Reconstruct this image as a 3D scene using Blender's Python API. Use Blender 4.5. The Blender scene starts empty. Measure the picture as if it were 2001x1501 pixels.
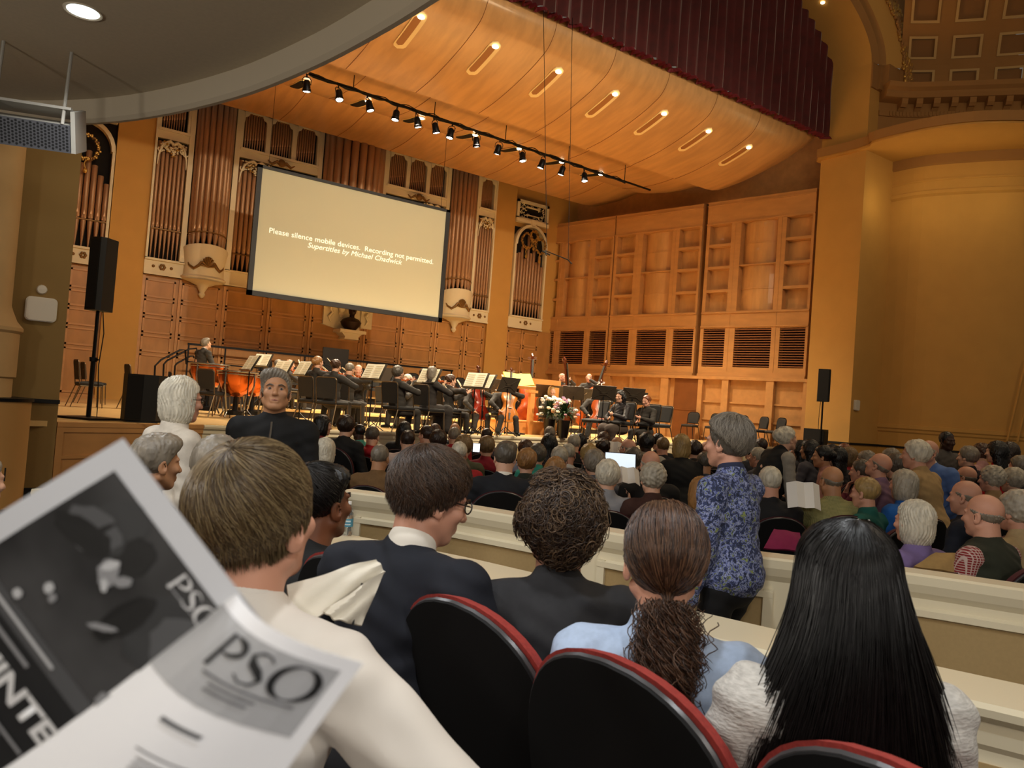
import bpy, math, random
import numpy as np
from mathutils import Vector, Matrix, Euler
random.seed(7)
SC = bpy.context.scene
COL = SC.collection
pi = math.pi
sin, cos, rad = math.sin, math.cos, math.radians

# ---------------------------------------------------------------- camera
FPX = 1503.0
ROLL, YAW, PITCH = rad(4.26), rad(35), rad(1.75)
CAM = (0.0, 0.0, 1.6)
Fv = Vector((sin(YAW)*cos(PITCH), cos(YAW)*cos(PITCH), sin(PITCH)))
Uv = Vector((-sin(PITCH)*sin(YAW), -sin(PITCH)*cos(YAW), cos(PITCH)))
Rv = Vector((cos(YAW), -sin(YAW), 0))
rc = Rv*cos(ROLL) + Uv*sin(ROLL)
uc = -Rv*sin(ROLL) + Uv*cos(ROLL)
cd = bpy.data.cameras.new('camera')
cam = bpy.data.objects.new('camera', cd)
COL.objects.link(cam)
cd.sensor_width = 36
cd.lens = FPX/2001*36
cd.clip_start = 0.05
cd.clip_end = 200
M = Matrix((( rc.x, uc.x, -Fv.x, CAM[0]), (rc.y, uc.y, -Fv.y, CAM[1]), (rc.z, uc.z, -Fv.z, CAM[2]), (0, 0, 0, 1)))
cam.matrix_world = M
cd.dof.use_dof = True
cd.dof.focus_distance = 9.0
cd.dof.aperture_fstop = 9.0
SC.camera = cam

# ---------------------------------------------------------------- world, exposure
SC.view_settings.view_transform = 'Standard'
SC.view_settings.look = 'None'
SC.view_settings.gamma = 1
SC.view_settings.use_curve_mapping = False
SC.view_settings.exposure = 0.0
wd = bpy.data.worlds.new('hall_air')
SC.world = wd
wd.use_nodes = True
wd.node_tree.nodes['Background'].inputs[0].default_value = (1.0, 0.86, 0.68, 1)
wd.node_tree.nodes['Background'].inputs[1].default_value = 0.12

def srgb(h):
    v = [int(h[i:i+2], 16)/255 for i in (0, 2, 4)]
    return tuple(c/12.92 if c <= 0.04045 else ((c+0.055)/1.055)**2.4 for c in v)

def light(kind, name, loc, energy, color, aim=None, **kw):
    d = bpy.data.lights.new(name, kind)
    d.energy = energy
    d.color = color
    for k, v in kw.items():
        setattr(d, k, v)
    o = bpy.data.objects.new(name, d)
    COL.objects.link(o)
    o.location = loc
    if aim is not None:
        o.rotation_euler = (Vector(aim)-Vector(loc)).to_track_quat('-Z', 'Y').to_euler()
    return o

WARM = (1.0, 0.77, 0.48)
STG = (1.0, 0.83, 0.60)
# unseen point lamps added above the main floor for general hall light
for (x, y, e) in ((13, 5, 350), (7, 4, 310), (15, 0, 260), (9, -3, 250)):
    light('POINT', 'hall_light', (x, y, 9.0), e, WARM, shadow_soft_size=0.8)
# stage wash from the pipe of spotlights and the canopy recesses
LT = [6.6, 7.15, 7.9, 8.5, 9.3, 9.95, 10.6, 11.3, 12.0, 12.8, 13.6, 14.4, 15.2, 16.0]
for i, x in enumerate((7.0, 8.9, 10.8, 12.6, 14.4, 16.2)):
    light('SPOT', 'stage_spot', (x, 17.9, 8.8), 2300, STG, (x-0.2, 15.6, 1.0), spot_size=rad(95), spot_blend=0.8, shadow_soft_size=0.12)
for x in (6.5, 10.5, 14.0, 17.0):
    light('SPOT', 'canopy_spot', (x, 15.0, 9.3), 1150 if x < 16 else 560, STG, (x, 15.6, 1.0), spot_size=rad(110), spot_blend=0.9, shadow_soft_size=0.15)
# front of house spots aimed at the stage and the canopy glow above it
for x in (3.5, 9.5, 15.5):
    light('SPOT', 'house_spot', (x, 2.0, 11.0), 2400, STG, (9.6+(x-9.6)*0.7, 19.5, 3.2), spot_size=rad(62), spot_blend=0.9, shadow_soft_size=0.2)
for x in (4.5, 9.5, 14.5):
    light('SPOT', 'front_spot', (x, 2.5, 11.0), 3800, STG, (6.8+(x-4.5)*0.75, 15.6, 1.7), spot_size=rad(34), spot_blend=0.7, shadow_soft_size=0.2)
# neutral downlights under the balcony (one is in view)
DOWN = [(0.41, 5.83), (-0.6, 2.3), (0.9, 1.4), (0.55, -0.9), (-1.6, 4.6)]
for (x, y) in DOWN:
    light('SPOT', 'balcony_downlight', (x, y, 3.9), 110, (0.95, 0.97, 0.98), (x, y, 0), spot_size=rad(150), spot_blend=0.7, shadow_soft_size=0.09)
# unseen fill lamps added behind the camera to brighten the balcony ceiling
for p in ((-2.6, -1.5, 2.7), (-3.2, 3.5, 2.7), (0.6, -3.0, 2.7)):
    light('POINT', 'rear_fill', p, 150, (1.0, 0.93, 0.84), shadow_soft_size=0.25)
# cove lamps that wash the side niche and its soffit
for (x, y) in ((20.9, 11.7), (21.1, 10.4), (21.9, 9.2)):
    light('POINT', 'cove_lamp', (x, y, 8.3), 12, (1.0, 0.76, 0.34), shadow_soft_size=0.5)

# ---------------------------------------------------------------- image ray helpers (pixel of the 2001x1501 frame -> place)
def ray(px, py):
    u = px-1000.5; v = py-750.5
    return rc*u - uc*v + Fv*FPX
def Pd(px, py, d): return Vector(CAM) + ray(px, py)*(d/FPX)
def Pz(px, py, z): r = ray(px, py); return Vector(CAM) + r*((z-CAM[2])/r.z)
def Py(px, py, y): r = ray(px, py); return Vector(CAM) + r*(y/r.y)
def Px(px, py, x): r = ray(px, py); return Vector(CAM) + r*(x/r.x)

# ---------------------------------------------------------------- materials
MATS = {}
def mat(name, col, rough=0.6, metal=0.0, spec=0.4, emit=None, estr=1.0, noise=0.0, nscale=8.0, stretch=(1, 1, 1), bump=0.0, alpha=None, trans=0.0, sheen=0.0, coat=0.0, col2=None):
    if name in MATS: return MATS[name]
    m = bpy.data.materials.new(name)
    m.use_nodes = True
    nt = m.node_tree
    b = nt.nodes['Principled BSDF']
    c = srgb(col) if isinstance(col, str) else col
    b.inputs['Base Color'].default_value = (*c, 1)
    b.inputs['Roughness'].default_value = rough
    b.inputs['Metallic'].default_value = metal
    b.inputs['Specular IOR Level'].default_value = spec
    b.inputs['Transmission Weight'].default_value = trans
    b.inputs['Sheen Weight'].default_value = sheen
    b.inputs['Coat Weight'].default_value = coat
    m.diffuse_color = (*c, 1)
    if emit is not None:
        b.inputs['Emission Color'].default_value = (*(srgb(emit) if isinstance(emit, str) else emit), 1)
        b.inputs['Emission Strength'].default_value = estr
    if noise or bump:
        tc = nt.nodes.new('ShaderNodeTexCoord')
        mp = nt.nodes.new('ShaderNodeMapping')
        mp.inputs['Scale'].default_value = stretch
        nz = nt.nodes.new('ShaderNodeTexNoise')
        nz.inputs['Scale'].default_value = nscale
        nz.inputs['Detail'].default_value = 4
        nt.links.new(tc.outputs['Object'], mp.inputs[0])
        nt.links.new(mp.outputs[0], nz.inputs['Vector'])
        if noise:
            rp = nt.nodes.new('ShaderNodeValToRGB')
            c2 = (srgb(col2) if isinstance(col2, str) else col2) if col2 else tuple(x*(1-noise) for x in c)
            rp.color_ramp.elements[0].position = 0.35
            rp.color_ramp.elements[1].position = 0.65
            rp.color_ramp.elements[0].color = (*c2, 1)
            rp.color_ramp.elements[1].color = (*c, 1)
            nt.links.new(nz.outputs['Fac'], rp.inputs[0])
            nt.links.new(rp.outputs[0], b.inputs['Base Color'])
        if bump:
            bm_ = nt.nodes.new('ShaderNodeBump')
            bm_.inputs['Strength'].default_value = bump
            bm_.inputs['Distance'].default_value = 0.01
            nt.links.new(nz.outputs['Fac'], bm_.inputs['Height'])
            nt.links.new(bm_.outputs[0], b.inputs['Normal'])
    MATS[name] = m
    return m

maple = mat('maple_panel', 'cd9a60', 0.38, noise=0.22, nscale=3.5, stretch=(1, 1, 0.25), coat=0.15)
maple_d = mat('maple_frame', 'c48f57', 0.4, noise=0.15, nscale=5, stretch=(0.3, 1, 1))
canopy_m = mat('canopy_maple', 'd3a169', 0.28, noise=0.18, nscale=2.2, stretch=(2.2, 0.35, 1), coat=0.2)
wains = mat('wainscot_maple', 'b98449', 0.4, noise=0.22, nscale=3, stretch=(1, 1, 0.4))
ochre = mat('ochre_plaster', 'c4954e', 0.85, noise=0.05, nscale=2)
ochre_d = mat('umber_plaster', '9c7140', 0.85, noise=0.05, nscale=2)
cream = mat('cream_paint', 'dccfae', 0.6)
cream2 = mat('cream_gloss_rail', 'ded3b6', 0.35)
tan_panel = mat('tan_panel', 'a98f62', 0.8, noise=0.06, nscale=60)
grey_ceil = mat('balcony_plaster', 'cdbfa4', 0.9, noise=0.05, nscale=30)
grey_lip = mat('balcony_lip', 'c4b69d', 0.8)
pipe_m = mat('organ_pipe_bronze', 'a98260', 0.42, metal=0.4)
gold = mat('gilt', 'b98f45', 0.38, metal=0.6)
black = mat('matte_black', '0b0b0c', 0.7)
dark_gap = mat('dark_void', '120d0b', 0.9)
blk_metal = mat('black_metal', '17171a', 0.4, metal=0.6)
stage_wood = mat('stage_boards', 'e3bd7f', 0.33, noise=0.12, nscale=2.0, stretch=(0.4, 6, 1), coat=0.2)
velvet = mat('curtain_velvet', '52090d', 0.8, sheen=0.5, noise=0.3, nscale=4)
carpet = mat('carpet', '2e2018', 0.95, noise=0.3, nscale=60)

# ---------------------------------------------------------------- mesh building
WM = {}
def wm(o):
    return WM.get(o.name, Matrix.Identity(4)) if o is not None else Matrix.Identity(4)

def setprops(o, label=None, cat=None, group=None, kind=None):
    if label: o['label'] = label
    if cat: o['category'] = cat
    if group: o['group'] = group
    if kind: o['kind'] = kind
    return o

def empty(name, loc=(0, 0, 0), rz=0.0, label=None, cat=None, group=None, kind=None):
    o = bpy.data.objects.new(name, None)
    COL.objects.link(o)
    o.empty_display_size = 0.1
    o.location = loc
    o.rotation_euler = (0, 0, rz)
    WM[o.name] = Matrix.Translation(Vector(loc)) @ Matrix.Rotation(rz, 4, 'Z')
    return setprops(o, label, cat, group, kind)

def link_mesh(name, V, Fc, mats, parent=None, local=True, fm=None, smooth=False, label=None, cat=None, group=None, kind=None):
    me = bpy.data.meshes.new(name)
    V = np.asarray(V, dtype=np.float64).reshape(-1, 3)
    if parent is not None and not local:
        Mi = np.array(wm(parent).inverted())
        V = V @ Mi[:3, :3].T + Mi[:3, 3]
    me.from_pydata(V.tolist() if not isinstance(Fc, np.ndarray) else [], [], Fc if not isinstance(Fc, np.ndarray) else [])
    if isinstance(Fc, np.ndarray):
        n = len(Fc)
        me.vertices.add(len(V)); me.vertices.foreach_set('co', V.astype(np.float32).ravel())
        me.loops.add(n*4); me.loops.foreach_set('vertex_index', Fc.astype(np.int32).ravel())
        me.polygons.add(n); me.polygons.foreach_set('loop_start', np.arange(0, n*4, 4, dtype=np.int32))
        me.update(calc_edges=True)
    if not isinstance(mats, (list, tuple)): mats = [mats]
    for m in mats: me.materials.append(m)
    if fm is not None: me.polygons.foreach_set('material_index', np.asarray(fm, dtype=np.int32))
    if smooth: me.polygons.foreach_set('use_smooth', np.ones(len(me.polygons), dtype=bool))
    me.update()
    o = bpy.data.objects.new(name, me)
    COL.objects.link(o)
    if parent is not None:
        o.parent = parent
    return setprops(o, label, cat, group, kind)

class MB:
    def __init__(s):
        s.v = []; s.f = []; s.m = []
        s.T = Matrix.Identity(4)
    def add(s, vs, fs, mi=0):
        n = len(s.v)
        T = s.T
        for p in vs:
            q = T @ Vector(p)
            s.v.append((q.x, q.y, q.z))
        for f in fs:
            s.f.append(tuple(n+i for i in f)); s.m.append(mi)
        return s
    def box(s, a, b, mi=0, bev=0):
        x0, y0, z0 = [min(a[i], b[i]) for i in range(3)]
        x1, y1, z1 = [max(a[i], b[i]) for i in range(3)]
        if bev:
            e = min(bev, (x1-x0)/2.01, (y1-y0)/2.01, (z1-z0)/2.01)
            vs = []
            for z, d in ((z0, e), (z0+e, 0), (z1-e, 0), (z1, e)):
                vs += [(x0+d+(e if d == 0 else 0)*0, y0+d, z), (x1-d, y0+d, z), (x1-d, y1-d, z), (x0+d, y1-d, z)]
            fs = [(3, 2, 1, 0), (12, 13, 14, 15)]
            for k in range(3):
                for i in range(4):
                    j = (i+1) % 4
                    fs.append((k*4+i, k*4+j, k*4+4+j, k*4+4+i))
            return s.add(vs, fs, mi)
        vs = [(x0, y0, z0), (x1, y0, z0), (x1, y1, z0), (x0, y1, z0), (x0, y0, z1), (x1, y0, z1), (x1, y1, z1), (x0, y1, z1)]
        return s.add(vs, [(3, 2, 1, 0), (4, 5, 6, 7), (0, 1, 5, 4), (1, 2, 6, 5), (2, 3, 7, 6), (3, 0, 4, 7)], mi)
    def cb(s, c, d, mi=0, bev=0):
        return s.box((c[0]-d[0]/2, c[1]-d[1]/2, c[2]-d[2]/2), (c[0]+d[0]/2, c[1]+d[1]/2, c[2]+d[2]/2), mi, bev)
    def rod(s, a, b, ra, rb=None, n=8, mi=0, cap=True):
        rb = ra if rb is None else rb
        a = Vector(a); b = Vector(b); d = (b-a)
        if d.length < 1e-7: return s
        d.normalize()
        x = d.orthogonal().normalized(); y = d.cross(x)
        vs = []
        for c, r in ((a, ra), (b, rb)):
            for i in range(n):
                t = 2*pi*i/n
                vs.append(c + x*(r*cos(t)) + y*(r*sin(t)))
        fs = [(i, (i+1) % n, n+(i+1) % n, n+i) for i in range(n)]
        if cap: fs += [tuple(range(n-1, -1, -1)), tuple(range(n, 2*n))]
        return s.add(vs, fs, mi)
    def tube(s, pts, r, n=6, mi=0, closed=False, cap=True):
        pts = [Vector(p) for p in pts]
        N = len(pts)
        rs = r if isinstance(r, (list, tuple)) else [r]*N
        vs = []; up = None
        for i, p in enumerate(pts):
            if closed: d = pts[(i+1) % N]-pts[i-1]
            else: d = pts[min(i+1, N-1)]-pts[max(i-1, 0)]
            if d.length < 1e-9: d = Vector((0, 0, 1))
            d.normalize()
            if up is None: x = d.orthogonal().normalized()
            else:
                x = (up - d*up.dot(d))
                x = x.normalized() if x.length > 1e-6 else d.orthogonal().normalized()
            up = x; y = d.cross(x)
            for k in range(n):
                t = 2*pi*k/n
                vs.append(p + x*(rs[i]*cos(t)) + y*(rs[i]*sin(t)))
        fs = []
        for i in range(N if closed else N-1):
            j = (i+1) % N
            for k in range(n):
                l = (k+1) % n
                fs.append((i*n+k, i*n+l, j*n+l, j*n+k))
        if not closed and cap: fs += [tuple(range(n-1, -1, -1)), tuple(range((N-1)*n, N*n))]
        return s.add(vs, fs, mi)
    def lathe(s, prof, c=(0, 0, 0), n=16, mi=0, a0=0, a1=2*pi):
        full = abs(a1-a0-2*pi) < 1e-6
        K = n if full else n+1
        vs = []
        for (r, z) in prof:
            for i in range(K):
                t = a0+(a1-a0)*i/n
                vs.append((c[0]+r*cos(t), c[1]+r*sin(t), c[2]+z))
        fs = []
        for j in range(len(prof)-1):
            for i in range(n):
                k = (i+1) % K
                fs.append((j*K+i, j*K+k, j*K+K+k, j*K+K+i))
        return s.add(vs, fs, mi)
    def ball(s, c, r, n=10, mi=0):
        r = r if isinstance(r, (list, tuple)) else (r, r, r)
        m = max(4, n//2); vs = []; fs = []
        for j in range(m+1):
            p = pi*j/m
            for i in range(n):
                t = 2*pi*i/n
                vs.append((c[0]+r[0]*sin(p)*cos(t), c[1]+r[1]*sin(p)*sin(t), c[2]-r[2]*cos(p)))
        for j in range(m):
            for i in range(n):
                k = (i+1) % n
                fs.append((j*n+i, j*n+k, j*n+n+k, j*n+n+i))
        return s.add(vs, fs, mi)
    def prism(s, poly, h0, h1, axis='z', mi=0, nocap=False):
        n = len(poly)
        def P(p, h):
            return {'z': (p[0], p[1], h), 'y': (p[0], h, p[1]), 'x': (h, p[0], p[1])}[axis]
        vs = [P(p, h0) for p in poly]+[P(p, h1) for p in poly]
        fs = [(i, (i+1) % n, n+(i+1) % n, n+i) for i in range(n)]
        if not nocap: fs += [tuple(range(n-1, -1, -1)), tuple(range(n, 2*n))]
        return s.add(vs, fs, mi)
    def sweep(s, path, prof, mi=0, close=False, caps=True):
        # prof: (offset to the right of the path, z) ; path: plan points
        path = [Vector((p[0], p[1])) for p in path]
        N = len(path); K = len(prof); vs = []
        for i, p in enumerate(path):
            d = path[min(i+1, N-1)]-path[max(i-1, 0)]
            d.normalize()
            r = Vector((d.y, -d.x))
            for (o, z) in prof:
                q = p + r*o
                vs.append((q.x, q.y, z))
        fs = []
        for i in range(N-1):
            for k in range(K):
                l = (k+1) % K
                fs.append((i*K+k, i*K+l, (i+1)*K+l, (i+1)*K+k))
        if caps: fs += [tuple(range(K-1, -1, -1)), tuple(range((N-1)*K, N*K))]
        return s.add(vs, fs, mi)
    def build(s, name, mats, parent=None, local=True, smooth=False, **kw):
        o = link_mesh(name, s.v, s.f, mats, parent, local, s.m, smooth, **kw)
        o.data.validate()
        if smooth:
            import bmesh
            bm = bmesh.new(); bm.from_mesh(o.data)
            bmesh.ops.recalc_face_normals(bm, faces=bm.faces)
            for e in bm.edges:
                if len(e.link_faces) == 2 and e.calc_face_angle(0) > 0.7: e.smooth = False
            bm.to_mesh(o.data); bm.free()
        return o

def S(mb, name, m, **kw):
    return mb.build(name, m, kind='structure', **kw)

def copy_tree(o, parent=None, depth=0):
    c = o.copy()
    COL.objects.link(c)
    if parent is not None: c.parent = parent
    for ch in o.children: copy_tree(ch, c, depth+1)
    return c
# ================================================================ THE ROOM
def zf(x, y):            # the main floor dips towards the stage
    return 0.08 - 0.018*max(0.0, 0.57*x+0.82*y)

b = MB()
N = 12
vs = []; fs = []
for i in range(N+1):
    for j in range(N+1):
        x = -6 + 36*i/N; y = -8 + 24*j/N
        vs.append((x, y, zf(x, y)))
for i in range(N):
    for j in range(N):
        a = i*(N+1)+j
        fs.append((a, a+N+1, a+N+2, a+1))
b.add(vs, fs)
S(b, 'floor', carpet)
# raised seating floor of the boxes where the camera stands
b = MB()
ZL, ZR = 0.80, 0.95      # tops of the ledge and of the front box wall
def plan(pxs, z): return [tuple(Pz(a, c, z))[:2] for a, c in pxs]
path2 = plan([(612, 1031), (650, 1038), (800, 1066), (947, 1096), (1231, 1163), (1500, 1225), (1765, 1286), (2001, 1337)], ZL)
d_ = Vector(path2[-1])-Vector(path2[-2]); path2 += [tuple(Vector(path2[-1])+d_*2.0), tuple(Vector(path2[-1])+d_*4.5)]
path1 = plan([(690, 955), (850, 975), (1000, 998), (1270, 1043), (1420, 1068), (1600, 1090), (1765, 1107), (2001, 1140)], ZR)
d_ = Vector(path1[-1])-Vector(path1[-2]); path1 += [tuple(Vector(path1[-1])+d_*1.0), tuple(Vector(path1[-1])+d_*2.2)]
poly = [(-3, path2[-1][1])] + path2[::-1] + [(-3, path2[0][1])]
b.prism(poly, 0.0, 0.18)
S(b, 'floor_box_tier', carpet)

# ---- low walls of the boxes
def smooth_path(p, n=6):
    out = []
    P = [Vector(q) for q in p]
    for i in range(len(P)-1):
        p0 = P[max(i-1, 0)]; p1 = P[i]; p2 = P[i+1]; p3 = P[min(i+2, len(P)-1)]
        for k in range(n):
            t = k/n
            q = 0.5*((2*p1)+(p2-p0)*t+(2*p0-5*p1+4*p2-p3)*t*t+(3*p1-p0-3*p2+p3)*t**3)
            out.append(tuple(q))
    out.append(tuple(P[-1]))
    return out

# near wall with a wide ledge
pth = smooth_path(path2)
b = MB()
# offsets: right of the path = towards the camera when path runs from far to near
b.sweep(pth, [(0.0, ZL-0.015), (0.0, ZL-0.04), (0.03, ZL-0.06), (0.03, 0.0), (0.27, 0.0), (0.27, ZL-0.075), (0.30, ZL-0.06), (0.335, ZL-0.04), (0.34, ZL-0.015), (0.325, ZL), (0.01, ZL)])
b.sweep(pth, [(0.271, ZL-0.16), (0.285, ZL-0.14), (0.285, ZL-0.10), (0.271, ZL-0.075)])
S(b, 'wall_box_ledge', cream2)
b = MB(); b.sweep(pth, [(0.2705, 0.22), (0.277, 0.22), (0.277, 0.60), (0.2705, 0.60)])
S(b, 'trim_1', tan_panel)
pth = smooth_path(path1, 8)
b = MB()
b.sweep(pth, [(0.0, ZR-0.01), (0.0, ZR-0.05), (0.03, ZR-0.07), (0.03, 0), (0.15, 0), (0.15, ZR-0.12), (0.17, ZR-0.09), (0.185, ZR-0.05), (0.185, ZR-0.01), (0.17, ZR), (0.01, ZR)])
S(b, 'wall_box_front', cream2)
b = MB(); b.sweep(plan([(60, 955), (115, 951), (230, 948), (330, 965)], 0.80), [(0, 0.77), (0.02, 0.74), (0.02, 0), (0.14, 0), (0.14, 0.74), (0.17, 0.77), (0.16, 0.80), (0.01, 0.80)])
S(b, 'wall_box_left', cream2)
# panels on the front wall, its aisle side
def plan_point(pth, s):
    acc = 0
    for i in range(len(pth)-1):
        a = Vector(pth[i][:2]); c = Vector(pth[i+1][:2]); l = (c-a).length
        if acc+l >= s: return a+(c-a)*((s-acc)/l), (c-a).normalized()
        acc += l
    return Vector(pth[-1][:2]), (c-a).normalized()
def sub_path(pth, s0, s1, n=10):
    return [tuple(plan_point(pth, s0+(s1-s0)*i/n)[0]) for i in range(n+1)]
bf = MB(); bi = MB()
s0 = 0.10
def s_at(px_):
    best = (9e9, 0); acc = 0
    for i in range(len(pth)-1):
        A_, B_ = Vector(pth[i]), Vector(pth[i+1])
        for k in range(6):
            q = A_.lerp(B_, k/6); d_ = Vector((q.x, q.y, ZR))-Vector(CAM)
            u_ = 1000.5+FPX*d_.dot(rc)/d_.dot(Fv)
            if abs(u_-px_) < best[0]: best = (abs(u_-px_), acc+(q-A_).length)
        acc += (B_-A_).length
    return best[1]
edges = [(s_at(722), s_at(1140)), (s_at(1200), s_at(1512)), (s_at(1575), s_at(2060))]
for (a, c) in edges:
    sp = sub_path(pth, a, c)
    bi.sweep(sp, [(0.151, 0.16), (0.154, 0.16), (0.154, 0.74), (0.151, 0.74)])
    for (z0, z1) in ((0.74, 0.79), (0.10, 0.16)):
        bf.sweep(sp, [(0.15, z0), (0.175, z0+0.01), (0.175, z1-0.01), (0.15, z1)])
    for (u0, u1) in ((a-0.0, a+0.045), (c-0.045, c)):
        bf.sweep(sub_path(pth, u0, u1, 2), [(0.15, 0.10), (0.172, 0.10), (0.172, 0.79), (0.15, 0.79)])
S(bf, 'trim_2', cream2); S(bi, 'trim_3', tan_panel)

# ---- stage deck
lip = [(2.92, 12.25), (4.64, 12.60), (6.7, 13.0), (9.4, 13.5), (11.0, 13.62), (13.63, 13.9), (16.93, 14.4), (20.45, 14.75)]
deck = [(0.6, 11.15), (2.12, 11.85)] + lip + [(20.8, 14.8), (20.8, 24.0), (-0.5, 24.0), (-0.5, 11.15)]
b = MB(); b.prism(deck, 0.93, 1.0)
S(b, 'floor_stage', stage_wood)
b = MB()
lp = smooth_path(lip, 3)
b.sweep(lp, [(-0.03, 0.99), (0.05, 0.99), (0.06, 0.96), (0.05, 0.93), (0.02, 0.91), (0.02, 0.86), (0.0, 0.84), (0, -0.4), (-0.03, -0.4)])
S(b, 'wall_stage_front', cream)
b = MB(); bt = MB()
L = sum((Vector(lp[i+1])-Vector(lp[i])).length for i in range(len(lp)-1))
s0 = 0.15
while s0+1.2 < L:
    sp = sub_path(lp, s0, s0+1.15, 3)
    b.sweep(sp, [(0.001, -0.1), (0.006, -0.1), (0.006, 0.72), (0.001, 0.72)])
    bt.sweep(sub_path(lp, s0+1.18, s0+1.30, 1), [(0.001, -0.3), (0.02, -0.3), (0.02, 0.84), (0.001, 0.84)])
    s0 += 1.33
S(b, 'trim_4', tan_panel); S(bt, 'trim_5', cream)
# wooden side block of the stage at the left
b = MB()
b.sweep([(0.92, 11.29), (2.12, 11.85), (2.92, 12.25)], [(-0.02, 0.99), (0.03, 0.99), (0.03, 0.93), (0, 0.93), (0, -0.3), (-0.02, -0.3)])
for (z0, z1) in ((0.02, 0.07), (0.52, 0.56), (0.86, 0.93)):
    b.sweep([(0.92, 11.29), (2.12, 11.85), (2.92, 12.25)], [(0, z0), (0.02, z0), (0.02, z1), (0, z1)])
for t in (0.0, 0.93, 1.0):
    q = Vector((0.92, 11.29)).lerp(Vector((2.12, 11.85)), t)
    d = Vector((1.2, 0.56)).normalized()
    q2 = q+d*0.09
    b.sweep([tuple(q), tuple(q2)], [(0, -0.3), (0.022, -0.3), (0.022, 0.93), (0, 0.93)])
S(b, 'wall_stage_side', maple_d)

# ---- back wall of the stage
b = MB(); b.box((-1, 24.0, 0.9), (22, 24.2, 13))
S(b, 'wall_back', ochre)
def wood_wall(x0, x1, cols):
    b = MB(); f = MB()
    b.box((x0, 23.96, 1.0), (x1, 24.0, 4.62))
    rows = [(1.12, 2.35), (2.42, 2.90), (2.96, 3.42), (3.48, 3.92), (3.98, 4.50)]
    for (a, c) in cols:
        for (z0, z1) in rows:
            g = 0.05
            f.box((a, 23.93, z0), (c, 23.96, z0+g)); f.box((a, 23.93, z1-g), (c, 23.96, z1))
            f.box((a, 23.93, z0), (a+g, 23.96, z1)); f.box((c-g, 23.93, z0), (c, 23.96, z1))
    f.box((x0, 23.90, 1.0), (x1, 23.96, 1.1))
    for (a, c) in cols: f.box((a-0.09, 23.92, 1.0), (a-0.02, 23.96, 4.6))
    return b, f
cs = [(3.82, 4.62), (4.80, 5.85), (6.05, 7.2), (7.4, 8.55), (8.75, 10.45), (10.65, 11.8), (12.0, 13.15), (13.35, 14.4), (14.58, 15.28)]
b, f = wood_wall(3.72, 15.38, cs); S(b, 'wall_back_wainscot', wains); S(f, 'trim_6', maple_d)
b, f = wood_wall(-0.5, 2.78, [(0.1, 1.2), (1.35, 1.85), (1.95, 2.7)]); S(b, 'wall_back_wainscot_left', wains); S(f, 'trim_7', maple_d)
b, f = wood_wall(16.3, 18.5, [(16.4, 17.05), (17.12, 17.8)]); S(b, 'wall_back_wainscot_right', wains); S(f, 'trim_8', maple_d)
b = MB()
b.box((2.78, 23.86, 1.0), (3.72, 24.0, 12)); b.box((15.38, 23.86, 1.0), (16.30, 24.0, 12))
S(b, 'wall_back_pilasters', ochre)

# ---- right shell wall base, doors and the wood wall above
def side_pt(t, off=0.0):   # t 0 at the back corner .. 1 at the proscenium; off towards the stage centre
    A = Vector((18.3, 24.63)); B = Vector((20.61, 13.95))
    d = (B-A); n = Vector((d.y, -d.x)).normalized()
    if n.x > 0: n = -n
    q = A+d*t+n*off
    return (q.x, q.y)
SA = Vector((18.3, 24.63)); SB = Vector((20.61, 13.95)); SL = (SB-SA).length
SANG = math.atan2((SB-SA).y, (SB-SA).x)
b = MB(); b.T = Matrix.Translation((18.3, 24.63, 0)) @ Matrix.Rotation(SANG, 4, 'Z')
# local: x along the wall, -y? normal: stage side is local -y or +y
q = Matrix.Rotation(-SANG, 4, 'Z') @ Vector((-1, 0, 0))
SN = 1 if q.y > 0 else -1
b.box((0, -SN*0.05, 1.0), (SL+0.3, -SN*0.25, 3.1))
b.box((-1.0, -SN*0.95, 9.22), (SL+0.9, -SN*1.05, 13.0))
S(b, 'wall_stage_right', maple_d)
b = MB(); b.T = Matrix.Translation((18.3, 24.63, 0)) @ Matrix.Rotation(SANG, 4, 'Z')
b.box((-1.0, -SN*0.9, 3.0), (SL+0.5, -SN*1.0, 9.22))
S(b, 'wall_stage_void', dark_gap)  # near-black sheet stands in for the shaded gap behind the shell panels

# ---- proscenium: reveal, arch, hall side
XR = 20.5
ochre_r = ochre
b = MB()
b.box((XR, 12.4, -0.3), (XR+0.5, 13.85, 12.3))
b.box((XR+0.49, 12.403, -0.3), (XR+3.0, 12.55, 9.8))
S(b, 'wall_proscenium_right', ochre)
# arch soffit
cx, rx, rz0, zs = 9.6, 10.9, 3.0, 12.3
def archpt(t, rx_, rz_): return (cx+rx_*cos(t), zs+rz_*sin(t))
b = MB()
NT = 40
vs = []; fs = []
for i in range(NT+1):
    t = pi*i/NT
    x, z = archpt(t, rx, rz0)
    vs += [(x, 13.85, z), (x, 12.4, z), (x, 12.4, z)]
for i in range(NT):
    fs.append((i*3, i*3+1, i*3+4, i*3+3))
b.add(vs, fs)
S(b, 'wall_proscenium_arch', ochre, smooth=True)
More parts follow.
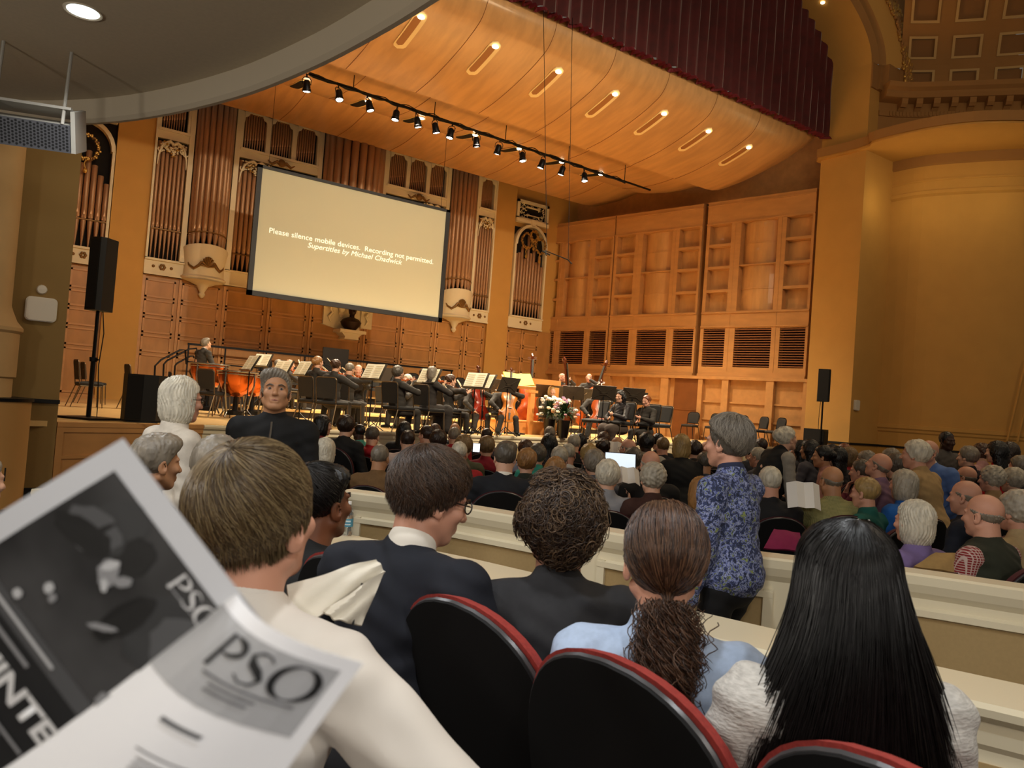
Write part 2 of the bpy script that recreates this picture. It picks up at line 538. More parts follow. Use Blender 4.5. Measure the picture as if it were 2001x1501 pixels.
# mouldings round the arch on the hall side
def arch_band(y0, y1, r0, r1, m, name, steps=40):
    b = MB(); vs = []; fs = []
    for i in range(steps+1):
        t = pi*i/steps
        a = archpt(t, rx+r0, rz0+r0); c = archpt(t, rx+r1, rz0+r1)
        vs += [(a[0], y0, a[1]), (c[0], y1, c[1])]
    for i in range(steps): fs.append((i*2, i*2+1, i*2+3, i*2+2))
    for s_ in (-1, 1):
        pass
    b.add(vs, fs)
    return S(b, name, m, smooth=True)
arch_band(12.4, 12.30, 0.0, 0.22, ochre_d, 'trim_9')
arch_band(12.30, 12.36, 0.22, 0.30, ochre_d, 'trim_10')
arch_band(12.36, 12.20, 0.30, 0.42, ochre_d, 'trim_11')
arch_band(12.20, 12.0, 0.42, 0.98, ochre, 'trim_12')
# gilded leaf garland that follows the arch
b = MB()
for i in range(150):
    t = 0.0+ 1.25*i/150
    for k in range(5):
        rr = 0.92+0.42*random.random()
        x, z = archpt(t, rx+rr, rz0+rr)
        b.ball((x, 11.93+0.06*random.random(), z), (0.055, 0.05, 0.06), n=6, mi=random.randint(0, 1))
for i in range(90):
    b.ball((XR+1.0+0.34*random.random(), 11.93+0.05*random.random(), 11.7+0.6*random.random()), (0.055, 0.05, 0.06), n=6, mi=random.randint(0, 1))
b.build('arch_garland', [gold, ochre_d], smooth=True, label='gilded leaf garland that frames the arch beside the coffered vault', cat='garland')
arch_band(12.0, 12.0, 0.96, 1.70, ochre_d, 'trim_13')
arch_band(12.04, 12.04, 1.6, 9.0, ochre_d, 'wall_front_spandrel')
# piers below the spring line of the mouldings
b = MB()
for (r0, r1, y) in ((0, 0.22, 12.35), (0.22, 0.30, 12.36), (0.30, 0.42, 12.28), (0.42, 0.98, 12.1), (0.98, 1.75, 12.0)):
    b.box((XR+r0, y, 11.6), (XR+r1, 12.4, 12.32))
S(b, 'trim_14', ochre_d)

# coffered vault springing from the side entablature
wallpath = [(21.0, 12.4), (21.6, 12.0), (22.3, 11.2), (23.3, 10.0), (24.4, 8.6), (25.4, 6.8), (26, 4.5), (26, 0)]
wp = smooth_path(wallpath, 3)
VP = [(21.75, 12.3), (22.15, 11.95), (22.75, 11.3), (23.6, 10.2), (24.6, 8.7), (25.5, 6.9), (26.1, 4.6), (26.1, 0.0)]
VP = smooth_path(VP, 6)
def vault(s_, t, dr=0.0):
    p, d = plan_point(VP, max(0.001, s_))
    n = Vector((-0.86, -0.5))
    q = p+n*(15.0*(1-cos(t)))+n*(dr*cos(t))
    return (q.x, q.y, 11.66+4.6*sin(t)-dr*sin(t))
b = MB(); bc = MB()
def patch(bm, s0_, s1_, t0, t1, d, n=3, mi=0):
    vs = []; fs = []
    for i in range(n+1):
        for j in range(n+1): vs.append(vault(s0_+(s1_-s0_)*i/n, t0+(t1-t0)*j/n, d))
    for i in range(n):
        for j in range(n):
            k = i*(n+1)+j; fs.append((k, k+1, k+n+2, k+n+1))
    bm.add(vs, fs, mi)
DS, DT = 1.16, 0.165
for i in range(9):
    for j in range(7):
        sa, sb = 0.05+DS*i, 0.05+DS*(i+1); ta, tb = 0.02+DT*j, 0.02+DT*(j+1)
        ms, mt = DS*0.17, DT*0.17; ns, nt_ = DS*0.23, DT*0.24
        patch(b, sa, sa+ms, ta, tb, 0); patch(b, sb-ms, sb, ta, tb, 0)
        patch(b, sa+ms, sb-ms, ta, ta+mt, 0); patch(b, sa+ms, sb-ms, tb-mt, tb, 0)
        e_ = 0.05
        patch(bc, sa+ms, sa+ns, ta+mt, tb-mt, e_); patch(bc, sb-ns, sb-ms, ta+mt, tb-mt, e_)
        patch(bc, sa+ns, sb-ns, ta+mt, ta+nt_, e_); patch(bc, sa+ns, sb-ns, tb-nt_, tb-mt, e_)
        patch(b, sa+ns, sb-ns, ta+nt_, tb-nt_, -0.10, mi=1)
        patch(b, sa+ns*0.98, sa+ns, ta+nt_, tb-nt_, -0.05, n=1)
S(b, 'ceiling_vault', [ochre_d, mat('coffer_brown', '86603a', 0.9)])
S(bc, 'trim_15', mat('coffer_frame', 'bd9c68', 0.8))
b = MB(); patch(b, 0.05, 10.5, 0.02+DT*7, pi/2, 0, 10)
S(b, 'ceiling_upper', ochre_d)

# side wall above the ledge, entablature with modillions and dentils
b = MB()
b.sweep(wp, [(0.0, 9.8), (0.0, 10.9), (0.05, 10.9), (0.05, 11.05), (0.0, 11.05), (0, 11.3), (0.35, 11.35), (0.4, 11.45), (0.4, 11.52), (0.5, 11.6), (0.55, 11.72), (-0.3, 11.72), (-0.3, 9.8)])
S(b, 'wall_right_frieze', ochre_d)
b = MB(); bd = MB()
L = sum((Vector(wp[i+1])-Vector(wp[i])).length for i in range(len(wp)-1))
s0 = 0.55
while s0 < L-1:
    sp = sub_path(wp, s0, s0+0.17, 1)
    b.sweep(sp, [(0.0, 11.10), (0.02, 11.06), (0.12, 11.14), (0.22, 11.12), (0.3, 11.2), (0.33, 11.34), (0, 11.32)])
    s0 += 0.46
s0 = 0.3
while s0 < 4:
    bd.sweep(sub_path(wp, s0, s0+0.05, 1), [(0.0, 10.92), (0.08, 10.92), (0.08, 11.04), (0, 11.04)])
    s0 += 0.10
S(b, 'trim_16', ochre_d); S(bd, 'trim_17', ochre_d)
# the ledge with its lit soffit
outer = [(20.36, 13.85), (20.35, 12.35), (20.1, 11.9), (20.12, 10.6), (20.5, 9.5), (21.3, 8.6), (22.4, 7.9), (23.8, 7.3), (26, 7.0)]
inner = [(22.0, 12.55), (22.05, 11.5), (22.55, 10.4), (23.2, 9.4), (24.2, 8.3), (25.2, 7.7), (26.3, 7.3)]
b = MB()
op = smooth_path(outer, 4)
poly = op + [(27, 7.0), (27, 14), (20.5, 14)]
b.prism(poly, 9.76, 9.84)
S(b, 'trim_18', ochre)
b = MB(); b.sweep(op, [(-0.0, 9.84), (0.07, 9.80), (0.10, 10.05), (0.0, 10.08), (-0.1, 10.08), (-0.1, 9.84)])
S(b, 'trim_19', ochre_d)
ip = smooth_path(inner, 4)
b = MB(); b.sweep(ip, [(0, -0.3), (0, 9.76), (-0.15, 9.76), (-0.15, -0.3)])
S(b, 'wall_right', ochre)
b = MB()
b.sweep(ip, [(0, 9.76), (0.06, 9.76), (0.06, 9.50), (0, 9.46)])
S(b, 'trim_20', ochre_d)
b = MB()
b.sweep(ip, [(0, 9.06), (0.03, 9.06), (0.03, 9.02), (0, 9.0)])
b.sweep(ip, [(0, 8.72), (0.06, 8.72), (0.08, 8.62), (0, 8.56)])
S(b, 'trim_21', ochre)
b = MB()
b.sweep(ip, [(0, 1.95), (0.05, 1.94), (0.06, 1.84), (0.03, 1.80), (0.03, 1.74), (0, 1.70)])
S(b, 'trim_22', ochre)
b = MB()
b.sweep(ip, [(0, 1.32), (0.03, 1.32), (0.03, 1.26), (0, 1.26)])
b.box((XR+0.02, 12.37, 1.26), (22.1, 12.40, 1.32)); b.box((XR-0.02, 12.4, 1.26), (XR, 13.85, 1.32))
S(b, 'trim_23', black)
# slanting stair string at the far right of the niche
b = MB()
q0 = Px(1968, 862, 23.0); q1 = Px(2006, 700, 23.2)
for k in (0, 0.25):
    b.rod((q0.x, q0.y-k, q0.z), (q1.x, q1.y-k, q1.z), 0.03)
S(b, 'trim_24', ochre)

# ---- left proscenium pier and hall wall
b = MB()
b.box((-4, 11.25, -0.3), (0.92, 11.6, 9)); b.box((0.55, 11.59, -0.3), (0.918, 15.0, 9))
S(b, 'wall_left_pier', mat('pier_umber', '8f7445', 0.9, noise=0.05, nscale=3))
b = MB(); b.box((-4, 11.22, -0.3), (0.93, 11.25, 0.16)); b.box((-4, 11.22, 1.22), (0.93, 11.25, 1.27))
S(b, 'baseboard_left', black)
b = MB(); b.box((-0.5, 15.0, 1.0), (-0.3, 24.0, 9))
S(b, 'wall_stage_left', maple_d)

# ---- balcony overhead
edge = [(-6, 12.2), (-3.5, 10.3), (-1.2, 9.2), (-0.2, 8.55), (0.58, 7.81), (1.08, 7.05), (1.49, 6.08), (1.72, 5.22), (1.84, 4.55), (1.93, 3.73), (1.98, 2.6), (1.95, 1.2), (1.85, 0), (1.7, -2)]
ep = smooth_path(edge, 4)
def offs(path, o):
    out = []
    P = [Vector(p) for p in path]
    for i, p in enumerate(P):
        d = (P[min(i+1, len(P)-1)]-P[max(i-1, 0)]).normalized()
        out.append(tuple(p+Vector((d.y, -d.x))*o))
    return out
b = MB()
b.sweep(ep, [(0, 3.80), (0.035, 3.80), (0.06, 3.83), (0.07, 4.02), (0.0, 4.9), (-0.05, 4.9)])
S(b, 'trim_25', grey_lip, smooth=False)
b = MB(); b.prism(offs(ep, 0.06)[::-1]+[(-6, 12), (-6, -2)], 4.0, 4.08)
S(b, 'ceiling_balcony', grey_ceil)
# ================================================================ STAGE SHELL, CANOPY, CURTAIN, ORGAN
PANEL_X = [(0.0, 3.43), (3.49, 7.06), (7.24, 10.88)]
PL = ['acoustic shell wall panel nearest the organ, with coffers above louvres', 'middle acoustic shell wall panel between the other two, coffered above louvres', 'acoustic shell wall panel nearest the ochre proscenium pier, coffered above louvres']
louv_m = mat('louvre_slat', '8d5a35', 0.45)
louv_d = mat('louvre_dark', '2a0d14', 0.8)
for k, (u0, u1) in enumerate(PANEL_X):
    e = empty('shell_panel', (18.3, 24.63, 3.12), SANG, PL[k], 'acoustic panel', 'coffered shell panels of the right stage wall')
    w = u1-u0; sc = w/3.64
    U = lambda a: u0+a*sc
    Z = lambda z: z-3.12
    def bx(m, a, c, z0, z1, y0, y1, mi=0): m.box((a, SN*y0, Z(z0)), (c, SN*y1, Z(z1)), mi)
    cols = [(0.12, 0.90), (1.24, 2.48), (2.76, 3.56)]
    f = MB()
    D = -0.34
    # frame: stiles and rails in front, backs of the coffers deeper
    xs = [(0, 0.12), (0.90, 1.24), (2.48, 2.76), (3.56, 3.64)]
    for a, c in xs: bx(f, U(a), U(c), 3.12, 8.98, D, 0)
    for (z0, z1) in ((8.19, 8.98), (4.70, 5.28), (3.12, 3.44)):
        for (a, c) in cols: bx(f, U(a), U(c), z0, z1, D, -0.002)
    for z in (7.495, 6.745, 5.965):
        for i in (0, 2): bx(f, U(cols[i][0]), U(cols[i][1]), z-0.045, z+0.045, D, -0.01)
    bx(f, U(1.24), U(2.48), 6.75, 6.79, D, -0.01)
    bx(f, U(0.0), U(3.64), 8.83, 8.86, 0, 0.03); bx(f, U(0.0), U(3.64), 8.2, 8.24, 0, 0.035)
    bx(f, U(0.0), U(3.64), 4.74, 4.79, 0, 0.03); bx(f, U(0), U(3.64), 5.2, 5.25, 0, 0.03); bx(f, U(0), U(3.64), 3.12, 3.20, 0, 0.05)
    for a in (1.03, 2.60): bx(f, U(a), U(a+0.02), 3.3, 8.2, 0, 0.012)
    f.build('frame', maple_d, e)
    for i in (0, 2):
        for (z0, z1) in ((7.54, 8.19), (6.79, 7.45), (6.01, 6.70), (5.28, 5.92)):
            bk = MB(); bx(bk, U(cols[i][0]), U(cols[i][1]), z0, z1, D, D+0.06); bk.build('coffer_back', maple, e)
    for (z0, z1) in ((6.79, 8.19), (5.28, 6.75)):
        c = MB(); n = 10; vs = []; fs = []
        for j, z in enumerate((z0, (z0+z1)/2-0.02, (z0+z1)/2-0.02, (z0+z1)/2+0.02, (z0+z1)/2+0.02, z1)):
            pr = 0.02 if j in (2, 3) else 0
            for i in range(n+1):
                t = i/n
                vs.append((U(1.24+1.24*t), SN*(D+0.05+0.22*(1-(2*t-1)**2)+pr), Z(z)))
        for j in range(5):
            for i in range(n): fs.append((j*(n+1)+i, j*(n+1)+i+1, (j+1)*(n+1)+i+1, (j+1)*(n+1)+i))
        c.add(vs, fs); c.build('bowed_panel', maple, e)
    for (a, c_) in cols:
        l = MB()
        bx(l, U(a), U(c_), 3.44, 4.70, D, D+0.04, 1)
        for i in range(16):
            z = 3.47+i*0.0785
            bx(l, U(a), U(c_), z, z+0.030, -0.10, -0.02)
        l.build('louvre', [louv_m, louv_d], e)
b = MB(); b.T = Matrix.Translation((18.3, 24.63, 0)) @ Matrix.Rotation(SANG, 4, 'Z')
for (a, c) in [(0, 0.5), (1.0, 2.1), (3.45, 3.75), (4.62, 4.72), (5.9, 6.2), (7.34, 7.5), (8.2, 8.43), (9.7, 9.95), (10.88, 11.1)]:
    b.box((a, -SN*0.05, 1.0), (c, SN*0.10, 3.08))
b.box((0, SN*0.12, 3.02), (SL+0.1, -SN*0.05, 3.12))
for (a, c) in [(3.87, 4.6), (4.75, 5.9), (8.45, 9.7), (7.5, 8.2), (9.95, 10.9)]:
    for z in (1.12, 1.7, 2.28): b.box((a, -SN*0.05, z-0.02), (c, SN*0.0, z+0.04))
S(b, 'trim_30', maple_d)
for n_, (a, c) in enumerate([(3.0, 3.5), (6.42, 7.34)]):
    b = MB(); b.T = Matrix.Translation((18.3, 24.63, 0)) @ Matrix.Rotation(SANG, 4, 'Z')
    b.box((a, -SN*0.04, 1.0), (c, SN*0.04, 3.02)); b.box((a+0.06, SN*0.04, 1.95), (c-0.06, SN*0.055, 2.0))
    S(b, 'door_%d' % (n_+1), mat('door_maple_dark', '7d4a22', 0.45, noise=0.15, nscale=3))

# ---- canopy: three overlapping billowed reflectors
PROF = [[(13.78, 10.45), (13.84, 10.15), (14.05, 9.86), (14.4, 9.68), (14.84, 9.52), (15.5, 9.34), (16.2, 9.2), (16.9, 9.12)],
        [(16.95, 9.75), (17.8, 9.55), (18.7, 9.5), (19.6, 9.56), (20.3, 9.68)],
        [(20.3, 9.98), (21.0, 9.86), (22.0, 9.72), (23.1, 9.70)]]
CL = ['front billowed maple ceiling reflector next to the red curtain', 'middle maple ceiling reflector above the pipe of spotlights', 'rear maple ceiling reflector nearest the organ pipes']
SP_ = [smooth_path(p_, 5) for p_ in PROF]
def prof_z(k, y):
    p = SP_[k]
    for i in range(len(p)-1):
        if p[i][0] <= y <= p[i+1][0]:
            t = (y-p[i][0])/(p[i+1][0]-p[i][0])
            return p[i][1]+t*(p[i+1][1]-p[i][1])
    return p[-1][1]
seam = mat('canopy_seam', '7c4a20', 0.6)
for k in range(3):
    pr = smooth_path(PROF[k], 5)
    e = empty('ceiling_reflector', (9.6, pr[0][0], pr[0][1]), 0, CL[k], 'ceiling panel', 'maple reflectors over the stage')
    x0, x1 = -1.0, 20.3
    b = MB(); n = len(pr); vs = []; fs = []
    xs = [x0+(x1-1.4-x0)*i/12 for i in range(13)]+[x1-1.1, x1-0.8, x1-0.5, x1-0.25, x1]
    for ix, x in enumerate(xs):
        lift = max(0, (x-(x1-1.4))/1.4)**2*0.55
        for (y, z) in pr: vs.append((x, y, z+lift*(1 if k == 0 else 0.6)))
    for ix in range(len(xs)-1):
        for j in range(n-1): fs.append((ix*n+j, ix*n+j+1, ix*n+n+j+1, ix*n+n+j))
    b.add(vs, fs)
    vs2 = [(v[0], v[1], v[2]+0.05) for v in vs]
    b.add(vs2, fs)
    rim = [i for i in range(n)]
    o = b.build('reflector_panel', canopy_m, e, local=False, smooth=True)
    for i in range(11):
        sm = MB()
        xx = 1.0+i*1.83+(0.9 if k == 1 else 0.45 if k == 2 else 0)
        if xx > 19: continue
        sm.tube([(xx, y, z-0.003) for (y, z) in pr], 0.007, n=4)
        sm.build('seam', seam, e, local=False)
# recessed slot lights
lampm = mat('lamp_glow', 'fff4dc', 0.5, emit='fff0d0', estr=9)
slotm = mat('slot_lit_rim', 'fbe0a4', 0.5)  # flat plate, its cream colour stands in for the lit recess
slotd = mat('slot_shade', 'a86f3a', 0.6)  # flat inset, its brown stands in for shade inside the recess
slotb = mat('slot_black', '0d0a08', 0.6)
def stadium(b, x, y0, y1, zf_, w, dz, mi, n=6):
    pts = []
    for i in range(n+1):
        t = pi+pi*i/n; pts.append((x+w*cos(t), y0+w+w*sin(t)))
    for i in range(n+1):
        t = pi*i/n; pts.append((x+w*cos(t), y1-w+w*sin(t)))
    ys = [y0+(y1-y0)*i/20 for i in range(21)]
    vs = []
    for y in ys:
        h = w
        if y < y0+w: h = math.sqrt(max(0, w*w-(y0+w-y)**2))
        if y > y1-w: h = math.sqrt(max(0, w*w-(y-y1+w)**2))
        vs += [(x-h, y, zf_(y)-dz), (x+h, y, zf_(y)-dz), (x-h, y, zf_(y)+0.01), (x+h, y, zf_(y)+0.01)]
    fs = []
    for i in range(20):
        a = i*4; fs += [(a, a+1, a+5, a+4), (a, a+4, a+6, a+2), (a+1, a+3, a+7, a+5)]
    b.add(vs, fs, mi)
SLOTX = [7.09, 8.97, 10.78, 12.6, 14.35, 16.1, 17.85]
ORD = ['leftmost', 'second', 'third', 'fourth', 'fifth', 'sixth', 'rightmost']
for i, x in enumerate(SLOTX):
    zz = lambda y: prof_z(0, y)
    e = empty('recessed_light', (x, 14.9, zz(14.9)), 0, '%s of the seven slot lights in the front ceiling reflector' % ORD[i], 'ceiling light', 'slot lights of the front reflector')
    b = MB(); stadium(b, x, 14.33, 15.5, zz, 0.15, 0.022, 0, 6); b.build('rim', slotm, e, local=False)
    b = MB(); stadium(b, x-0.035, 14.45, 15.38, zz, 0.085, 0.027, 0); b.build('well', slotd, e, local=False)
    b = MB(); b.ball((x+0.01, 14.46, zz(14.46)-0.03), (0.085, 0.07, 0.025), 8); b.build('lamp', lampm, e, local=False, smooth=True)
ORD2 = ['leftmost', 'second', 'third', 'fourth', 'fifth', 'sixth', 'rightmost']
for i, x in enumerate([6.38, 8.08, 9.7, 11.48, 13.08, 14.74, 16.4]):
    zz = lambda y: prof_z(1, y)
    e = empty('recessed_light', (x, 19.8, zz(19.8)), 0, '%s of the seven black slot lights right behind the spotlight pipe' % ORD2[i], 'ceiling light', 'slot lights behind the pipe')
    b = MB(); stadium(b, x, 19.15, 20.26, zz, 0.16, 0.022, 0); b.build('rim', slotm, e, local=False)
    b = MB(); stadium(b, x-0.03, 19.2, 20.2, zz, 0.12, 0.035, 0); b.build('well', slotb, e, local=False)
    b = MB(); b.ball((x, 19.22, zz(19.2)-0.04), (0.09, 0.07, 0.03), 8); b.build('lamp', lampm, e, local=False, smooth=True)

# ---- spotlight pipe and its fourteen spotlights
pa, pb = Vector((6.0, 18.0, 9.20)), Vector((17.5, 18.0, 8.98))
e = empty('spotlight_pipe', tuple(pa), 0, 'black pipe with drooping cables across the stage ceiling', 'lighting pipe')
b = MB(); b.rod(pa, pb, 0.032); b.build('pipe', blk_metal, e, local=False)
b = MB()
pts = []
for i in range(90):
    t = i/89
    q = pa.lerp(pb, t*0.9)
    pts.append((q.x, q.y-0.05+0.02*sin(i*1.7), q.z-0.035-0.035*abs(sin(i*0.55))))
b.tube(pts, 0.02, n=5)
pts = [(p[0], p[1]-0.02, p[2]+0.05+0.03*sin(i*0.9)) for i, p in enumerate(pts)]
b.tube(pts, 0.013, n=5)
b.build('cable', black, e, local=False)
b = MB()
for i in range(5):
    q = pa.lerp(pb, (i+0.5)/5); b.rod(q, (q.x, q.y, prof_z(1, 18.0)+0.02), 0.012, n=5)
b.build('hanger', blk_metal, e, local=False)
spots_px = [600, 662, 719, 777, 814, 849, 884, 931, 977, 1021, 1064, 1103, 1142]
lens_m = mat('lens_glow', 'fffdf5', 0.3, emit='fff8ea', estr=22)
def spot_proto():
    e = empty('stage_spotlight')
    b = MB()
    b.tube([(-0.10, 0, -0.16), (-0.11, 0, -0.05), (-0.07, 0, 0.0), (0, 0, 0.02), (0.07, 0, 0.0), (0.11, 0, -0.05), (0.10, 0, -0.16)], 0.011, n=5)
    b.rod((0, 0, 0), (0, 0, 0.09), 0.02, n=6)
    b.build('yoke', blk_metal, e)
    b = MB()
    b.lathe([(0.0, 0.0), (0.05, 0.0), (0.085, -0.04), (0.09, -0.2), (0.105, -0.21), (0.105, -0.27), (0.085, -0.27), (0.085, -0.2)], (0, 0, -0.06), 12)
    b.build('housing', blk_metal, e, smooth=True)
    b = MB(); b.lathe([(0.0, -0.235), (0.06, -0.24), (0.09, -0.262), (0.0, -0.275)], (0, 0, -0.06), 12)
    b.build('lens', lens_m, e, smooth=True)
    return e
sp0 = spot_proto()
for i, px in enumerate(spots_px):
    o = sp0 if i == 0 else copy_tree(sp0)
    q = Py(px, 150+(px-610)*0.33, 18.0)
    t = (q.x-pa.x)/(pb.x-pa.x)
    c = pa.lerp(pb, t)
    o.location = (c.x, c.y, c.z-0.10)
    o.rotation_euler = (rad(-16 if i % 3 else 6), rad(4 if i % 2 else -6), rad(20*i))
    w = ['leftmost', 'second from the left', 'third from the left', 'fourth from the left', 'fifth from the left', 'sixth from the left', 'middle', 'sixth from the right', 'fifth from the right', 'fourth from the right', 'third from the right', 'second from the right', 'rightmost'][i]
    setprops(o, 'lit black stage spotlight, %s of the thirteen on the pipe' % w, 'stage light', 'spotlights hanging from the pipe')

# ---- curtain
e = empty('stage_curtain', (14, 13.75, 10.4), 0, 'dark red gathered velvet curtain hanging inside the proscenium arch', 'curtain')
b = MB(); vs = []; fs = []; nn = 300
x0, x1 = 6.0, 20.47
rr = random.Random(3); ph = 0
rows = 6
for i in range(nn+1):
    x = x0+(x1-x0)*i/nn
    ph += 0.62+0.5*rr.random()
    tt = math.acos(max(-1, min(1, (x-cx)/rx)))
    ztop = zs+rz0*sin(tt)+0.05
    d = 0.075*sin(ph)
    for j in range(rows+1):
        z = 10.42+(ztop-10.42)*j/rows
        vs.append((x, 13.66+d*(1.15-0.15*j/rows)+0.015*sin(j+i), z+(0.02*sin(ph*0.5) if j == 0 else 0)))
for i in range(nn):
    for j in range(rows): fs.append((i*(rows+1)+j, (i+1)*(rows+1)+j, (i+1)*(rows+1)+j+1, i*(rows+1)+j+1))
b.add(vs, fs); b.build('drape', velvet, e, local=False, smooth=True)
b = MB(); vs = []; fs = []
for i in range(nn+1):
    v = vs_i = None
    x = x0+(x1-x0)*i/nn
    w = 0.09*sin(i*1.3+2*sin(i*0.37))
    vs += [(x, 13.66+w, 10.44), (x+0.01, 13.64+w*1.6, 10.34)]
for i in range(nn): fs.append((i*2, i*2+2, i*2+3, i*2+1))
b.add(vs, fs); b.build('ruffled_hem', mat('hem', '6a1822', 0.7), e, local=False)
b = MB(); b.rod((x0, 13.85, 10.46), (20.47, 13.85, 10.46), 0.03, n=6); b.build('bottom_rail', black, e, local=False)

# ---- pipe organ
e = empty('pipe_organ', (9.6, 24, 4.62), 0, 'huge wall organ of bronze pipes in a cream carved case', 'organ')
def organ_part(m, name, mt, smooth=False, **kw): return m.build(name, mt, e, local=False, smooth=smooth, **kw)
dk = MB()
for (a, c, z0, z1) in ((1.7, 2.78, 5.07, 9.0), (3.72, 15.38, 5.07, 10.4), (16.3, 17.9, 5.07, 8.5)):
    dk.box((a, 23.985, z0), (c, 23.998, z1))
organ_part(dk, 'back_board', dark_gap)
cs_ = MB()
def rail(a, c, z0, z1, y=23.80): cs_.box((a, y, z0), (c, 23.98, z1))
def stile(a, c, z0, z1, y=23.78): cs_.box((a, y, z0), (c, 23.98, z1))
# sill band
for (a, c) in ((1.7, 2.78), (3.72, 15.38), (16.3, 17.9)):
    rail(a, c, 4.62, 5.07, 23.84); cs_.box((a, 23.78, 5.03), (c, 23.98, 5.09)); cs_.box((a, 23.80, 4.62), (c, 23.98, 4.67))
# stiles
for (a, c) in ((4.62, 4.76), (5.90, 6.05), (8.50, 8.63), (10.77, 10.90), (13.25, 13.38), (14.52, 14.62)):
    stile(a, c, 5.07, 10.4)
stile(3.72, 3.78, 5.07, 10.4); stile(15.32, 15.38, 5.07, 10.4)
# upper windows: sill rail, mullions, head rail
for (a, c, nwin) in ((3.78, 4.62, 1), (6.05, 8.50, 3), (10.90, 13.25, 3), (14.62, 15.32, 1)):
    rail(a, c, 8.53, 8.80); cs_.box((a, 23.74, 8.75), (c, 23.98, 8.82))
    rail(a, c, 9.92, 10.3)
    w = (c-a)/nwin
    for i in range(nwin+1):
        x = a+w*i
        stile(max(a, x-0.07), min(c, x+0.07), 8.8, 9.95, 23.80)
    for i in range(nwin):
        xa, xb = a+w*i+0.07, a+w*(i+1)-0.07
        for (px_, sx) in ((xa, 1), (xb, -1)):
            cs_.prism([(px_, 9.93), (px_+sx*0.16, 9.93), (px_+sx*0.10, 9.80), (px_+sx*0.02, 9.76), (px_, 9.6)], 23.78, 23.82, 'y')
organ_part(cs_, 'case_frame', cream)
# arches of the outer bays
ar = MB()
def arch_bay(a, c, zsp):
    mx = (a+c)/2; r = (c-a)/2
    K = 14
    pts_o = []; pts_i = []
    for i in range(K+1):
        t = pi*i/K
        pts_i.append((mx+(r-0.10)*cos(t), zsp+(r-0.10)*sin(t)*1.1)); pts_o.append((mx+r*cos(t), zsp+r*sin(t)*1.1))
    for i in range(K):
        ar.prism([pts_i[i], pts_o[i], pts_o[i+1], pts_i[i+1]], 23.76, 23.98, 'y')
    ar.box((a, 23.78, 5.07), (a+0.07, 23.98, zsp)); ar.box((c-0.07, 23.78, 5.07), (c, 23.98, zsp))
    ar.prism([(mx-0.08, zsp+r*1.02), (mx+0.08, zsp+r*1.02), (mx+0.12, zsp+r*1.1+0.16), (mx-0.12, zsp+r*1.1+0.16)], 23.70, 23.9, 'y')
    ar.box((a, 23.78, zsp+r*1.1+0.02), (c, 23.98, zsp+r*1.1+0.16))
arch_bay(1.3, 2.75, 7.80); organ_part(ar, 'arch', cream); ar = MB(); arch_bay(16.33, 17.85, 7.80)
# pierced panel above the right arch
for (x0_, x1_, z0_, z1_) in ((16.36, 17.85, 8.76, 8.86), (16.36, 17.85, 9.42, 9.52), (16.36, 16.46, 8.76, 9.52), (17.75, 17.85, 8.76, 9.52), (16.8, 17.4, 8.98, 9.0), (16.8, 17.4, 9.28, 9.31)):
    ar.box((x0_, 23.84, z0_), (x1_, 23.98, z1_))
rr = random.Random(5)
for i in range(60):
    x = 16.5+1.2*rr.random(); z = 8.9+0.5*rr.random()
    if 16.8 < x < 17.42 and 8.99 < z < 9.3: continue
    t = rr.random()*pi
    ar.tube([(x+0.05*cos(t+a_), 23.9, z+0.05*sin(t+a_)) for a_ in (0, 0.8, 1.6, 2.4, 3.2)], 0.014, n=4)
organ_part(ar, 'arch', cream)
dk = MB(); dk.box((16.4, 23.975, 8.8), (17.82, 23.985, 9.5)); organ_part(dk, 'grille_back', dark_gap)
# carved heads of the pipe bays and wreaths
def carving(a, c, z, hgt, seed, mi_list=(0, 0, 1)):
    r = random.Random(seed); b = MB(); mx = (a+c)/2; w = c-a
    for s_ in (-1, 1):
        b.tube([(mx, 23.74, z-0.12), (mx+s_*w*0.12, 23.72, z-0.04), (mx+s_*w*0.25, 23.74, z-0.10), (mx+s_*w*0.36, 23.74, z-0.22), (mx+s_*w*0.44, 23.76, z-hgt*0.62), (mx+s_*w*0.46, 23.78, z-hgt)], [0.05, 0.045, 0.04, 0.035, 0.025, 0.01], n=6)
        for q in range(4):
            t0 = q*0.8
            cxx = mx+s_*w*(0.10+0.1*q); czz = z-0.16-0.05*q
            b.tube([(cxx+0.07*cos(t0+u), 23.75, czz+0.07*sin(t0+u)) for u in (0, 0.9, 1.8, 2.7, 3.6)], 0.018, n=5, mi=0)
    for i in range(90):
        t = pi*(0.02+0.96*r.random())
        rr_ = w*r.uniform(0.2, 0.42)
        b.ball((mx-rr_*cos(t), 23.72+0.03*r.random(), z-0.08-0.36*sin(t)*r.uniform(0.35, 1.05)+0.05*r.random()), (0.032, 0.03, 0.026), 6, r.choice(mi_list))
    organ_part(b, 'carving', [cream, gold], True)
for (a, c, sd) in ((3.78, 4.62, 1), (6.05, 7.1, 2), (14.62, 15.32, 3), (12.2, 13.25, 4)):
    carving(a, c, 8.50, 0.75, sd)
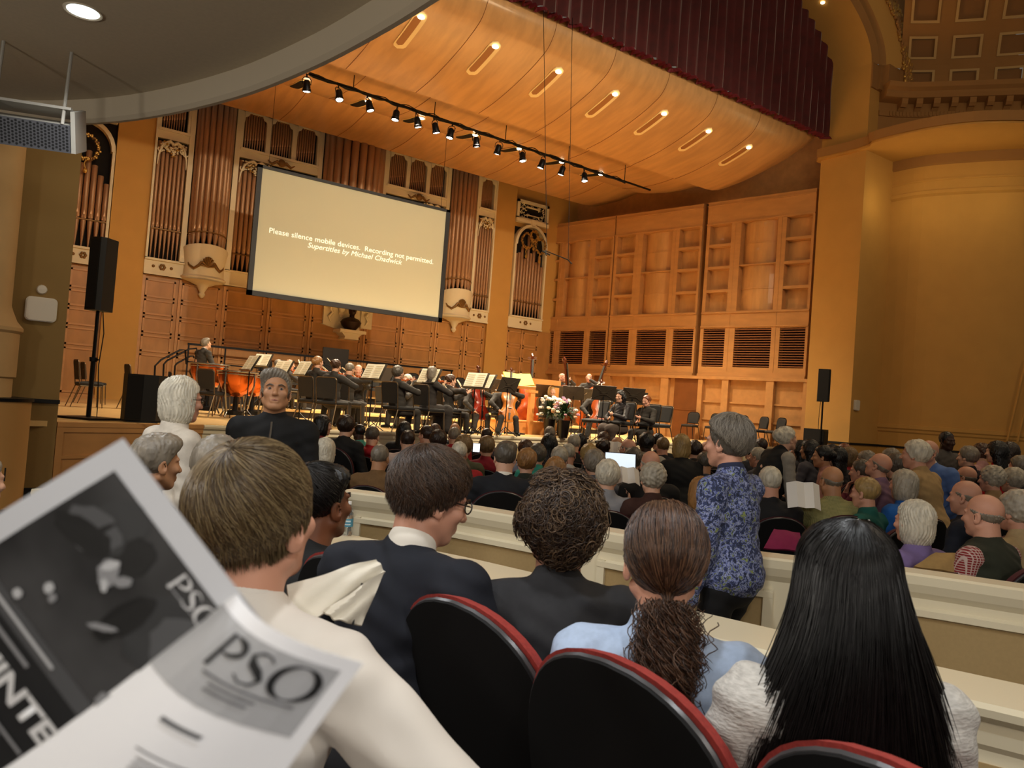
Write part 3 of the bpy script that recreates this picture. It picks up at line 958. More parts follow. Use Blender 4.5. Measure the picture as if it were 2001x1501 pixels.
def wreath(x, z, r, seed):
    b = MB(); q = random.Random(seed)
    for i in range(44):
        t = 2*pi*i/44
        for k in range(2):
            b.ball((x+(r+q.uniform(-0.04, 0.04))*cos(t), 23.66+q.uniform(-0.03, 0.03), z+(r+q.uniform(-0.04, 0.04))*1.15*sin(t)), (0.035, 0.03, 0.035), 6, q.choice((0, 0, 1)))
    b.tube([(x, 23.66, z-r*1.2), (x-0.04, 23.66, z-r*1.2-0.12), (x, 23.66, z-r*1.2-0.24)], 0.02, n=5)
    b.ball((x, 23.66, z-r*1.2-0.3), (0.06, 0.04, 0.08), 8)
    organ_part(b, 'wreath', [gold, mat('old_gilt', '7d5a2c', 0.5, metal=0.4)], True)
wreath(16.78, 7.95, 0.24, 1); wreath(17.42, 7.85, 0.24, 2); wreath(2.05, 7.75, 0.28, 3); wreath(17.1, 8.2, 0.16, 4)
# central crest ornaments under the upper windows
for x in (7.3, 12.1):
    b = MB()
    for s_ in (-1, 1):
        b.tube([(x, 23.70, 8.55), (x+s_*0.15, 23.68, 8.62), (x+s_*0.3, 23.70, 8.52), (x+s_*0.42, 23.72, 8.62)], [0.06, 0.05, 0.04, 0.015], n=6)
    b.ball((x, 23.68, 8.6), (0.13, 0.08, 0.12), 10, 0)
    organ_part(b, 'crest', [mat('old_gilt'), gold] if False else [MATS['old_gilt'], gold], True)
# consoles under the towers with shell relief
def console(xc, w):
    b = MB()
    prof = [(w*0.50, -0.36), (w*0.54, -0.33), (w*0.56, -0.28), (w*0.50, -0.22), (w*0.49, 0.0), (w*0.52, 0.3), (w*0.56, 0.52), (w*0.55, 0.55), (w*0.45, 0.55)]
    vs = []; fs = []; n = 14
    for (r, z) in prof:
        for i in range(n+1):
            t = pi+pi*i/n
            top = 0.14*max(0, -sin(t)) if z > 0.4 else 0
            vs.append((xc+r*cos(t), 23.86+r*sin(t)*0.8, 4.98+z+top))
    for j in range(len(prof)-1):
        for i in range(n): fs.append((j*(n+1)+i, j*(n+1)+i+1, (j+1)*(n+1)+i+1, (j+1)*(n+1)+i))
    b.add(vs, fs)
    b.lathe([(0.0, -0.85), (0.05, -0.83), (0.10, -0.75), (0.07, -0.68), (0.16, -0.5), (w*0.3, -0.42), (w*0.5, -0.36)], (xc, 23.86, 4.98), 14, 0, pi, 2*pi)
    organ_part(b, 'console', cream, True)
    g = MB(); yy = 23.86-w*0.5*0.8-0.02
    for i in range(9):
        t = pi*(i+0.5)/9
        g.tube([(xc, yy, 5.0), (xc+0.2*cos(t), yy-0.01, 5.0+0.3*sin(t))], [0.012, 0.035], n=5)
    for s_ in (-1, 1):
        g.tube([(xc+s_*0.17*1, yy+0.01, 5.14), (xc+s_*0.25, yy+0.03, 5.02), (xc+s_*0.36, yy+0.10, 4.93), (xc+s_*0.47, yy+0.22, 5.02), (xc+s_*0.5, yy+0.3, 5.16)], [0.04, 0.045, 0.04, 0.03, 0.015], n=6)
    organ_part(g, 'shell_relief', MATS['old_gilt'], True)
console(5.33, 1.15); console(13.97, 1.12); console(9.7, 2.1)
# gilt florets on the band
for xx in (4.2, 7.0, 12.4, 15.0, 17.1, 2.2):
    b = MB()
    for i in range(6):
        t = i*pi/3; b.ball((xx+0.06*cos(t), 23.82, 4.86+0.06*sin(t)), (0.04, 0.02, 0.04), 6)
    b.ball((xx-0.24, 23.83, 4.86), (0.045, 0.02, 0.045), 8); b.ball((xx+0.24, 23.83, 4.86), (0.045, 0.02, 0.045), 8)
    organ_part(b, 'floret', MATS['old_gilt'], True)
# pipes
def pipe(x, y, z0, zm, z1, r, name='pipe', n=10):
    b = MB()
    b.lathe([(r*0.22, z0), (r*0.98, zm-0.01), (r*0.72, zm), (r, zm+0.035), (r, z1), (r*0.9, z1+0.01), (r*0.8, z1-0.05)], (x, y, 0), n)
    b.add([(x-r*0.62, y-r*0.83, zm+0.02), (x+r*0.62, y-r*0.83, zm+0.02), (x, y-r*1.08, zm+r*3.2)], [(0, 1, 2)], 1)
    organ_part(b, name, [pipe_m, mat('pipe_lip', 'c99c76', 0.4, metal=0.6)], True)
def flat(a, c, n, z0, zm, ztops, name='pipe', yy=23.90, fill=0.47):
    w = (c-a)/n
    for i in range(n):
        x = a+w*(i+0.5)
        zt = ztops(i, n) if callable(ztops) else ztops
        pipe(x, yy, z0, zm+0.03*(i % 2), zt, w*fill, name, 8 if name != 'pipe' else 10)
flat(3.80, 4.60, 7, 5.07, 5.95, 8.45)
flat(6.07, 8.48, 17, 5.07, 5.62, 8.45)
flat(10.92, 13.23, 15, 5.07, 5.62, 8.45)
flat(14.64, 15.31, 6, 5.07, 5.62, 8.45)
tops_r = [7.45, 7.5, 7.75, 7.3, 8.2, 7.55, 7.7, 7.25, 7.5, 7.1]
flat(16.42, 17.78, 10, 5.07, 5.66, lambda i, n: tops_r[i])
tops_l = [7.1, 7.5, 7.25, 7.35, 7.72, 7.35, 7.1, 6.9]
flat(1.4, 2.70, 8, 5.07, 5.85, lambda i, n: tops_l[i])
def tower(xc, R, n, pr_, z0, zm, zt):
    for i in range(n):
        t = pi+pi*(i+0.5)/n
        pipe(xc+R*cos(t), 23.86+R*0.8*sin(t), z0, zm+0.10*(-sin(t))-0.02, zt, pr_)
tower(5.33, 0.47, 9, 0.083, 5.45, 5.92, 10.3)
tower(13.95, 0.46, 9, 0.08, 5.45, 5.92, 10.3)
tower(9.70, 0.93, 11, 0.125, 5.45, 6.1, 10.3)
b = MB()
for (xc, R) in ((5.33, 0.56), (13.95, 0.55)):
    b.tube([(xc+R*cos(pi+pi*i/12), 23.86+R*0.8*sin(pi+pi*i/12), 5.94+0.09*sin(pi*i/12)) for i in range(13)], 0.02, n=5)
for (a, c, z) in ((3.8, 4.6, 5.94), (16.4, 17.8, 5.64), (1.4, 2.7, 5.84), (6.1, 8.4, 5.6), (14.64, 15.3, 5.6)):
    b.box((a, 23.80, z-0.02), (c, 23.84, z+0.01))
organ_part(b, 'pipe_stay', MATS['old_gilt'])
for (a, c, nwin) in ((3.85, 4.55, 1), (6.12, 8.43, 3), (10.97, 13.18, 3), (14.68, 15.27, 1)):
    w = (c-a)/nwin
    for k in range(nwin):
        n = 9
        for i in range(n):
            xa = a+w*k+0.04; ww = (w-0.10)/n
            pipe(xa+ww*(i+0.5), 23.90, 8.80, 9.05+0.02*i, 9.92, ww*0.45, 'small_pipe', 6)

# ---- bust on its bracket
e = empty('bust', (9.95, 23.6, 3.72), 0, 'dark bronze bust of a man on a cream wall bracket', 'bust')
b = MB()
b.ball((9.95, 23.55, 4.36), (0.13, 0.15, 0.18), 12); b.rod((9.95, 23.57, 4.05), (9.95, 23.56, 4.3), 0.09, 0.075, 10)
b.lathe([(0.12, -0.28), (0.14, -0.22), (0.16, -0.16), (0.30, 0.0), (0.34, 0.10), (0.26, 0.2), (0.09, 0.27)], (9.95, 23.62, 3.88), 14)
b.ball((9.95, 23.40, 4.33), (0.025, 0.03, 0.04), 6)
b.build('figure', mat('bronze_dark', '2c1a10', 0.5, metal=0.5), e, local=False, smooth=True)
e = empty('wall_bracket', (9.9, 23.8, 3.4), 0, 'cream carved niche and scrolled bracket holding the bust', 'bracket')
b = MB()
b.box((9.1, 23.86, 3.85), (9.5, 23.96, 4.6)); b.box((10.4, 23.86, 3.85), (10.8, 23.96, 4.6)); b.box((9.5, 23.92, 3.75), (10.4, 23.97, 4.6))
b.prism([(9.05, 3.85), (9.5, 3.75), (9.5, 3.85)], 23.86, 23.96, 'y')
b.build('niche_frame', cream, e, local=False)
b = MB()
b.box((9.5, 23.35, 3.62), (10.4, 23.96, 3.72)); b.prism([(9.6, 3.62), (9.72, 3.5), (9.7, 3.42), (10.2, 3.42), (10.18, 3.5), (10.3, 3.62)], 23.45, 23.96, 'y')
for s_ in (-1, 1):
    b.tube([(9.95+s_*0.62, 23.8, 4.5), (9.95+s_*0.66, 23.76, 4.35), (9.95+s_*0.58, 23.78, 4.25), (9.95+s_*0.68, 23.8, 4.1), (9.95+s_*0.6, 23.84, 3.95)], [0.06, 0.05, 0.04, 0.05, 0.02], n=6)
b.build('bracket_shelf', cream, e, local=False)

# ---- projection screen
YS = 20.5
c0, c1, c2, c3 = Py(505, 320, YS), Py(880, 412, YS), Py(862, 632, YS), Py(481, 573, YS)
xl, xr, zt, zb = (c0.x+c3.x)/2, (c1.x+c2.x)/2, (c0.z+c1.z)/2, (c2.z+c3.z)/2
e = empty('projection_screen', ((xl+xr)/2, YS, zb), 0, 'large projection screen showing a request to silence mobile devices', 'screen')
b = MB(); fw = 0.13
for (a, c, d, g) in ((xl, xr, zt-fw*0.6, zt), (xl, xr, zb, zb+fw), (xl, xl+fw, zb, zt), (xr-fw, xr, zb, zt)):
    b.box((a, YS-0.03, d), (c, YS+0.06, g))
b.build('frame', mat('screen_frame', '24262b', 0.5), e, local=False)
b = MB(); b.box((xl+fw, YS, zb+fw), (xr-fw, YS+0.01, zt-fw*0.6))
b.build('screen_surface', mat('screen_white', 'bdbda6', 0.9, emit='cfd0a8', estr=0.07), e, local=False)
b = MB()
for x in (xl+0.3, xr-0.3): b.rod((x, YS+0.03, zt), (x, YS+0.03, 9.97), 0.006, n=4)
b.build('cable', black, e, local=False)
txtm = mat('projected_text', 'fffaf0', 0.9, emit='fff3d8', estr=0.75)
def text_obj(name, s, size, mt, parent, width=None, shear=0.0, font=None, extrude=0.0, bold=0.0):
    cu = bpy.data.curves.new(name, 'FONT')
    cu.body = s; cu.size = size; cu.shear = shear; cu.extrude = extrude; cu.offset = bold
    cu.resolution_u = 3
    o = bpy.data.objects.new(name, cu)
    COL.objects.link(o)
    bpy.context.view_layer.update()
    dg = bpy.context.evaluated_depsgraph_get()
    me = bpy.data.meshes.new_from_object(o.evaluated_get(dg))
    bpy.data.objects.remove(o)
    me.materials.clear(); me.materials.append(mt)
    co = np.empty(len(me.vertices)*3); me.vertices.foreach_get('co', co); co = co.reshape(-1, 3)
    if width:
        co[:, 0] -= co[:, 0].min()
        co[:, 0] *= width/co[:, 0].max()
    me.vertices.foreach_set('co', co.ravel()); me.update()
    ob = bpy.data.objects.new(name, me)
    COL.objects.link(ob)
    if parent is not None: ob.parent = parent
    return ob
def screen_text(s, pxa, pxb, size, shear):
    a = Py(*pxa, YS); c = Py(*pxb, YS)
    o = text_obj('screen_text', s, size, txtm, e, c.x-a.x, shear)
    L = wm(e).inverted() @ Vector((a.x, YS-0.008, (a.z+c.z)/2))
    o.location = L; o.rotation_euler = (pi/2, 0, 0)
screen_text('Please silence mobile devices.  Recording not permitted.', (526, 453), (846, 518), 0.205, 0)
screen_text('Supertitles by Michael Chadwick', (601, 483), (785, 518), 0.205, 0.25)

# ---- left column, pedestal, wall boxes, line speaker, ceiling downlight
colm = mat('column_stone', 'c9a673', 0.8, noise=0.06, nscale=4)
e = empty('column', (0.03, 10.9, 0), 0, 'round cream column with moulded base at the left edge', 'column')
b = MB()
b.lathe([(0.37, 1.27), (0.37, 1.5), (0.40, 1.52), (0.40, 2.03), (0.43, 2.06), (0.43, 2.10), (0.36, 2.18), (0.31, 2.30), (0.29, 2.36), (0.285, 6.5)], (0, 0, 0), 28)
b.build('shaft', colm, e, smooth=True)
e = empty('column_pedestal', (0.05, 10.85, -0.1), 0, 'curved wooden drum pedestal with dark rim under the left column', 'pedestal')
b = MB(); b.lathe([(0.52, 0.08), (0.56, 0.12), (0.56, 1.36), (0.0, 1.36)], (0, 0, 0), 32); b.build('drum', mat('drum_wood', 'b98c52', 0.5), e, smooth=True)
b = MB(); b.lathe([(0.56, 1.34), (0.585, 1.345), (0.585, 1.38), (0.0, 1.385)], (0, 0, 0), 32); b.lathe([(0.50, 0.0), (0.52, 0.08), (0, 0.08)], (0, 0, 0), 32); b.build('rim', blk_metal, e, smooth=True)
b = MB(); b.box((0.33, -0.515, 0.45), (0.345, -0.50, 0.6)); b.build('handle', black, e)
boxw = mat('white_plastic', 'd9d2c4', 0.5)
def rounded_plate(e, w, h, d, name, m, axis='y'):
    b = MB(); r = min(w, h)*0.18; pts = []
    for (sx, sz, a0) in ((1, 1, 0), (-1, 1, pi/2), (-1, -1, pi), (1, -1, 1.5*pi)):
        for i in range(5):
            t = a0+pi/2*i/4; pts.append((sx*(w/2-r)+r*cos(t), sz*(h/2-r)+r*sin(t)))
    b.prism(pts, -d, 0, axis); b.prism([(p[0]*0.93, p[1]*0.93) for p in pts], -d-0.012, -d, axis)
    return b.build(name, m, e)
q = Py(80, 605, 11.25)
e = empty('wireless_box', (q.x, 11.25, q.z), 0, 'white rounded plastic box on the dark left pier', 'wall box'); rounded_plate(e, 0.34, 0.30, 0.05, 'cover', boxw)
q = Py(82, 566, 11.25)
e = empty('wall_sensor', (q.x, 11.25, q.z), 0, 'small round white sensor above the box on the left pier', 'sensor')
b = MB(); b.lathe([(0, 0.035), (0.05, 0.03), (0.06, 0)], (0, 0, 0), 14); b.T = Matrix.Identity(4); o = b.build('cover', boxw, e, smooth=True); o.rotation_euler = (pi/2, 0, 0)
q = Py(1672, 792, 12.40)
e = empty('wireless_box', (q.x, 12.40, q.z), 0, 'small white plastic box in the corner beside the right pier', 'wall box'); rounded_plate(e, 0.22, 0.30, 0.06, 'cover', boxw)

e = empty('line_speaker', (0.0, 5.75, 3.0), 0, 'white perforated loudspeaker box hung under the balcony at the left', 'loudspeaker')
A_ = Pd(138, 300, 5.75); B_ = Pd(148, 222, 5.75)
D_ = Vector((-1.0, 0.38, 0)).normalized()
ln = 1.6
n_ = Vector((D_.y, -D_.x, 0)); n_ = n_ if n_.y < 0 else -n_
up = Vector((0, 0, 1))
tilt = (n_*0.93-up*0.37).normalized(); upt = (up*0.93+n_*0.37).normalized()
def bxo(o_, ax, ay, az, s_, m_=0, mb=None):
    vs = [];
    for k in (0, 1):
        for j in (0, 1):
            for i in (0, 1): vs.append(o_+ax*(s_[0]*i)+ay*(s_[1]*j)+az*(s_[2]*k))
    mb.add(vs, [(0, 2, 3, 1), (4, 5, 7, 6), (0, 1, 5, 4), (2, 6, 7, 3), (0, 4, 6, 2), (1, 3, 7, 5)], m_)
org = A_
b = MB(); bxo(org-tilt*0.25, D_, tilt, upt, (ln, 0.24, 0.20), 0, b)
bxo(org-tilt*0.27-D_*0.035, D_, tilt, upt, (0.03, 0.27, 0.30), 0, b)
b.build('cabinet', mat('speaker_white', '9c978c', 0.6), e, local=False)
b = MB()
gm = mat('grille_grey', '4d4d50', 0.5, metal=0.2)
bxo(org-tilt*0.008, D_, tilt, upt, (ln, 0.012, 0.20), 0, b)
b.build('grille', gm, e, local=False)
b = MB()
for i in range(44):
    for j in range(8):
        c_ = org+tilt*0.0055+D_*(0.02+i*0.024)+upt*(0.02+j*0.0235+(0.012 if i % 2 else 0))
        if j == 7 and i % 2: continue
        vs = [c_+D_*(0.0095*cos(a_*pi/3))+upt*(0.0095*sin(a_*pi/3)) for a_ in range(6)]
        b.add(vs, [tuple(range(6))])
b.build('grille_holes', black, e, local=False)
b = MB(); bxo(org-tilt*0.25+upt*0.20+up*0.02, D_, n_, up, (ln, 0.24, 0.02), 0, b)
b.rod(org+D_*0.5+upt*0.2, org+D_*0.5+Vector((0, 0, 0.93)), 0.012); b.rod(org+D_*0.05+upt*0.2, org+D_*0.05+Vector((0, 0, 0.93)), 0.012)
b.build('bracket', MATS['speaker_white'], e, local=False)
x, y = DOWN[0]
e = empty('downlight', (x, y, 4.0), 0, 'round lit downlight in the grey balcony ceiling', 'ceiling light')
b = MB(); b.lathe([(0.12, 0.0), (0.115, -0.008), (0.10, -0.004), (0.095, 0.0)], (0, 0, 0), 28); b.build('trim_ring', grey_lip, e, smooth=True)
b = MB(); b.lathe([(0.0, -0.003), (0.098, -0.003)], (0, 0, 0), 28); b.build('lens', mat('downlight_glow', 'f4ffff', 0.3, emit='e8fbff', estr=3.0), e)
b = MB(); b.ball((-0.01, 0.02, -0.004), (0.05, 0.04, 0.004), 12); b.build('lamp', mat('lamp_white', 'ffffff', 0.3, emit='ffffff', estr=30), e)
q = Py(1622, 55, 13.2)
t = 0.62
tt = math.acos((19.0-cx)/rx)
e = empty('pinspot', (19.0, 13.1, zs+rz0*sin(tt)-0.02), 0, 'tiny lit spotlight in the arch soffit', 'ceiling light')
b = MB(); b.ball((0, 0, 0), (0.06, 0.06, 0.03), 10); b.build('lens', lampm, e, smooth=True)
# microphone bar on two wires
e = empty('microphone_bar', (9.9, 13.2, 4.95), 0, 'thin black microphone bar hung on two wires above the orchestra', 'microphone')
b = MB(); b.rod((9.85, 13.2, 5.02), (10.52, 13.2, 4.93), 0.012, n=5)
b.rod((9.78, 13.2, 5.0), (9.93, 13.12, 4.93), 0.018, n=6); b.rod((9.85, 13.2, 5.02), (9.82, 13.1, 4.90), 0.014, n=5); b.rod((10.5, 13.2, 4.93), (10.53, 13.1, 4.84), 0.014, n=5)
b.build('bar', black, e, local=False)
b = MB(); wz = 11.0
b.rod((9.9, 13.2, 5.0), (9.62, 13.62, 10.5), 0.006, n=4); b.rod((10.5, 13.2, 4.95), (10.45, 13.62, 10.5), 0.006, n=4)
b.build('wire', blk_metal, e, local=False)
# ================================================================ FURNITURE AND INSTRUMENTS
def ordi(i, n=None, left='left'):
    W = ['first', 'second', 'third', 'fourth', 'fifth', 'sixth', 'seventh', 'eighth', 'ninth', 'tenth', 'eleventh', 'twelfth', 'thirteenth', 'fourteenth', 'fifteenth', 'sixteenth', 'seventeenth', 'eighteenth']
    return W[i]
def clone(proto, loc, rz, label, cat, group=None):
    o = copy_tree(proto)
    o.location = loc; o.rotation_euler = (0, 0, rz)
    WM[o.name] = Matrix.Translation(Vector(loc)) @ Matrix.Rotation(rz, 4, 'Z')
    return setprops(o, label, cat, group)
class Proto:
    def __init__(s, make): s.make = make; s.o = None
    def __call__(s, loc, rz, label, cat, group=None):
        if s.o is None:
            s.o = s.make(); o = s.o
            o.location = loc; o.rotation_euler = (0, 0, rz)
            WM[o.name] = Matrix.Translation(Vector(loc)) @ Matrix.Rotation(rz, 4, 'Z')
            return setprops(o, label, cat, group)
        return clone(s.o, loc, rz, label, cat, group)

fab_blk = mat('chair_fabric', '2b2a29', 0.85, noise=0.2, nscale=80)
fr_brz = mat('chair_frame', '6a5a45', 0.35, metal=0.7)
fr_blk = mat('chair_frame_black', '1a1a1b', 0.35, metal=0.5)
def cushion(b, w, d, h, z, y=0, r=0.05, crown=0.015):
    pts = []
    for (sx, sy, a0) in ((1, 1, 0), (-1, 1, pi/2), (-1, -1, pi), (1, -1, 1.5*pi)):
        for i in range(5):
            t = a0+pi/2*i/4; pts.append((sx*(w/2-r)+r*cos(t), y+sy*(d/2-r)+r*sin(t)))
    n = len(pts); vs = []
    for (s_, zz) in ((0.96, z), (1.0, z+h*0.3), (1.0, z+h*0.7), (0.93, z+h), (0.5, z+h+crown)):
        vs += [(p[0]*s_, y+(p[1]-y)*s_, zz) for p in pts]
    vs += [(0, y, z+h+crown*1.2)]
    fs = [tuple(range(n-1, -1, -1))]
    for k in range(4): fs += [(k*n+i, k*n+(i+1) % n, (k+1)*n+(i+1) % n, (k+1)*n+i) for i in range(n)]
    fs += [(4*n+i, 4*n+(i+1) % n, 5*n) for i in range(n)]
    b.add(vs, fs)
def banquet(frame, roundtop=False):
    def mk():
        e = empty('orchestra_chair')
        b = MB(); cushion(b, 0.44, 0.43, 0.055, 0.42); b.build('seat', fab_blk, e, smooth=True)
        b = MB(); rt = 0.12 if roundtop else 0.05
        w = 0.20; pts = []
        for (sx, sz, a0) in ((1, 1, 0), (-1, 1, pi/2)):
            for i in range(6):
                t = a0+pi/2*i/5; pts.append((sx*(w-rt)+rt*cos(t), 0.88-rt+rt*sin(t)))
        pts += [(-w*0.86, 0.52), (w*0.86, 0.52)]
        def yb(z): return -0.20-0.13*(z-0.45)
        vs = [(p[0], yb(p[1])+0.012, p[1]) for p in pts]+[(p[0], yb(p[1])-0.012, p[1]) for p in pts]+[(p[0]*0.9, yb(p[1])+0.03, 0.7+(p[1]-0.7)*0.9) for p in pts]
        n = len(pts)
        fs = [(i, (i+1) % n, n+(i+1) % n, n+i) for i in range(n)]+[(i, (i+1) % n, 2*n+(i+1) % n, 2*n+i) for i in range(n)]+[tuple(range(n, 2*n)), tuple(range(3*n-1, 2*n-1, -1))]
        b.add(vs, fs); b.build('backrest', fab_blk, e)
        b = MB()
        loop = [(x*1.05, yb(z), z if z < 0.8 else z+0.012) for (x, z) in pts[:-2]]
        loop = [(0.205, -0.20, 0.44)]+loop+[(-0.205, -0.20, 0.44)]
        b.tube(loop, 0.011, n=6)
        b.rod((-0.2, -0.2, 0.53), (0.2, -0.2, 0.53), 0.009, n=5)
        b.build('back_frame', frame, e)
        b = MB()
        b.tube([(-0.2, -0.19, 0.41), (-0.2, 0.19, 0.41), (0.2, 0.19, 0.41), (0.2, -0.19, 0.41)], 0.011, n=5, closed=True)
        b.build('seat_frame', frame, e)
        for (x, y) in ((-1, 1), (1, 1), (-1, -1), (1, -1)):
            b = MB(); b.rod((x*0.20, y*0.19, 0.42), (x*0.225, 0.21 if y > 0 else -0.33, 0.0), 0.012, 0.010, n=6)
            b.build('leg', frame, e)
        return e
    return Proto(mk)
CH_B = banquet(fr_brz); CH_K = banquet(fr_blk, True)

def mk_stand():
    e = empty('music_stand')
    b = MB()
    for i in range(3):
        t = 2*pi*i/3+0.5
        b.tube([(0, 0, 0.20), (0.12*cos(t), 0.12*sin(t), 0.10), (0.27*cos(t), 0.27*sin(t), 0.01)], 0.009, n=5)
    b.build('base', blk_metal, e)
    b = MB(); b.rod((0, 0, 0.05), (0, 0, 0.98), 0.011, n=6); b.build('pole', blk_metal, e)
    b = MB(); b.T = Matrix.Translation((0, 0.02, 1.05)) @ Matrix.Rotation(rad(-28), 4, 'X')
    b.box((-0.25, -0.004, -0.16), (0.25, 0.004, 0.18)); b.box((-0.25, -0.06, -0.165), (0.25, 0.004, -0.155))
    b.prism([(-0.09, 0.02), (-0.03, 0.0), (-0.09, -0.04), (0.09, -0.04), (0.03, 0.0), (0.09, 0.02)], 0.004, 0.012, 'y')
    for (x, z) in ((-0.22, 0.15), (0.22, 0.15), (-0.22, -0.13), (0.22, -0.13)):
        b.prism([(x*0.2, z*0.1), (x*0.25, z*0.3), (x, z)], 0.004, 0.009, 'y')
    b.build('desk', mat('stand_black', '4b4338', 0.45, metal=0.2), e)
    return e
STAND = Proto(mk_stand)
paper = mat('sheet_paper', 'f6efd6', 0.8)
ink = mat('stave_grey', 'd2c8a6', 0.8)
def mk_sheet():
    e = empty('sheet_music')
    T = Matrix.Translation((0, -0.002, 0)) @ Matrix.Rotation(rad(-28), 4, 'X')
    b = MB(); b.T = T
    b.add([(-0.22, -0.012, -0.15), (0, -0.004, -0.15), (0, -0.004, 0.17), (-0.22, -0.012, 0.17), (0.22, -0.012, -0.15), (0.22, -0.012, 0.17)], [(0, 1, 2, 3), (1, 4, 5, 2)])
    b.add([(-0.22, -0.006, -0.15), (0, -0.003, -0.15), (0, -0.003, 0.17), (-0.22, -0.006, 0.17), (0.22, -0.006, -0.15), (0.22, -0.006, 0.17)], [(3, 2, 1, 0), (2, 5, 4, 1)])
    b.build('pages', paper, e)
    b = MB(); b.T = T
    for s_ in (-1, 1):
        for i in range(6):
            z = 0.13-0.045*i
            b.add([(s_*0.03, -0.0145, z), (s_*0.2, -0.0145, z), (s_*0.2, -0.0145, z-0.016), (s_*0.03, -0.0145, z-0.016)], [(0, 1, 2, 3)])
    b.build('staves', ink, e)
    return e
SHEET = Proto(mk_sheet)
def stand_at(loc, rz, label, sheet=None):
    STAND(loc, rz, label, 'music stand', 'music stands of the orchestra')
    if sheet:
        SHEET((loc[0], loc[1], loc[2]+1.05), rz, sheet, 'sheet music', 'open music on the stands')

varn = mat('varnish', 'b5501a', 0.25, coat=0.5, noise=0.25, nscale=5)
varn_r = mat('varnish_red', '8c2613', 0.25, coat=0.5, noise=0.25, nscale=5)
varn_o = mat('varnish_gold', 'd8802c', 0.25, coat=0.5, noise=0.2, nscale=5)
varn_d = mat('varnish_dark', '5c2a12', 0.25, coat=0.5, noise=0.2, nscale=5)
ebony = mat('ebony', '120d0b', 0.3)
def string_inst(name, L, m, M4, label, cat, bow=None, group=None):
    # local: z along the length from the lower bout (0) to the scroll, +y the front
    e = empty(name, (0, 0, 0), 0, label, cat, group)
    e.matrix_world = M4
    bl = L*0.59 if L < 1 else L*0.61
    half = [(0.0, 0.0), (0.12, 0.01), (0.22, 0.06), (0.29, 0.17), (0.28, 0.28), (0.22, 0.37), (0.175, 0.44), (0.16, 0.52), (0.175, 0.60), (0.215, 0.66), (0.235, 0.76), (0.21, 0.88), (0.13, 0.965), (0.04, 1.0)]
    pts = [(x*bl, z*bl) for (x, z) in half]+[(-x*bl, z*bl) for (x, z) in half[::-1][:-1]]
    th = bl*0.13 if L > 1 else bl*0.09
    n = len(pts); b = MB(); vs = []
    cx_, cz_ = 0, bl*0.5
    for (s_, y) in ((0.35, th*0.66), (0.86, th*0.55), (1.0, th*0.42), (1.0, -th*0.42), (0.86, -th*0.55), (0.35, -th*0.68)):
        vs += [(cx_+(p[0]-cx_)*s_, y, cz_+(p[1]-cz_)*s_) for p in pts]
    fs = [tuple(range(n)), tuple(range(6*n-1, 5*n-1, -1))]
    for k in range(5): fs += [(k*n+i, k*n+(i+1) % n, (k+1)*n+(i+1) % n, (k+1)*n+i) for i in range(n)]
    b.add(vs, fs); b.build('soundbox', m, e, smooth=True)
    b = MB(); u = bl*0.035
    b.rod((0, th*0.3, bl*0.98), (0, th*0.2, L*0.93), u, u*0.8, 6)
    b.tube([(0, th*0.2, L*0.92), (0, th*0.35, L*0.97), (0, th*0.15, L), (0, -th*0.1, L*0.985), (0, th*0.05, L*0.955)], [u*0.8, u, u, u*0.9, u*0.5], n=6)
    for i in range(4): b.rod((-u*3.2 if i % 2 else u*3.2, th*0.2, L*(0.925+0.012*i)), (0, th*0.2, L*(0.925+0.012*i)), u*0.35, n=4)
    b.build('neck', varn_d if L > 1 else m, e, smooth=True)
    b = MB(); b.prism([(-u*0.9, bl*0.66), (u*0.9, bl*0.66), (u*0.6, L*0.92), (-u*0.6, L*0.92)], th*0.62, th*0.75, 'y')
    b.prism([(-u*0.5, bl*0.06), (u*0.5, bl*0.06), (u*0.8, bl*0.26), (-u*0.8, bl*0.26)], th*0.68, th*0.78, 'y')
    b.build('fingerboard', ebony, e)
    b = MB(); b.box((-u*1.5, th*0.6, bl*0.40), (u*1.5, th*1.0, bl*0.41))
    for i in range(4): b.rod(((i-1.5)*u*0.4, th*0.75, bl*0.26), ((i-1.5)*u*0.3, th*0.8, L*0.92), u*0.05, n=3)
    b.build('strings', mat('string_steel', 'cfc8b8', 0.3, metal=0.7), e)
    if L > 1: b = MB(); b.rod((0, 0, 0), (0, 0, -0.28), 0.006, n=5); b.build('endpin', blk_metal, e)
    return e
bow_m = mat('bow_stick', 'e6cfa6', 0.4)
def bow(a, c, label, cat='bow'):
    a, c = Vector(a), Vector(c)
    e = empty('bow', tuple(a), 0, label, cat, 'bows of the string players')
    b = MB(); d = (c-a); n = d.orthogonal().normalized()*0.012
    b.rod(a, c, 0.007, 0.006, n=5); b.rod(a-n*1.6, c-n*1.2, 0.005, n=4); b.rod(c, c-n*1.3, 0.005, n=4)
    b.build('stick', bow_m, e, local=False)
    b = MB(); b.cb(tuple(a+d*0.04-n), (0.02, 0.02, 0.03)); b.build('frog', ebony, e, local=False)
    return e
def dirmat(origin, zdir, ydir):
    z = Vector(zdir).normalized(); y = Vector(ydir); y = (y-z*y.dot(z)).normalized(); x = y.cross(z)
    o = Vector(origin)
    return Matrix(((x.x, y.x, z.x, o.x), (x.y, y.y, z.y, o.y), (x.z, y.z, z.z, o.z), (0, 0, 0, 1)))

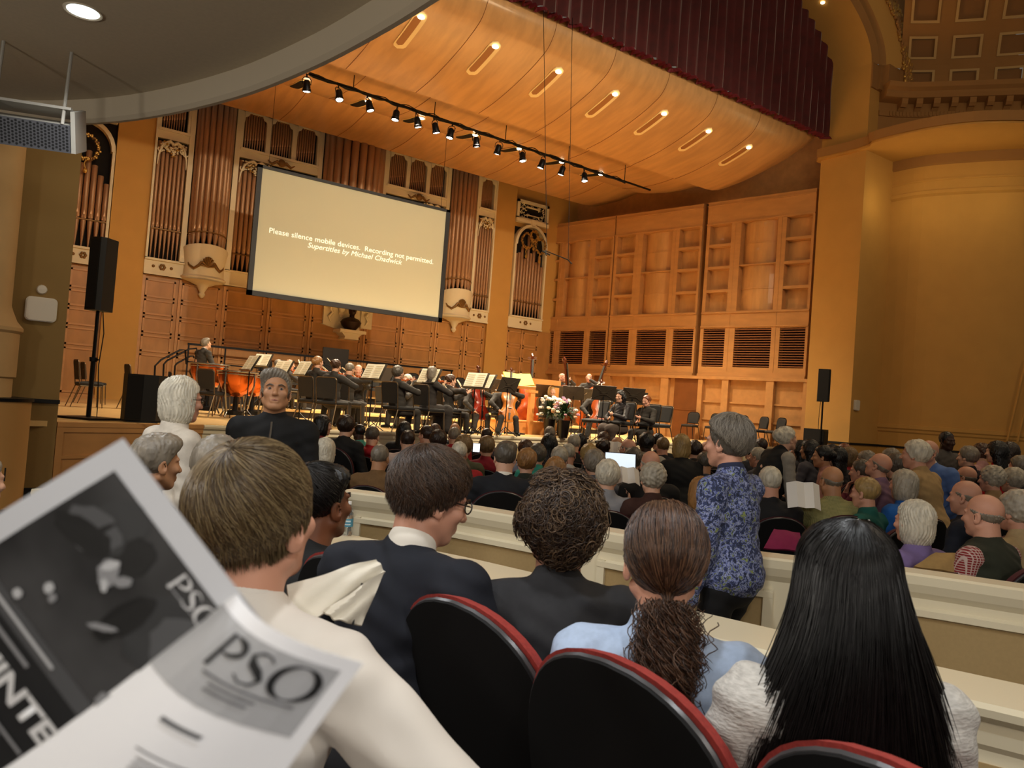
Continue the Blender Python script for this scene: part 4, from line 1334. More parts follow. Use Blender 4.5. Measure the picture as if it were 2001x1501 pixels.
# ---- risers
riser_top = stage_wood
for i, (x0, y0, x1, y1, z, lb) in enumerate([(5.2, 17.3, 15.8, 19.3, 1.18, 'lowest'), (6.4, 19.3, 15.4, 21.2, 1.38, 'middle'), (4.6, 21.2, 14.6, 23.6, 1.60, 'highest')]):
    e = empty('stage_riser', ((x0+x1)/2, (y0+y1)/2, 1.0), 0, '%s of the three pale stage riser platforms under the orchestra' % lb, 'riser', 'risers at the back of the stage')
    b = MB(); b.box((x0, y0, z-0.05), (x1, y1, z)); b.build('platform', riser_top, e, local=False)
    b = MB(); b.box((x0+0.03, y0+0.04, 1.0), (x1-0.03, y1-0.03, z-0.05)); b.build('skirt', mat('riser_skirt', '1d1714', 0.8), e, local=False)
e = empty('riser_railing', (9.3, 23.3, 1.6), 0, 'long black safety railing along the back of the highest riser', 'railing')
b = MB()
for (a, c) in ((4.95, 9.3), (9.36, 13.75)):
    b.box((a, 23.28, 2.70), (c, 23.34, 2.76)); b.box((a, 23.29, 2.2), (c, 23.33, 2.24))
b.build('rail', blk_metal, e, local=False)
for x in (4.98, 6.0, 7.2, 8.4, 9.3, 9.4, 10.5, 11.6, 12.7, 13.7):
    b = MB(); b.box((x-0.02, 23.29, 1.6), (x+0.02, 23.33, 2.70)); b.build('post', blk_metal, e, local=False)
e = empty('stair_railing', (4.0, 20.6, 1.0), 0, 'bent black tube handrails beside the steps at the left of the risers', 'railing')
for k, (pxs) in enumerate([((300, 775), (303, 715), (315, 703), (352, 684), (362, 684), (364, 712)), ((318, 760), (320, 712), (326, 705), (370, 682), (384, 681), (386, 690)), ((340, 745), (342, 715), (346, 710), (372, 696), (378, 696), (379, 700))]):
    b = MB(); b.tube([tuple(Py(q[0], q[1], 20.2+0.5*k)) for q in pxs], 0.022, n=6); b.build('rail', blk_metal, e, local=False)
e = empty('rolling_board', (9.9, 23.05, 1.6), 0, 'black rectangular board standing behind the orchestra', 'board')
q0, q1 = Py(632, 678, 23.0), Py(680, 712, 23.0)
b = MB(); b.box((q0.x, 23.0, q1.z-0.25), (q1.x, 23.03, q0.z)); b.build('panel', mat('board_black', '15100e', 0.5), e, local=False)
for x in (q0.x+0.05, q1.x-0.05):
    b = MB(); b.box((x-0.02, 22.95, 1.6), (x+0.02, 22.99, q1.z)); b.build('leg', blk_metal, e, local=False)

# ---- chairs on stage
def chair_px(px, py, z, face, label, P=CH_B, grp='orchestra chairs', D=None):
    q = Pz(px, py, z) if D is None else Pd(px, py, D)
    P((q.x, q.y, z), rad(face), label, 'chair', grp)
n = 12
for i in range(n):
    CH_K((7.0+i*0.62, 22.55+0.05*(i % 2), 1.60), pi+rad((i % 3-1)*4), 'black round-backed chair on the highest riser, %s from the left' % ordi(i), 'chair', 'chairs of the back riser row')
for i in range(10):
    CH_K((7.3+i*0.8, 20.75+0.05*(i % 2), 1.38), pi+rad((i % 3-1)*5), 'grey-black chair on the middle riser, %s from the left' % ordi(i), 'chair', 'chairs of the middle riser row')
chair_px(170, 796, 1.0, -85, 'front one of the two chairs side by side at the far stage left')
chair_px(180, 789, 1.0, -85, 'rear one of the two chairs side by side at the far left of the stage')
chair_px(270, 778, 1.0, -85, 'lone chair half hidden behind the black subwoofer', D=15.5)
chair_px(318, 786, 1.0, -20, 'empty chair seen from behind between subwoofer and timpani', CH_B)
chair_px(415, 815, 1.0, -60, 'empty bronze-framed chair directly in front of the copper timpani')
chair_px(452, 812, 1.0, -35, 'empty chair beside the timpani, nearer to the music stand')
chair_px(510, 800, 1.0, -40, 'empty chair behind the man in the black pullover')
for i, (px, py) in enumerate([(1346, 861), (1392, 863), (1441, 865), (1478, 867), (1512, 869)]):
    ta = ray(px, py); nn_ = Vector((SB-SA).yx); nn_ = Vector((-(SB-SA).y, (SB-SA).x)).normalized(); nn_ = -nn_ if nn_.x > 0 else nn_
    pp = SA+nn_*0.65; k_ = nn_.dot(pp-Vector(CAM[:2]))/nn_.dot(Vector((ta.x, ta.y))); q = Vector(CAM)+ta*k_
    CH_K((q.x, q.y, 1.0), rad(105 if i < 3 else 75), 'empty dark chair by the right stage wall, %s from the left' % ordi(i), 'chair', 'row of empty chairs by the right stage wall')

# ---- black floor speakers and speaker poles
spk = mat('speaker_cloth', '0d0c0b', 0.8)
def subwoofer(px, py, z, w, d, h, rz, label):
    q = Pz(px, py, z) if z == 1.0 else None
    return q
e = empty('subwoofer', (2.06, 12.2, 1.0), rad(-38), 'black six-sided subwoofer standing on the stage edge at the left', 'loudspeaker')
b = MB(); b.prism([(-0.26, -0.12), (-0.12, -0.26), (0.12, -0.26), (0.26, -0.12), (0.26, 0.25), (-0.26, 0.25)], 0.02, 0.68); b.build('cabinet', mat('speaker_paint', '14120f', 0.6), e)
b = MB(); b.box((-0.11, -0.27, 0.05), (0.11, -0.262, 0.65)); b.build('grille', spk, e)
b = MB(); b.box((-0.22, -0.2, 0), (0.22, 0.2, 0.02)); b.build('foot', black, e)
def pole_speaker(base, hpole, hbox, w, d, label, rz):
    e = empty('pole_speaker', base, rz, label, 'loudspeaker')
    b = MB(); b.box((-0.30, -0.28, 0), (0.30, 0.28, 0.03)); b.build('base_plate', blk_metal, e)
    b = MB(); b.rod((0, 0, 0.03), (0, 0, hpole*0.55), 0.032, n=8); b.rod((0, 0, hpole*0.5), (0, 0, hpole), 0.024, n=8); b.lathe([(0.05, -0.03), (0.055, 0.03)], (0, 0, hpole*0.55), 10); b.rod((0, 0, hpole*0.55), (0.08, 0, hpole*0.55), 0.014, n=5); b.build('pole', blk_metal, e)
    b = MB(); b.prism([(-w/2, -d/2+0.05), (-w/2+0.05, -d/2), (w/2-0.05, -d/2), (w/2, -d/2+0.05), (w/2-0.03, d/2), (-w/2+0.03, d/2)], hpole, hpole+hbox); b.build('cabinet', MATS['speaker_paint'], e)
    b = MB(); b.box((-w/2+0.06, -d/2-0.006, hpole+0.03), (w/2-0.06, -d/2, hpole+hbox-0.03)); b.build('grille', spk, e)
    b = MB(); b.tube([(0.03, 0.06, hpole), (0.06, 0.08, hpole*0.8), (0.04, 0.06, hpole*0.5), (0.06, 0.08, hpole*0.2), (0.05, 0.1, 0.03), (0.3, 0.2, 0.012), (0.6, 0.05, 0.012), (0.9, 0.3, 0.012)], 0.008, n=5); b.build('cable', black, e)
q = Pz(160, 812, 1.0)
pole_speaker((1.37, 12.2, 1.0), 1.52, 1.02, 0.28, 0.30, 'tall black column loudspeaker on a pole at the left stage edge', rad(-50))
D_ = 15.9
pb_ = Pd(1612, 905, 19.0)
e0 = Pd(1608, 785, 21.5)
t_ = Pd(1617, 722, 21.5)
pole_speaker((e0.x, e0.y, -0.15), e0.z+0.15, t_.z-e0.z, 0.28, 0.32, 'black column loudspeaker on a pole before the right proscenium pier', rad(35))
e1 = Pd(1592, 885, 21.8); e2 = Pd(1592, 838, 21.8)
e = empty('subwoofer', (e1.x, e1.y, -0.15), rad(20), 'black box subwoofer under the right pole loudspeaker', 'loudspeaker')
b = MB(); b.box((-0.27, -0.27, e1.z+0.15), (0.27, 0.27, e2.z+0.15)); b.build('cabinet', MATS['speaker_paint'], e)
b = MB(); b.box((-0.3, -0.3, 0), (0.3, 0.3, e1.z+0.15)); b.build('plinth', black, e)
b = MB(); b.box((-0.24, -0.28, e1.z+0.2), (0.24, -0.27, e2.z+0.1)); b.build('grille', spk, e)

# ---- podium, conductor stand, flowers
maple_l = mat('podium_maple', 'd99550', 0.4, noise=0.12, nscale=4)
q = Pz(1020, 848, 1.0)
e = empty('podium', (q.x, q.y+0.5, 1.0), rad(-8), 'orange maple conductor podium with a high wooden guard rail', 'podium')
b = MB(); b.box((-0.55, -0.5, 0), (0.75, 0.7, 0.30)); b.box((-0.57, -0.52, 0.28), (0.77, 0.72, 0.31)); b.build('platform', maple_l, e)
for x in (0.22, 0.86):
    b = MB(); b.box((x-0.06, -0.62, 0.0), (x+0.06, -0.50, 1.30 if x < 0.5 else 1.15)); b.build('post', maple_l, e)
b = MB(); b.box((0.16, -0.63, 1.20), (0.95, -0.51, 1.32)); b.build('top_rail', maple_l, e)
b = MB(); b.box((0.1, -0.64, 0.98), (0.34, -0.44, 1.04)); b.build('shelf', maple_l, e)
base = Pd(1012, 754, 17.7)
e2_ = empty('conductor_stand', (base.x, base.y, 1.0), rad(-18), 'conductor music desk with wooden lip behind the podium rail', 'music stand')
b = MB(); b.rod((0, 0, 0.0), (0, 0, 1.15), 0.02, n=8); b.lathe([(0.25, 0), (0.24, 0.03), (0.02, 0.05)], (0, 0, 0), 14); b.build('pole', blk_metal, e2_)
b = MB(); b.T = Matrix.Translation((0, 0, 1.2)) @ Matrix.Rotation(rad(-55), 4, 'X'); b.box((-0.36, -0.01, -0.24), (0.36, 0.01, 0.24)); b.box((-0.36, -0.07, -0.26), (0.36, 0.01, -0.24)); b.build('desk', maple_l, e2_)
e3 = empty('score', (base.x, base.y, 2.24), rad(-18), 'large open yellow orchestral score on the conductor desk', 'sheet music')
b = MB(); b.T = Matrix.Translation((0, 0, 0)) @ Matrix.Rotation(rad(-55), 4, 'X')
b.add([(-0.33, -0.05, -0.23), (0, -0.02, -0.23), (0, -0.02, 0.24), (-0.33, -0.05, 0.24), (0.33, -0.05, -0.23), (0.33, -0.05, 0.24), (-0.33, -0.015, -0.23), (0.33, -0.015, -0.23), (0.33, -0.015, 0.24), (-0.33, -0.015, 0.24)], [(0, 1, 2, 3), (1, 4, 5, 2), (6, 7, 8, 9), (0, 3, 9, 6), (4, 7, 8, 5)])
b.build('pages', mat('yellow_paper', 'f2e04c', 0.7), e3)

petal_c = [('white_petal', 'f3efe2'), ('pink_petal', 'd9a0b0'), ('peach_petal', 'e3b08c'), ('lilac_petal', '9c7ba0'), ('cream_petal', 'e8dfc0')]
PM = [mat(a, c, 0.7) for a, c in petal_c]
leafm = mat('leaf_green', '2f4a20', 0.6, noise=0.4, nscale=20)
def flowers(px, py, r, seed, label):
    q = Pz(px, py, 1.0); rr = random.Random(seed)
    e = empty('flower_arrangement', (q.x, q.y, 1.0), 0, label, 'flowers', 'flowers in front of the podium')
    b = MB(); b.lathe([(0.0, 0.0), (0.10, 0.0), (0.13, 0.2), (0.15, 0.38), (0.155, 0.40), (0.14, 0.40), (0.0, 0.36)], (0, 0, 0), 16); b.build('vase', mat('vase_black', '14120f', 0.3), e, smooth=True)
    b = MB()
    for i in range(170):
        t = rr.random()*2*pi; ph = rr.uniform(-0.5, 1.45); L_ = r*rr.uniform(0.6, 1.15)
        d = Vector((cos(t)*cos(ph), sin(t)*cos(ph), sin(ph)))
        c = Vector((0, 0, 0.55)); tip = c+d*L_; w = Vector((-sin(t), cos(t), 0.2)).normalized()*0.022
        m_ = c+d*L_*0.55+Vector((0, 0, 0.03))
        b.add([tuple(c), tuple(m_+w), tuple(tip-Vector((0, 0, 0.03))), tuple(m_-w)], [(0, 1, 2, 3)])
    b.build('foliage', leafm, e, kind='stuff')
    for i in range(34):
        t = rr.random()*2*pi; ph = rr.uniform(-0.35, 1.45); L_ = r*rr.uniform(0.72, 1.0)
        c = Vector((cos(t)*cos(ph), sin(t)*cos(ph), sin(ph)))*L_+Vector((0, 0, 0.58))
        s_ = rr.uniform(0.03, 0.055)
        b = MB()
        for k in range(7):
            a_ = k*2*pi/7
            b.ball((c.x+s_*0.5*cos(a_), c.y+s_*0.5*sin(a_), c.z+s_*0.2*(k % 2)), (s_*0.62, s_*0.62, s_*0.55), 6)
        b.ball((c.x, c.y, c.z+s_*0.2), s_*0.5, 6)
        b.build('flower', PM[rr.choice((0, 0, 0, 4, 1, 2, 3))], e, smooth=True)
flowers(1072, 853, 0.36, 4, 'left flower arrangement of white and peach blooms in front of the podium')
flowers(1100, 856, 0.33, 9, 'right flower arrangement of white and lilac blooms beside the podium post')

# ---- timpani
copper = mat('timpani_copper', 'c8672a', 0.22, metal=0.85)
skinh = mat('timpani_head', 'd9c7a0', 0.6)
chrome = mat('chrome', '8f8a82', 0.25, metal=0.9)
def timpani(px, py, D, r, label):
    q = Pd(px, py, D)
    fz = 1.0
    e = empty('timpani', (q.x, q.y, fz), 0.3, label, 'timpani', 'copper timpani')
    H_ = q.z-fz
    b = MB(); b.lathe([(0.0, H_-r*1.35), (r*0.35, H_-r*1.30), (r*0.75, H_-r*0.95), (r*0.95, H_-r*0.5), (r, H_-0.02)], (0, 0, 0), 28); b.build('bowl', copper, e, smooth=True)
    b = MB(); b.lathe([(0.0, H_+0.005), (r, H_)], (0, 0, 0), 28); b.build('head', skinh, e, smooth=True)
    b = MB(); b.tube([(r*1.03*cos(a_*pi/16), r*1.03*sin(a_*pi/16), H_) for a_ in range(32)], 0.018, n=6, closed=True)
    b.tube([(r*1.01*cos(a_*pi/16), r*1.01*sin(a_*pi/16), H_-0.05) for a_ in range(32)], 0.012, n=6, closed=True); b.build('rim', chrome, e)
    for i in range(4):
        t = i*pi/2+0.4
        b = MB(); b.tube([(r*1.03*cos(t), r*1.03*sin(t), H_-0.02), (r*1.05*cos(t), r*1.05*sin(t), H_-r*0.7), (r*0.7*cos(t), r*0.7*sin(t), 0.12), (r*0.85*cos(t), r*0.85*sin(t), 0.02)], 0.018, n=6); b.build('strut', chrome, e)
    b = MB(); b.lathe([(r*0.5, 0.06), (r*0.52, 0.14), (0.05, 0.16), (0.04, H_-r*1.3)], (0, 0, 0), 14); b.build('base', blk_metal, e)
timpani(465, 727, 14.8, 0.36, 'nearest copper timpani with cream head, beside the empty chairs')
timpani(497, 733, 15.7, 0.33, 'copper timpani on the right, behind the music stand')
timpani(410, 712, 16.2, 0.38, 'timpani at the left in front of the standing percussionist')
# ================================================================ PEOPLE: implicit surfaces -> one smooth mesh each
def axis(lo, hi, h, fine=()):
    xs = [lo]
    while xs[-1] < hi:
        x = xs[-1]; st = h
        for (a, c, hf) in fine:
            if a-1e-6 <= x < c: st = min(st, hf)
        xs.append(x+st)
    return np.array(xs)

def eval_prims(prims, X, Y, Z, margin=0.05):
    D = np.full((len(X), len(Y), len(Z)), 1.0, dtype=np.float32)
    for pr in prims:
        kind = pr[0]; k = pr[-1]
        if kind == 'c':
            a, b, ra, rb = np.array(pr[1]), np.array(pr[2]), pr[3], pr[4]
            R = max(ra, rb)+margin+k
            lo = np.minimum(a, b)-R; hi = np.maximum(a, b)+R
        else:
            c, r, rot = np.array(pr[1]), np.array(pr[2]), pr[3]
            if rot is None: e_ = r
            else: e_ = np.abs(np.array(rot)) @ r
            lo = c-e_-margin-k; hi = c+e_+margin+k
        i0, i1 = np.searchsorted(X, (lo[0], hi[0])); j0, j1 = np.searchsorted(Y, (lo[1], hi[1])); k0, k1 = np.searchsorted(Z, (lo[2], hi[2]))
        if i1 <= i0 or j1 <= j0 or k1 <= k0: continue
        x = X[i0:i1, None, None]; y = Y[None, j0:j1, None]; z = Z[None, None, k0:k1]
        if kind == 'c':
            ba = b-a; l2 = float(ba@ba)+1e-12
            px, py, pz = x-a[0], y-a[1], z-a[2]
            t = np.clip((px*ba[0]+py*ba[1]+pz*ba[2])/l2, 0, 1)
            d = np.sqrt((px-t*ba[0])**2+(py-t*ba[1])**2+(pz-t*ba[2])**2)-(ra+(rb-ra)*t)
        else:
            px, py, pz = x-c[0], y-c[1], z-c[2]
            if rot is not None:
                Rt = np.array(rot).T
                px, py, pz = Rt[0, 0]*px+Rt[0, 1]*py+Rt[0, 2]*pz, Rt[1, 0]*px+Rt[1, 1]*py+Rt[1, 2]*pz, Rt[2, 0]*px+Rt[2, 1]*py+Rt[2, 2]*pz
            k0_ = np.sqrt((px/r[0])**2+(py/r[1])**2+(pz/r[2])**2)
            k1_ = np.sqrt((px/r[0]**2)**2+(py/r[1]**2)**2+(pz/r[2]**2)**2)+1e-9
            d = np.where(k0_ < 1e-3, -float(r.min()), k0_*(k0_-1)/k1_)
        S_ = D[i0:i1, j0:j1, k0:k1]
        if kind == 'n':
            d = -d
            h = np.clip(0.5-0.5*(S_-d)/k, 0, 1)
            D[i0:i1, j0:j1, k0:k1] = S_*(1-h)+d*h+k*h*(1-h)
        else:
            h = np.clip(0.5+0.5*(S_-d)/k, 0, 1)
            D[i0:i1, j0:j1, k0:k1] = S_*(1-h)+d*h-k*h*(1-h)
    return D

CORN = [(0, 0, 0), (1, 0, 0), (0, 1, 0), (1, 1, 0), (0, 0, 1), (1, 0, 1), (0, 1, 1), (1, 1, 1)]
EDG = [(0, 1), (2, 3), (4, 5), (6, 7), (0, 2), (1, 3), (4, 6), (5, 7), (0, 4), (1, 5), (2, 6), (3, 7)]
def surface_net(D, X, Y, Z):
    D = D.copy()
    D[0], D[-1] = 1, 1; D[:, 0], D[:, -1] = 1, 1; D[:, :, 0], D[:, :, -1] = 1, 1
    I = D < 0
    nx, ny, nz = D.shape
    cnt = np.zeros((nx-1, ny-1, nz-1), np.int8)
    for (a, b, c) in CORN: cnt += I[a:nx-1+a, b:ny-1+b, c:nz-1+c]
    act = (cnt > 0) & (cnt < 8)
    idx = np.argwhere(act)
    n = len(idx)
    if n == 0: return np.zeros((0, 3)), np.zeros((0, 4), int)
    ids = np.full(act.shape, -1, np.int32); ids[act] = np.arange(n)
    V = [D[idx[:, 0]+a, idx[:, 1]+b, idx[:, 2]+c] for (a, b, c) in CORN]
    P = [np.stack([X[idx[:, 0]+a], Y[idx[:, 1]+b], Z[idx[:, 2]+c]], 1) for (a, b, c) in CORN]
    acc = np.zeros((n, 3)); w = np.zeros(n)
    for (a, b) in EDG:
        s = (V[a] < 0) != (V[b] < 0)
        t = (V[a][s]/(V[a][s]-V[b][s]))[:, None]
        acc[s] += P[a][s]+(P[b][s]-P[a][s])*t
        w[s] += 1
    verts = acc/w[:, None]
    F = []
    for ax in range(3):
        sl0 = [slice(None)]*3; sl1 = [slice(None)]*3
        sl0[ax] = slice(0, -1); sl1[ax] = slice(1, None)
        A = I[tuple(sl0)]; B = I[tuple(sl1)]
        for flip, msk in ((False, A & ~B), (True, ~A & B)):
            e = np.argwhere(msk)
            o1, o2 = [(1, 2), (2, 0), (0, 1)][ax]
            ok = (e[:, o1] > 0) & (e[:, o2] > 0) & (e[:, o1] < D.shape[o1]-1) & (e[:, o2] < D.shape[o2]-1)
            e = e[ok]
            def g(d1, d2):
                q = e.copy(); q[:, o1] += d1; q[:, o2] += d2
                return ids[q[:, 0], q[:, 1], q[:, 2]]
            f = np.stack([g(-1, -1), g(0, -1), g(0, 0), g(-1, 0)], 1)
            if flip: f = f[:, ::-1]
            F.append(f)
    F = np.concatenate(F)
    F = F[(F >= 0).all(1)]
    return verts, F

def relax(V, F, n=1):
    for _ in range(n):
        acc = np.zeros_like(V); w = np.zeros(len(V))
        for i in range(4):
            j = (i+1) % 4
            np.add.at(acc, F[:, i], V[F[:, j]]); np.add.at(w, F[:, i], 1)
            np.add.at(acc, F[:, j], V[F[:, i]]); np.add.at(w, F[:, j], 1)
        V = V*0.45+0.55*acc/np.maximum(w, 1)[:, None]
    return V

def Rm(yaw=0, pitch=0, roll=0):      # head / torso rotation, degrees
    return Matrix.Rotation(rad(yaw), 3, 'Z') @ Matrix.Rotation(rad(-pitch), 3, 'X') @ Matrix.Rotation(rad(roll), 3, 'Y')

SKIN = {'fair': 'd2a286', 'pink': 'cc957b', 'tan': 'b5835f', 'brown': '7a4a30', 'dark': '3c2418'}
HAIRC = {'white': 'd8d0bc', 'silver': 'b3aa98', 'grey': '857b6c', 'dgrey': '5b5348', 'blond': 'a88a55', 'dblond': '7b613e', 'brown': '4a3020', 'dbrown': '2c1c13', 'black': '0d0b0b', 'red': '7c4322', 'strawb': '9c7040'}
def skinm(k): return mat('skin_'+k, SKIN[k], 0.5, noise=0.06, nscale=18)
def hairm(k): return mat('hair_'+k, HAIRC[k], 0.42, noise=0.35, nscale=45, stretch=(1, 1, 0.25), spec=0.5)
def cloth(name, c, **kw): return mat('cloth_'+name, c, kw.pop('rough', 0.85), noise=kw.pop('noise', 0.12), nscale=kw.pop('nscale', 30), sheen=0.0, **kw)

def ik(a, b, l1, l2, hint):
    a, b, h = Vector(a), Vector(b), Vector(hint)
    d = b-a; L = min(d.length, (l1+l2)*0.995); dn = d.normalized()
    b = a+dn*L
    x = (l1*l1-l2*l2+L*L)/(2*L)
    r = math.sqrt(max(l1*l1-x*x, 0))
    h = (h-dn*h.dot(dn)).normalized()
    return a+dn*x+h*r, b

def ell_d(x, y, z, c, r):
    px, py, pz = x-c[0], y-c[1], z-c[2]
    k0 = np.sqrt((px/r[0])**2+(py/r[1])**2+(pz/r[2])**2)
    return (k0-1)*min(r)

def smx(a, b, k=0.012):
    h = np.clip(0.5-0.5*(a-b)/k, 0, 1)
    return a*(1-h)+b*h+k*h*(1-h)
def smn(a, b, k=0.02):
    h = np.clip(0.5+0.5*(a-b)/k, 0, 1)
    return a*(1-h)+b*h-k*h*(1-h)
def cap_d(x, y, z, a, b, ra, rb):
    ba = np.array(b)-np.array(a)
    px, py, pz = x-a[0], y-a[1], z-a[2]
    t = np.clip((px*ba[0]+py*ba[1]+pz*ba[2])/float(ba@ba), 0, 1)
    return np.sqrt((px-t*ba[0])**2+(py-t*ba[1])**2+(pz-t*ba[2])**2)-(ra+(rb-ra)*t)

def hair_field(style, x, y, z, seed):
    az = np.arctan2(x, -(y+0.02))
    ph = seed*1.7
    groove = 0.0022*np.sin(az*34+6*np.sin(z*30+ph))+0.0016*np.sin(az*61+z*40+ph)
    faceF = (y-(0.018+0.75*z))*0.8
    wob = 0.004*np.sin(x*60+ph)*np.sin(z*50+ph*2)
    if style in ('short', 'crew', 'balding', 'combed'):
        t = {'short': 0.007, 'crew': 0.002, 'balding': 0.003, 'combed': 0.009}[style]
        d = ell_d(x, y, z, (0, -0.017, 0.036), (0.0755+t, 0.095+t, 0.0855+t))
        if style == 'combed': d = smn(d, ell_d(x, y, z, (0.02, 0.03, 0.085), (0.07, 0.06, 0.045)), 0.03)
        d = smx(d, faceF+wob); d = smx(d, -(z+0.085)+0.25*(y+0.05))
        if style == 'balding': d = smx(d, (z-0.030-0.2*y)+wob*1.8, 0.004)+0.0015*np.sin(x*150+z*90)
        return d+groove
    if style == 'fluffy' or style == 'wavy':
        t = 0.018 if style == 'fluffy' else 0.013
        d = ell_d(x, y, z, (0, -0.025, 0.03), (0.078+t, 0.098+t, 0.09+t))
        d = smx(d, (y-(0.028+0.7*z))*0.8); d = smx(d, -(z+0.095)+0.3*(y+0.05))
        return d+0.004*np.sin(x*70+ph)*np.sin(y*65+ph)*np.sin(z*60)+groove
    if style == 'curly':
        d = ell_d(x, y, z, (0, -0.025, 0.033), (0.097, 0.113, 0.106))
        d = smx(d, (y-(0.035+0.65*z))*0.8); d = smx(d, -(z+0.09)+0.3*(y+0.05))
        return d+0.008*np.sin(x*95+ph+3*np.sin(z*40))*np.sin(y*90+ph)*np.sin(z*85+1)+0.003*np.sin(x*200)*np.sin(z*190+y*150)
    if style == 'bob':
        d = ell_d(x, y, z, (0, -0.022, 0.035), (0.087, 0.107, 0.097))
        e_ = ell_d(x, y, z, (0, -0.03, -0.045), (0.094, 0.092, 0.11))
        d = smn(d, e_, 0.03)
        front = y-np.where(z > 0.04, 0.03+0.6*z, 0.035)
        d = smx(d, front*0.9); d = smx(d, -(z+0.135)+0.1*y)
        return d+groove*1.2
    if style in ('long', 'longwavy'):
        d = ell_d(x, y, z, (0, -0.022, 0.035), (0.090, 0.110, 0.10))
        e_ = cap_d(x*0.72, y, z, (0, -0.05, -0.02), (0, -0.085, -0.36), 0.072, 0.055)
        d = smn(d, e_, 0.05)
        front = y-np.where(z > 0.04, 0.03+0.6*z, 0.03)
        d = smx(d, front*0.9)
        return d+groove*(2.2 if style == 'longwavy' else 1.2)
    if style in ('bun', 'ponytail', 'updo'):
        d = ell_d(x, y, z, (0, -0.018, 0.037), (0.085, 0.105, 0.095))
        d = smx(d, faceF+wob); d = smx(d, -(z+0.08)+0.3*(y+0.05))
        if style == 'bun': d = smn(d, ell_d(x, y, z, (0, -0.12, 0.03), (0.042, 0.035, 0.04)), 0.02)
        if style == 'updo': d = smn(d, ell_d(x, y, z, (0, -0.10, 0.05), (0.065, 0.05, 0.06)), 0.02)+0.004*np.sin(x*90)*np.sin(z*90+y*50)
        if style == 'ponytail':
            d = smn(d, cap_d(x, y, z, (0, -0.10, 0.03), (0, -0.135, -0.04), 0.022, 0.035), 0.02)
            d = smn(d, cap_d(x, y, z, (0, -0.135, -0.04), (0, -0.12, -0.20), 0.035, 0.018), 0.03)
        return d+groove
    return np.ones_like(x+y+z)

def head_prims(H, hc, sc, feat=1.0, jaw=1.0, fem=False):
    # H: 3x3 rotation of the head, hc: head centre
    def T(p): return tuple(Vector(hc)+H @ (Vector(p)*sc))
    R = [list(r) for r in H]
    out = []
    def E(c, r, k=0.015, n='e'): out.append((n, T(c), tuple(q*sc for q in r), R, k))
    def Cc(a, b, ra, rb, k=0.01): out.append(('c', T(a), T(b), ra*sc, rb*sc, k))
    E((0, -0.015, 0.035), (0.074, 0.094, 0.084), 0.01)
    E((0, 0.025, -0.035), (0.058*jaw, 0.062, 0.078), 0.03)
    E((0, 0.055, -0.098), (0.026*jaw, 0.024, 0.020), 0.02)
    for s in (-1, 1):
        Cc((s*0.055, -0.005, -0.055), (s*0.022, 0.05, -0.095), 0.018, 0.014, 0.02)
        E((s*0.042, 0.062, -0.025), (0.022, 0.018, 0.018), 0.02)
        Cc((s*0.010, 0.083, 0.018), (s*0.048, 0.068, 0.018), 0.009, 0.008, 0.01)
    for s in (-1, 1):
        E((s*0.031, 0.090, 0.000), (0.017, 0.014, 0.011), 0.008, 'n')
        E((s*0.031, 0.070, 0.000), (0.0135, 0.0135, 0.0125), 0.002)
    Cc((0, 0.080, 0.008), (0, 0.102, -0.034), 0.0075, 0.0125, 0.010)
    for s in (-1, 1): E((s*0.011, 0.092, -0.037), (0.008, 0.010, 0.007), 0.005)
    Cc((-0.02, 0.078, -0.064), (0.02, 0.078, -0.064), 0.0055, 0.0055, 0.008)
    Cc((-0.017, 0.077, -0.074), (0.017, 0.077, -0.074), 0.006, 0.006, 0.008)
    out.append(('n', T((0, 0.088, -0.069)), (0.022*sc, 0.006*sc, 0.0022*sc), R, 0.004))
    for s in (-1, 1):
        Re = [list(r) for r in (H @ Matrix.Rotation(rad(-s*22), 3, 'Z'))]
        out.append(('e', T((s*0.080, -0.012, -0.012)), (0.007*sc, 0.020*sc, 0.032*sc), Re, 0.006))
        out.append(('n', T((s*0.086, -0.006, -0.008)), (0.005*sc, 0.010*sc, 0.017*sc), Re, 0.004))
        out.append(('e', T((s*0.079, -0.003, -0.036)), (0.006*sc, 0.009*sc, 0.010*sc), Re, 0.004))
    return out

def hand_prims(w, d, palm_n, sc=1.0, curl=35, side=1, k=0.006):
    # w: wrist, d: direction of the hand, palm_n: palm normal; returns palm + five fingers
    d = Vector(d).normalized(); n = Vector(palm_n); n = (n-d*n.dot(d)).normalized(); x = d.cross(n)*side
    out = []
    w = Vector(w)
    R = [[x[i], d[i], n[i]] for i in range(3)]
    out.append(('e', tuple(w+d*0.048*sc), (0.040*sc, 0.052*sc, 0.016*sc), R, 0.012))
    out.append(('c', tuple(w-d*0.02*sc), tuple(w+d*0.03*sc), 0.025*sc, 0.024*sc, 0.015))
    for i, (ox, L) in enumerate(((0.030, 0.072), (0.010, 0.082), (-0.010, 0.076), (-0.029, 0.060))):
        b0 = w+d*0.088*sc+x*ox*sc
        L *= sc; q = b0; ang = rad(curl*0.35)
        for j, fr in enumerate((0.45, 0.32, 0.23)):
            dd = d*cos(ang)+n*sin(ang)
            q2 = q+dd*L*fr
            out.append(('c', tuple(q), tuple(q2), (0.0092-0.0010*j)*sc, (0.0085-0.0011*j)*sc, k*0.5))
            q = q2; ang += rad(curl*(0.9 if j == 0 else 0.7))
    b0 = w+d*0.03*sc+x*0.030*sc
    t1 = b0+(d*0.5+x*0.75+n*0.25).normalized()*0.045*sc
    t2 = t1+(d*0.85+x*0.25+n*0.35).normalized()*0.034*sc
    out.append(('c', tuple(b0), tuple(t1), 0.013*sc, 0.0105*sc, k)); out.append(('c', tuple(t1), tuple(t2), 0.0105*sc, 0.0085*sc, k*0.6))
    return out

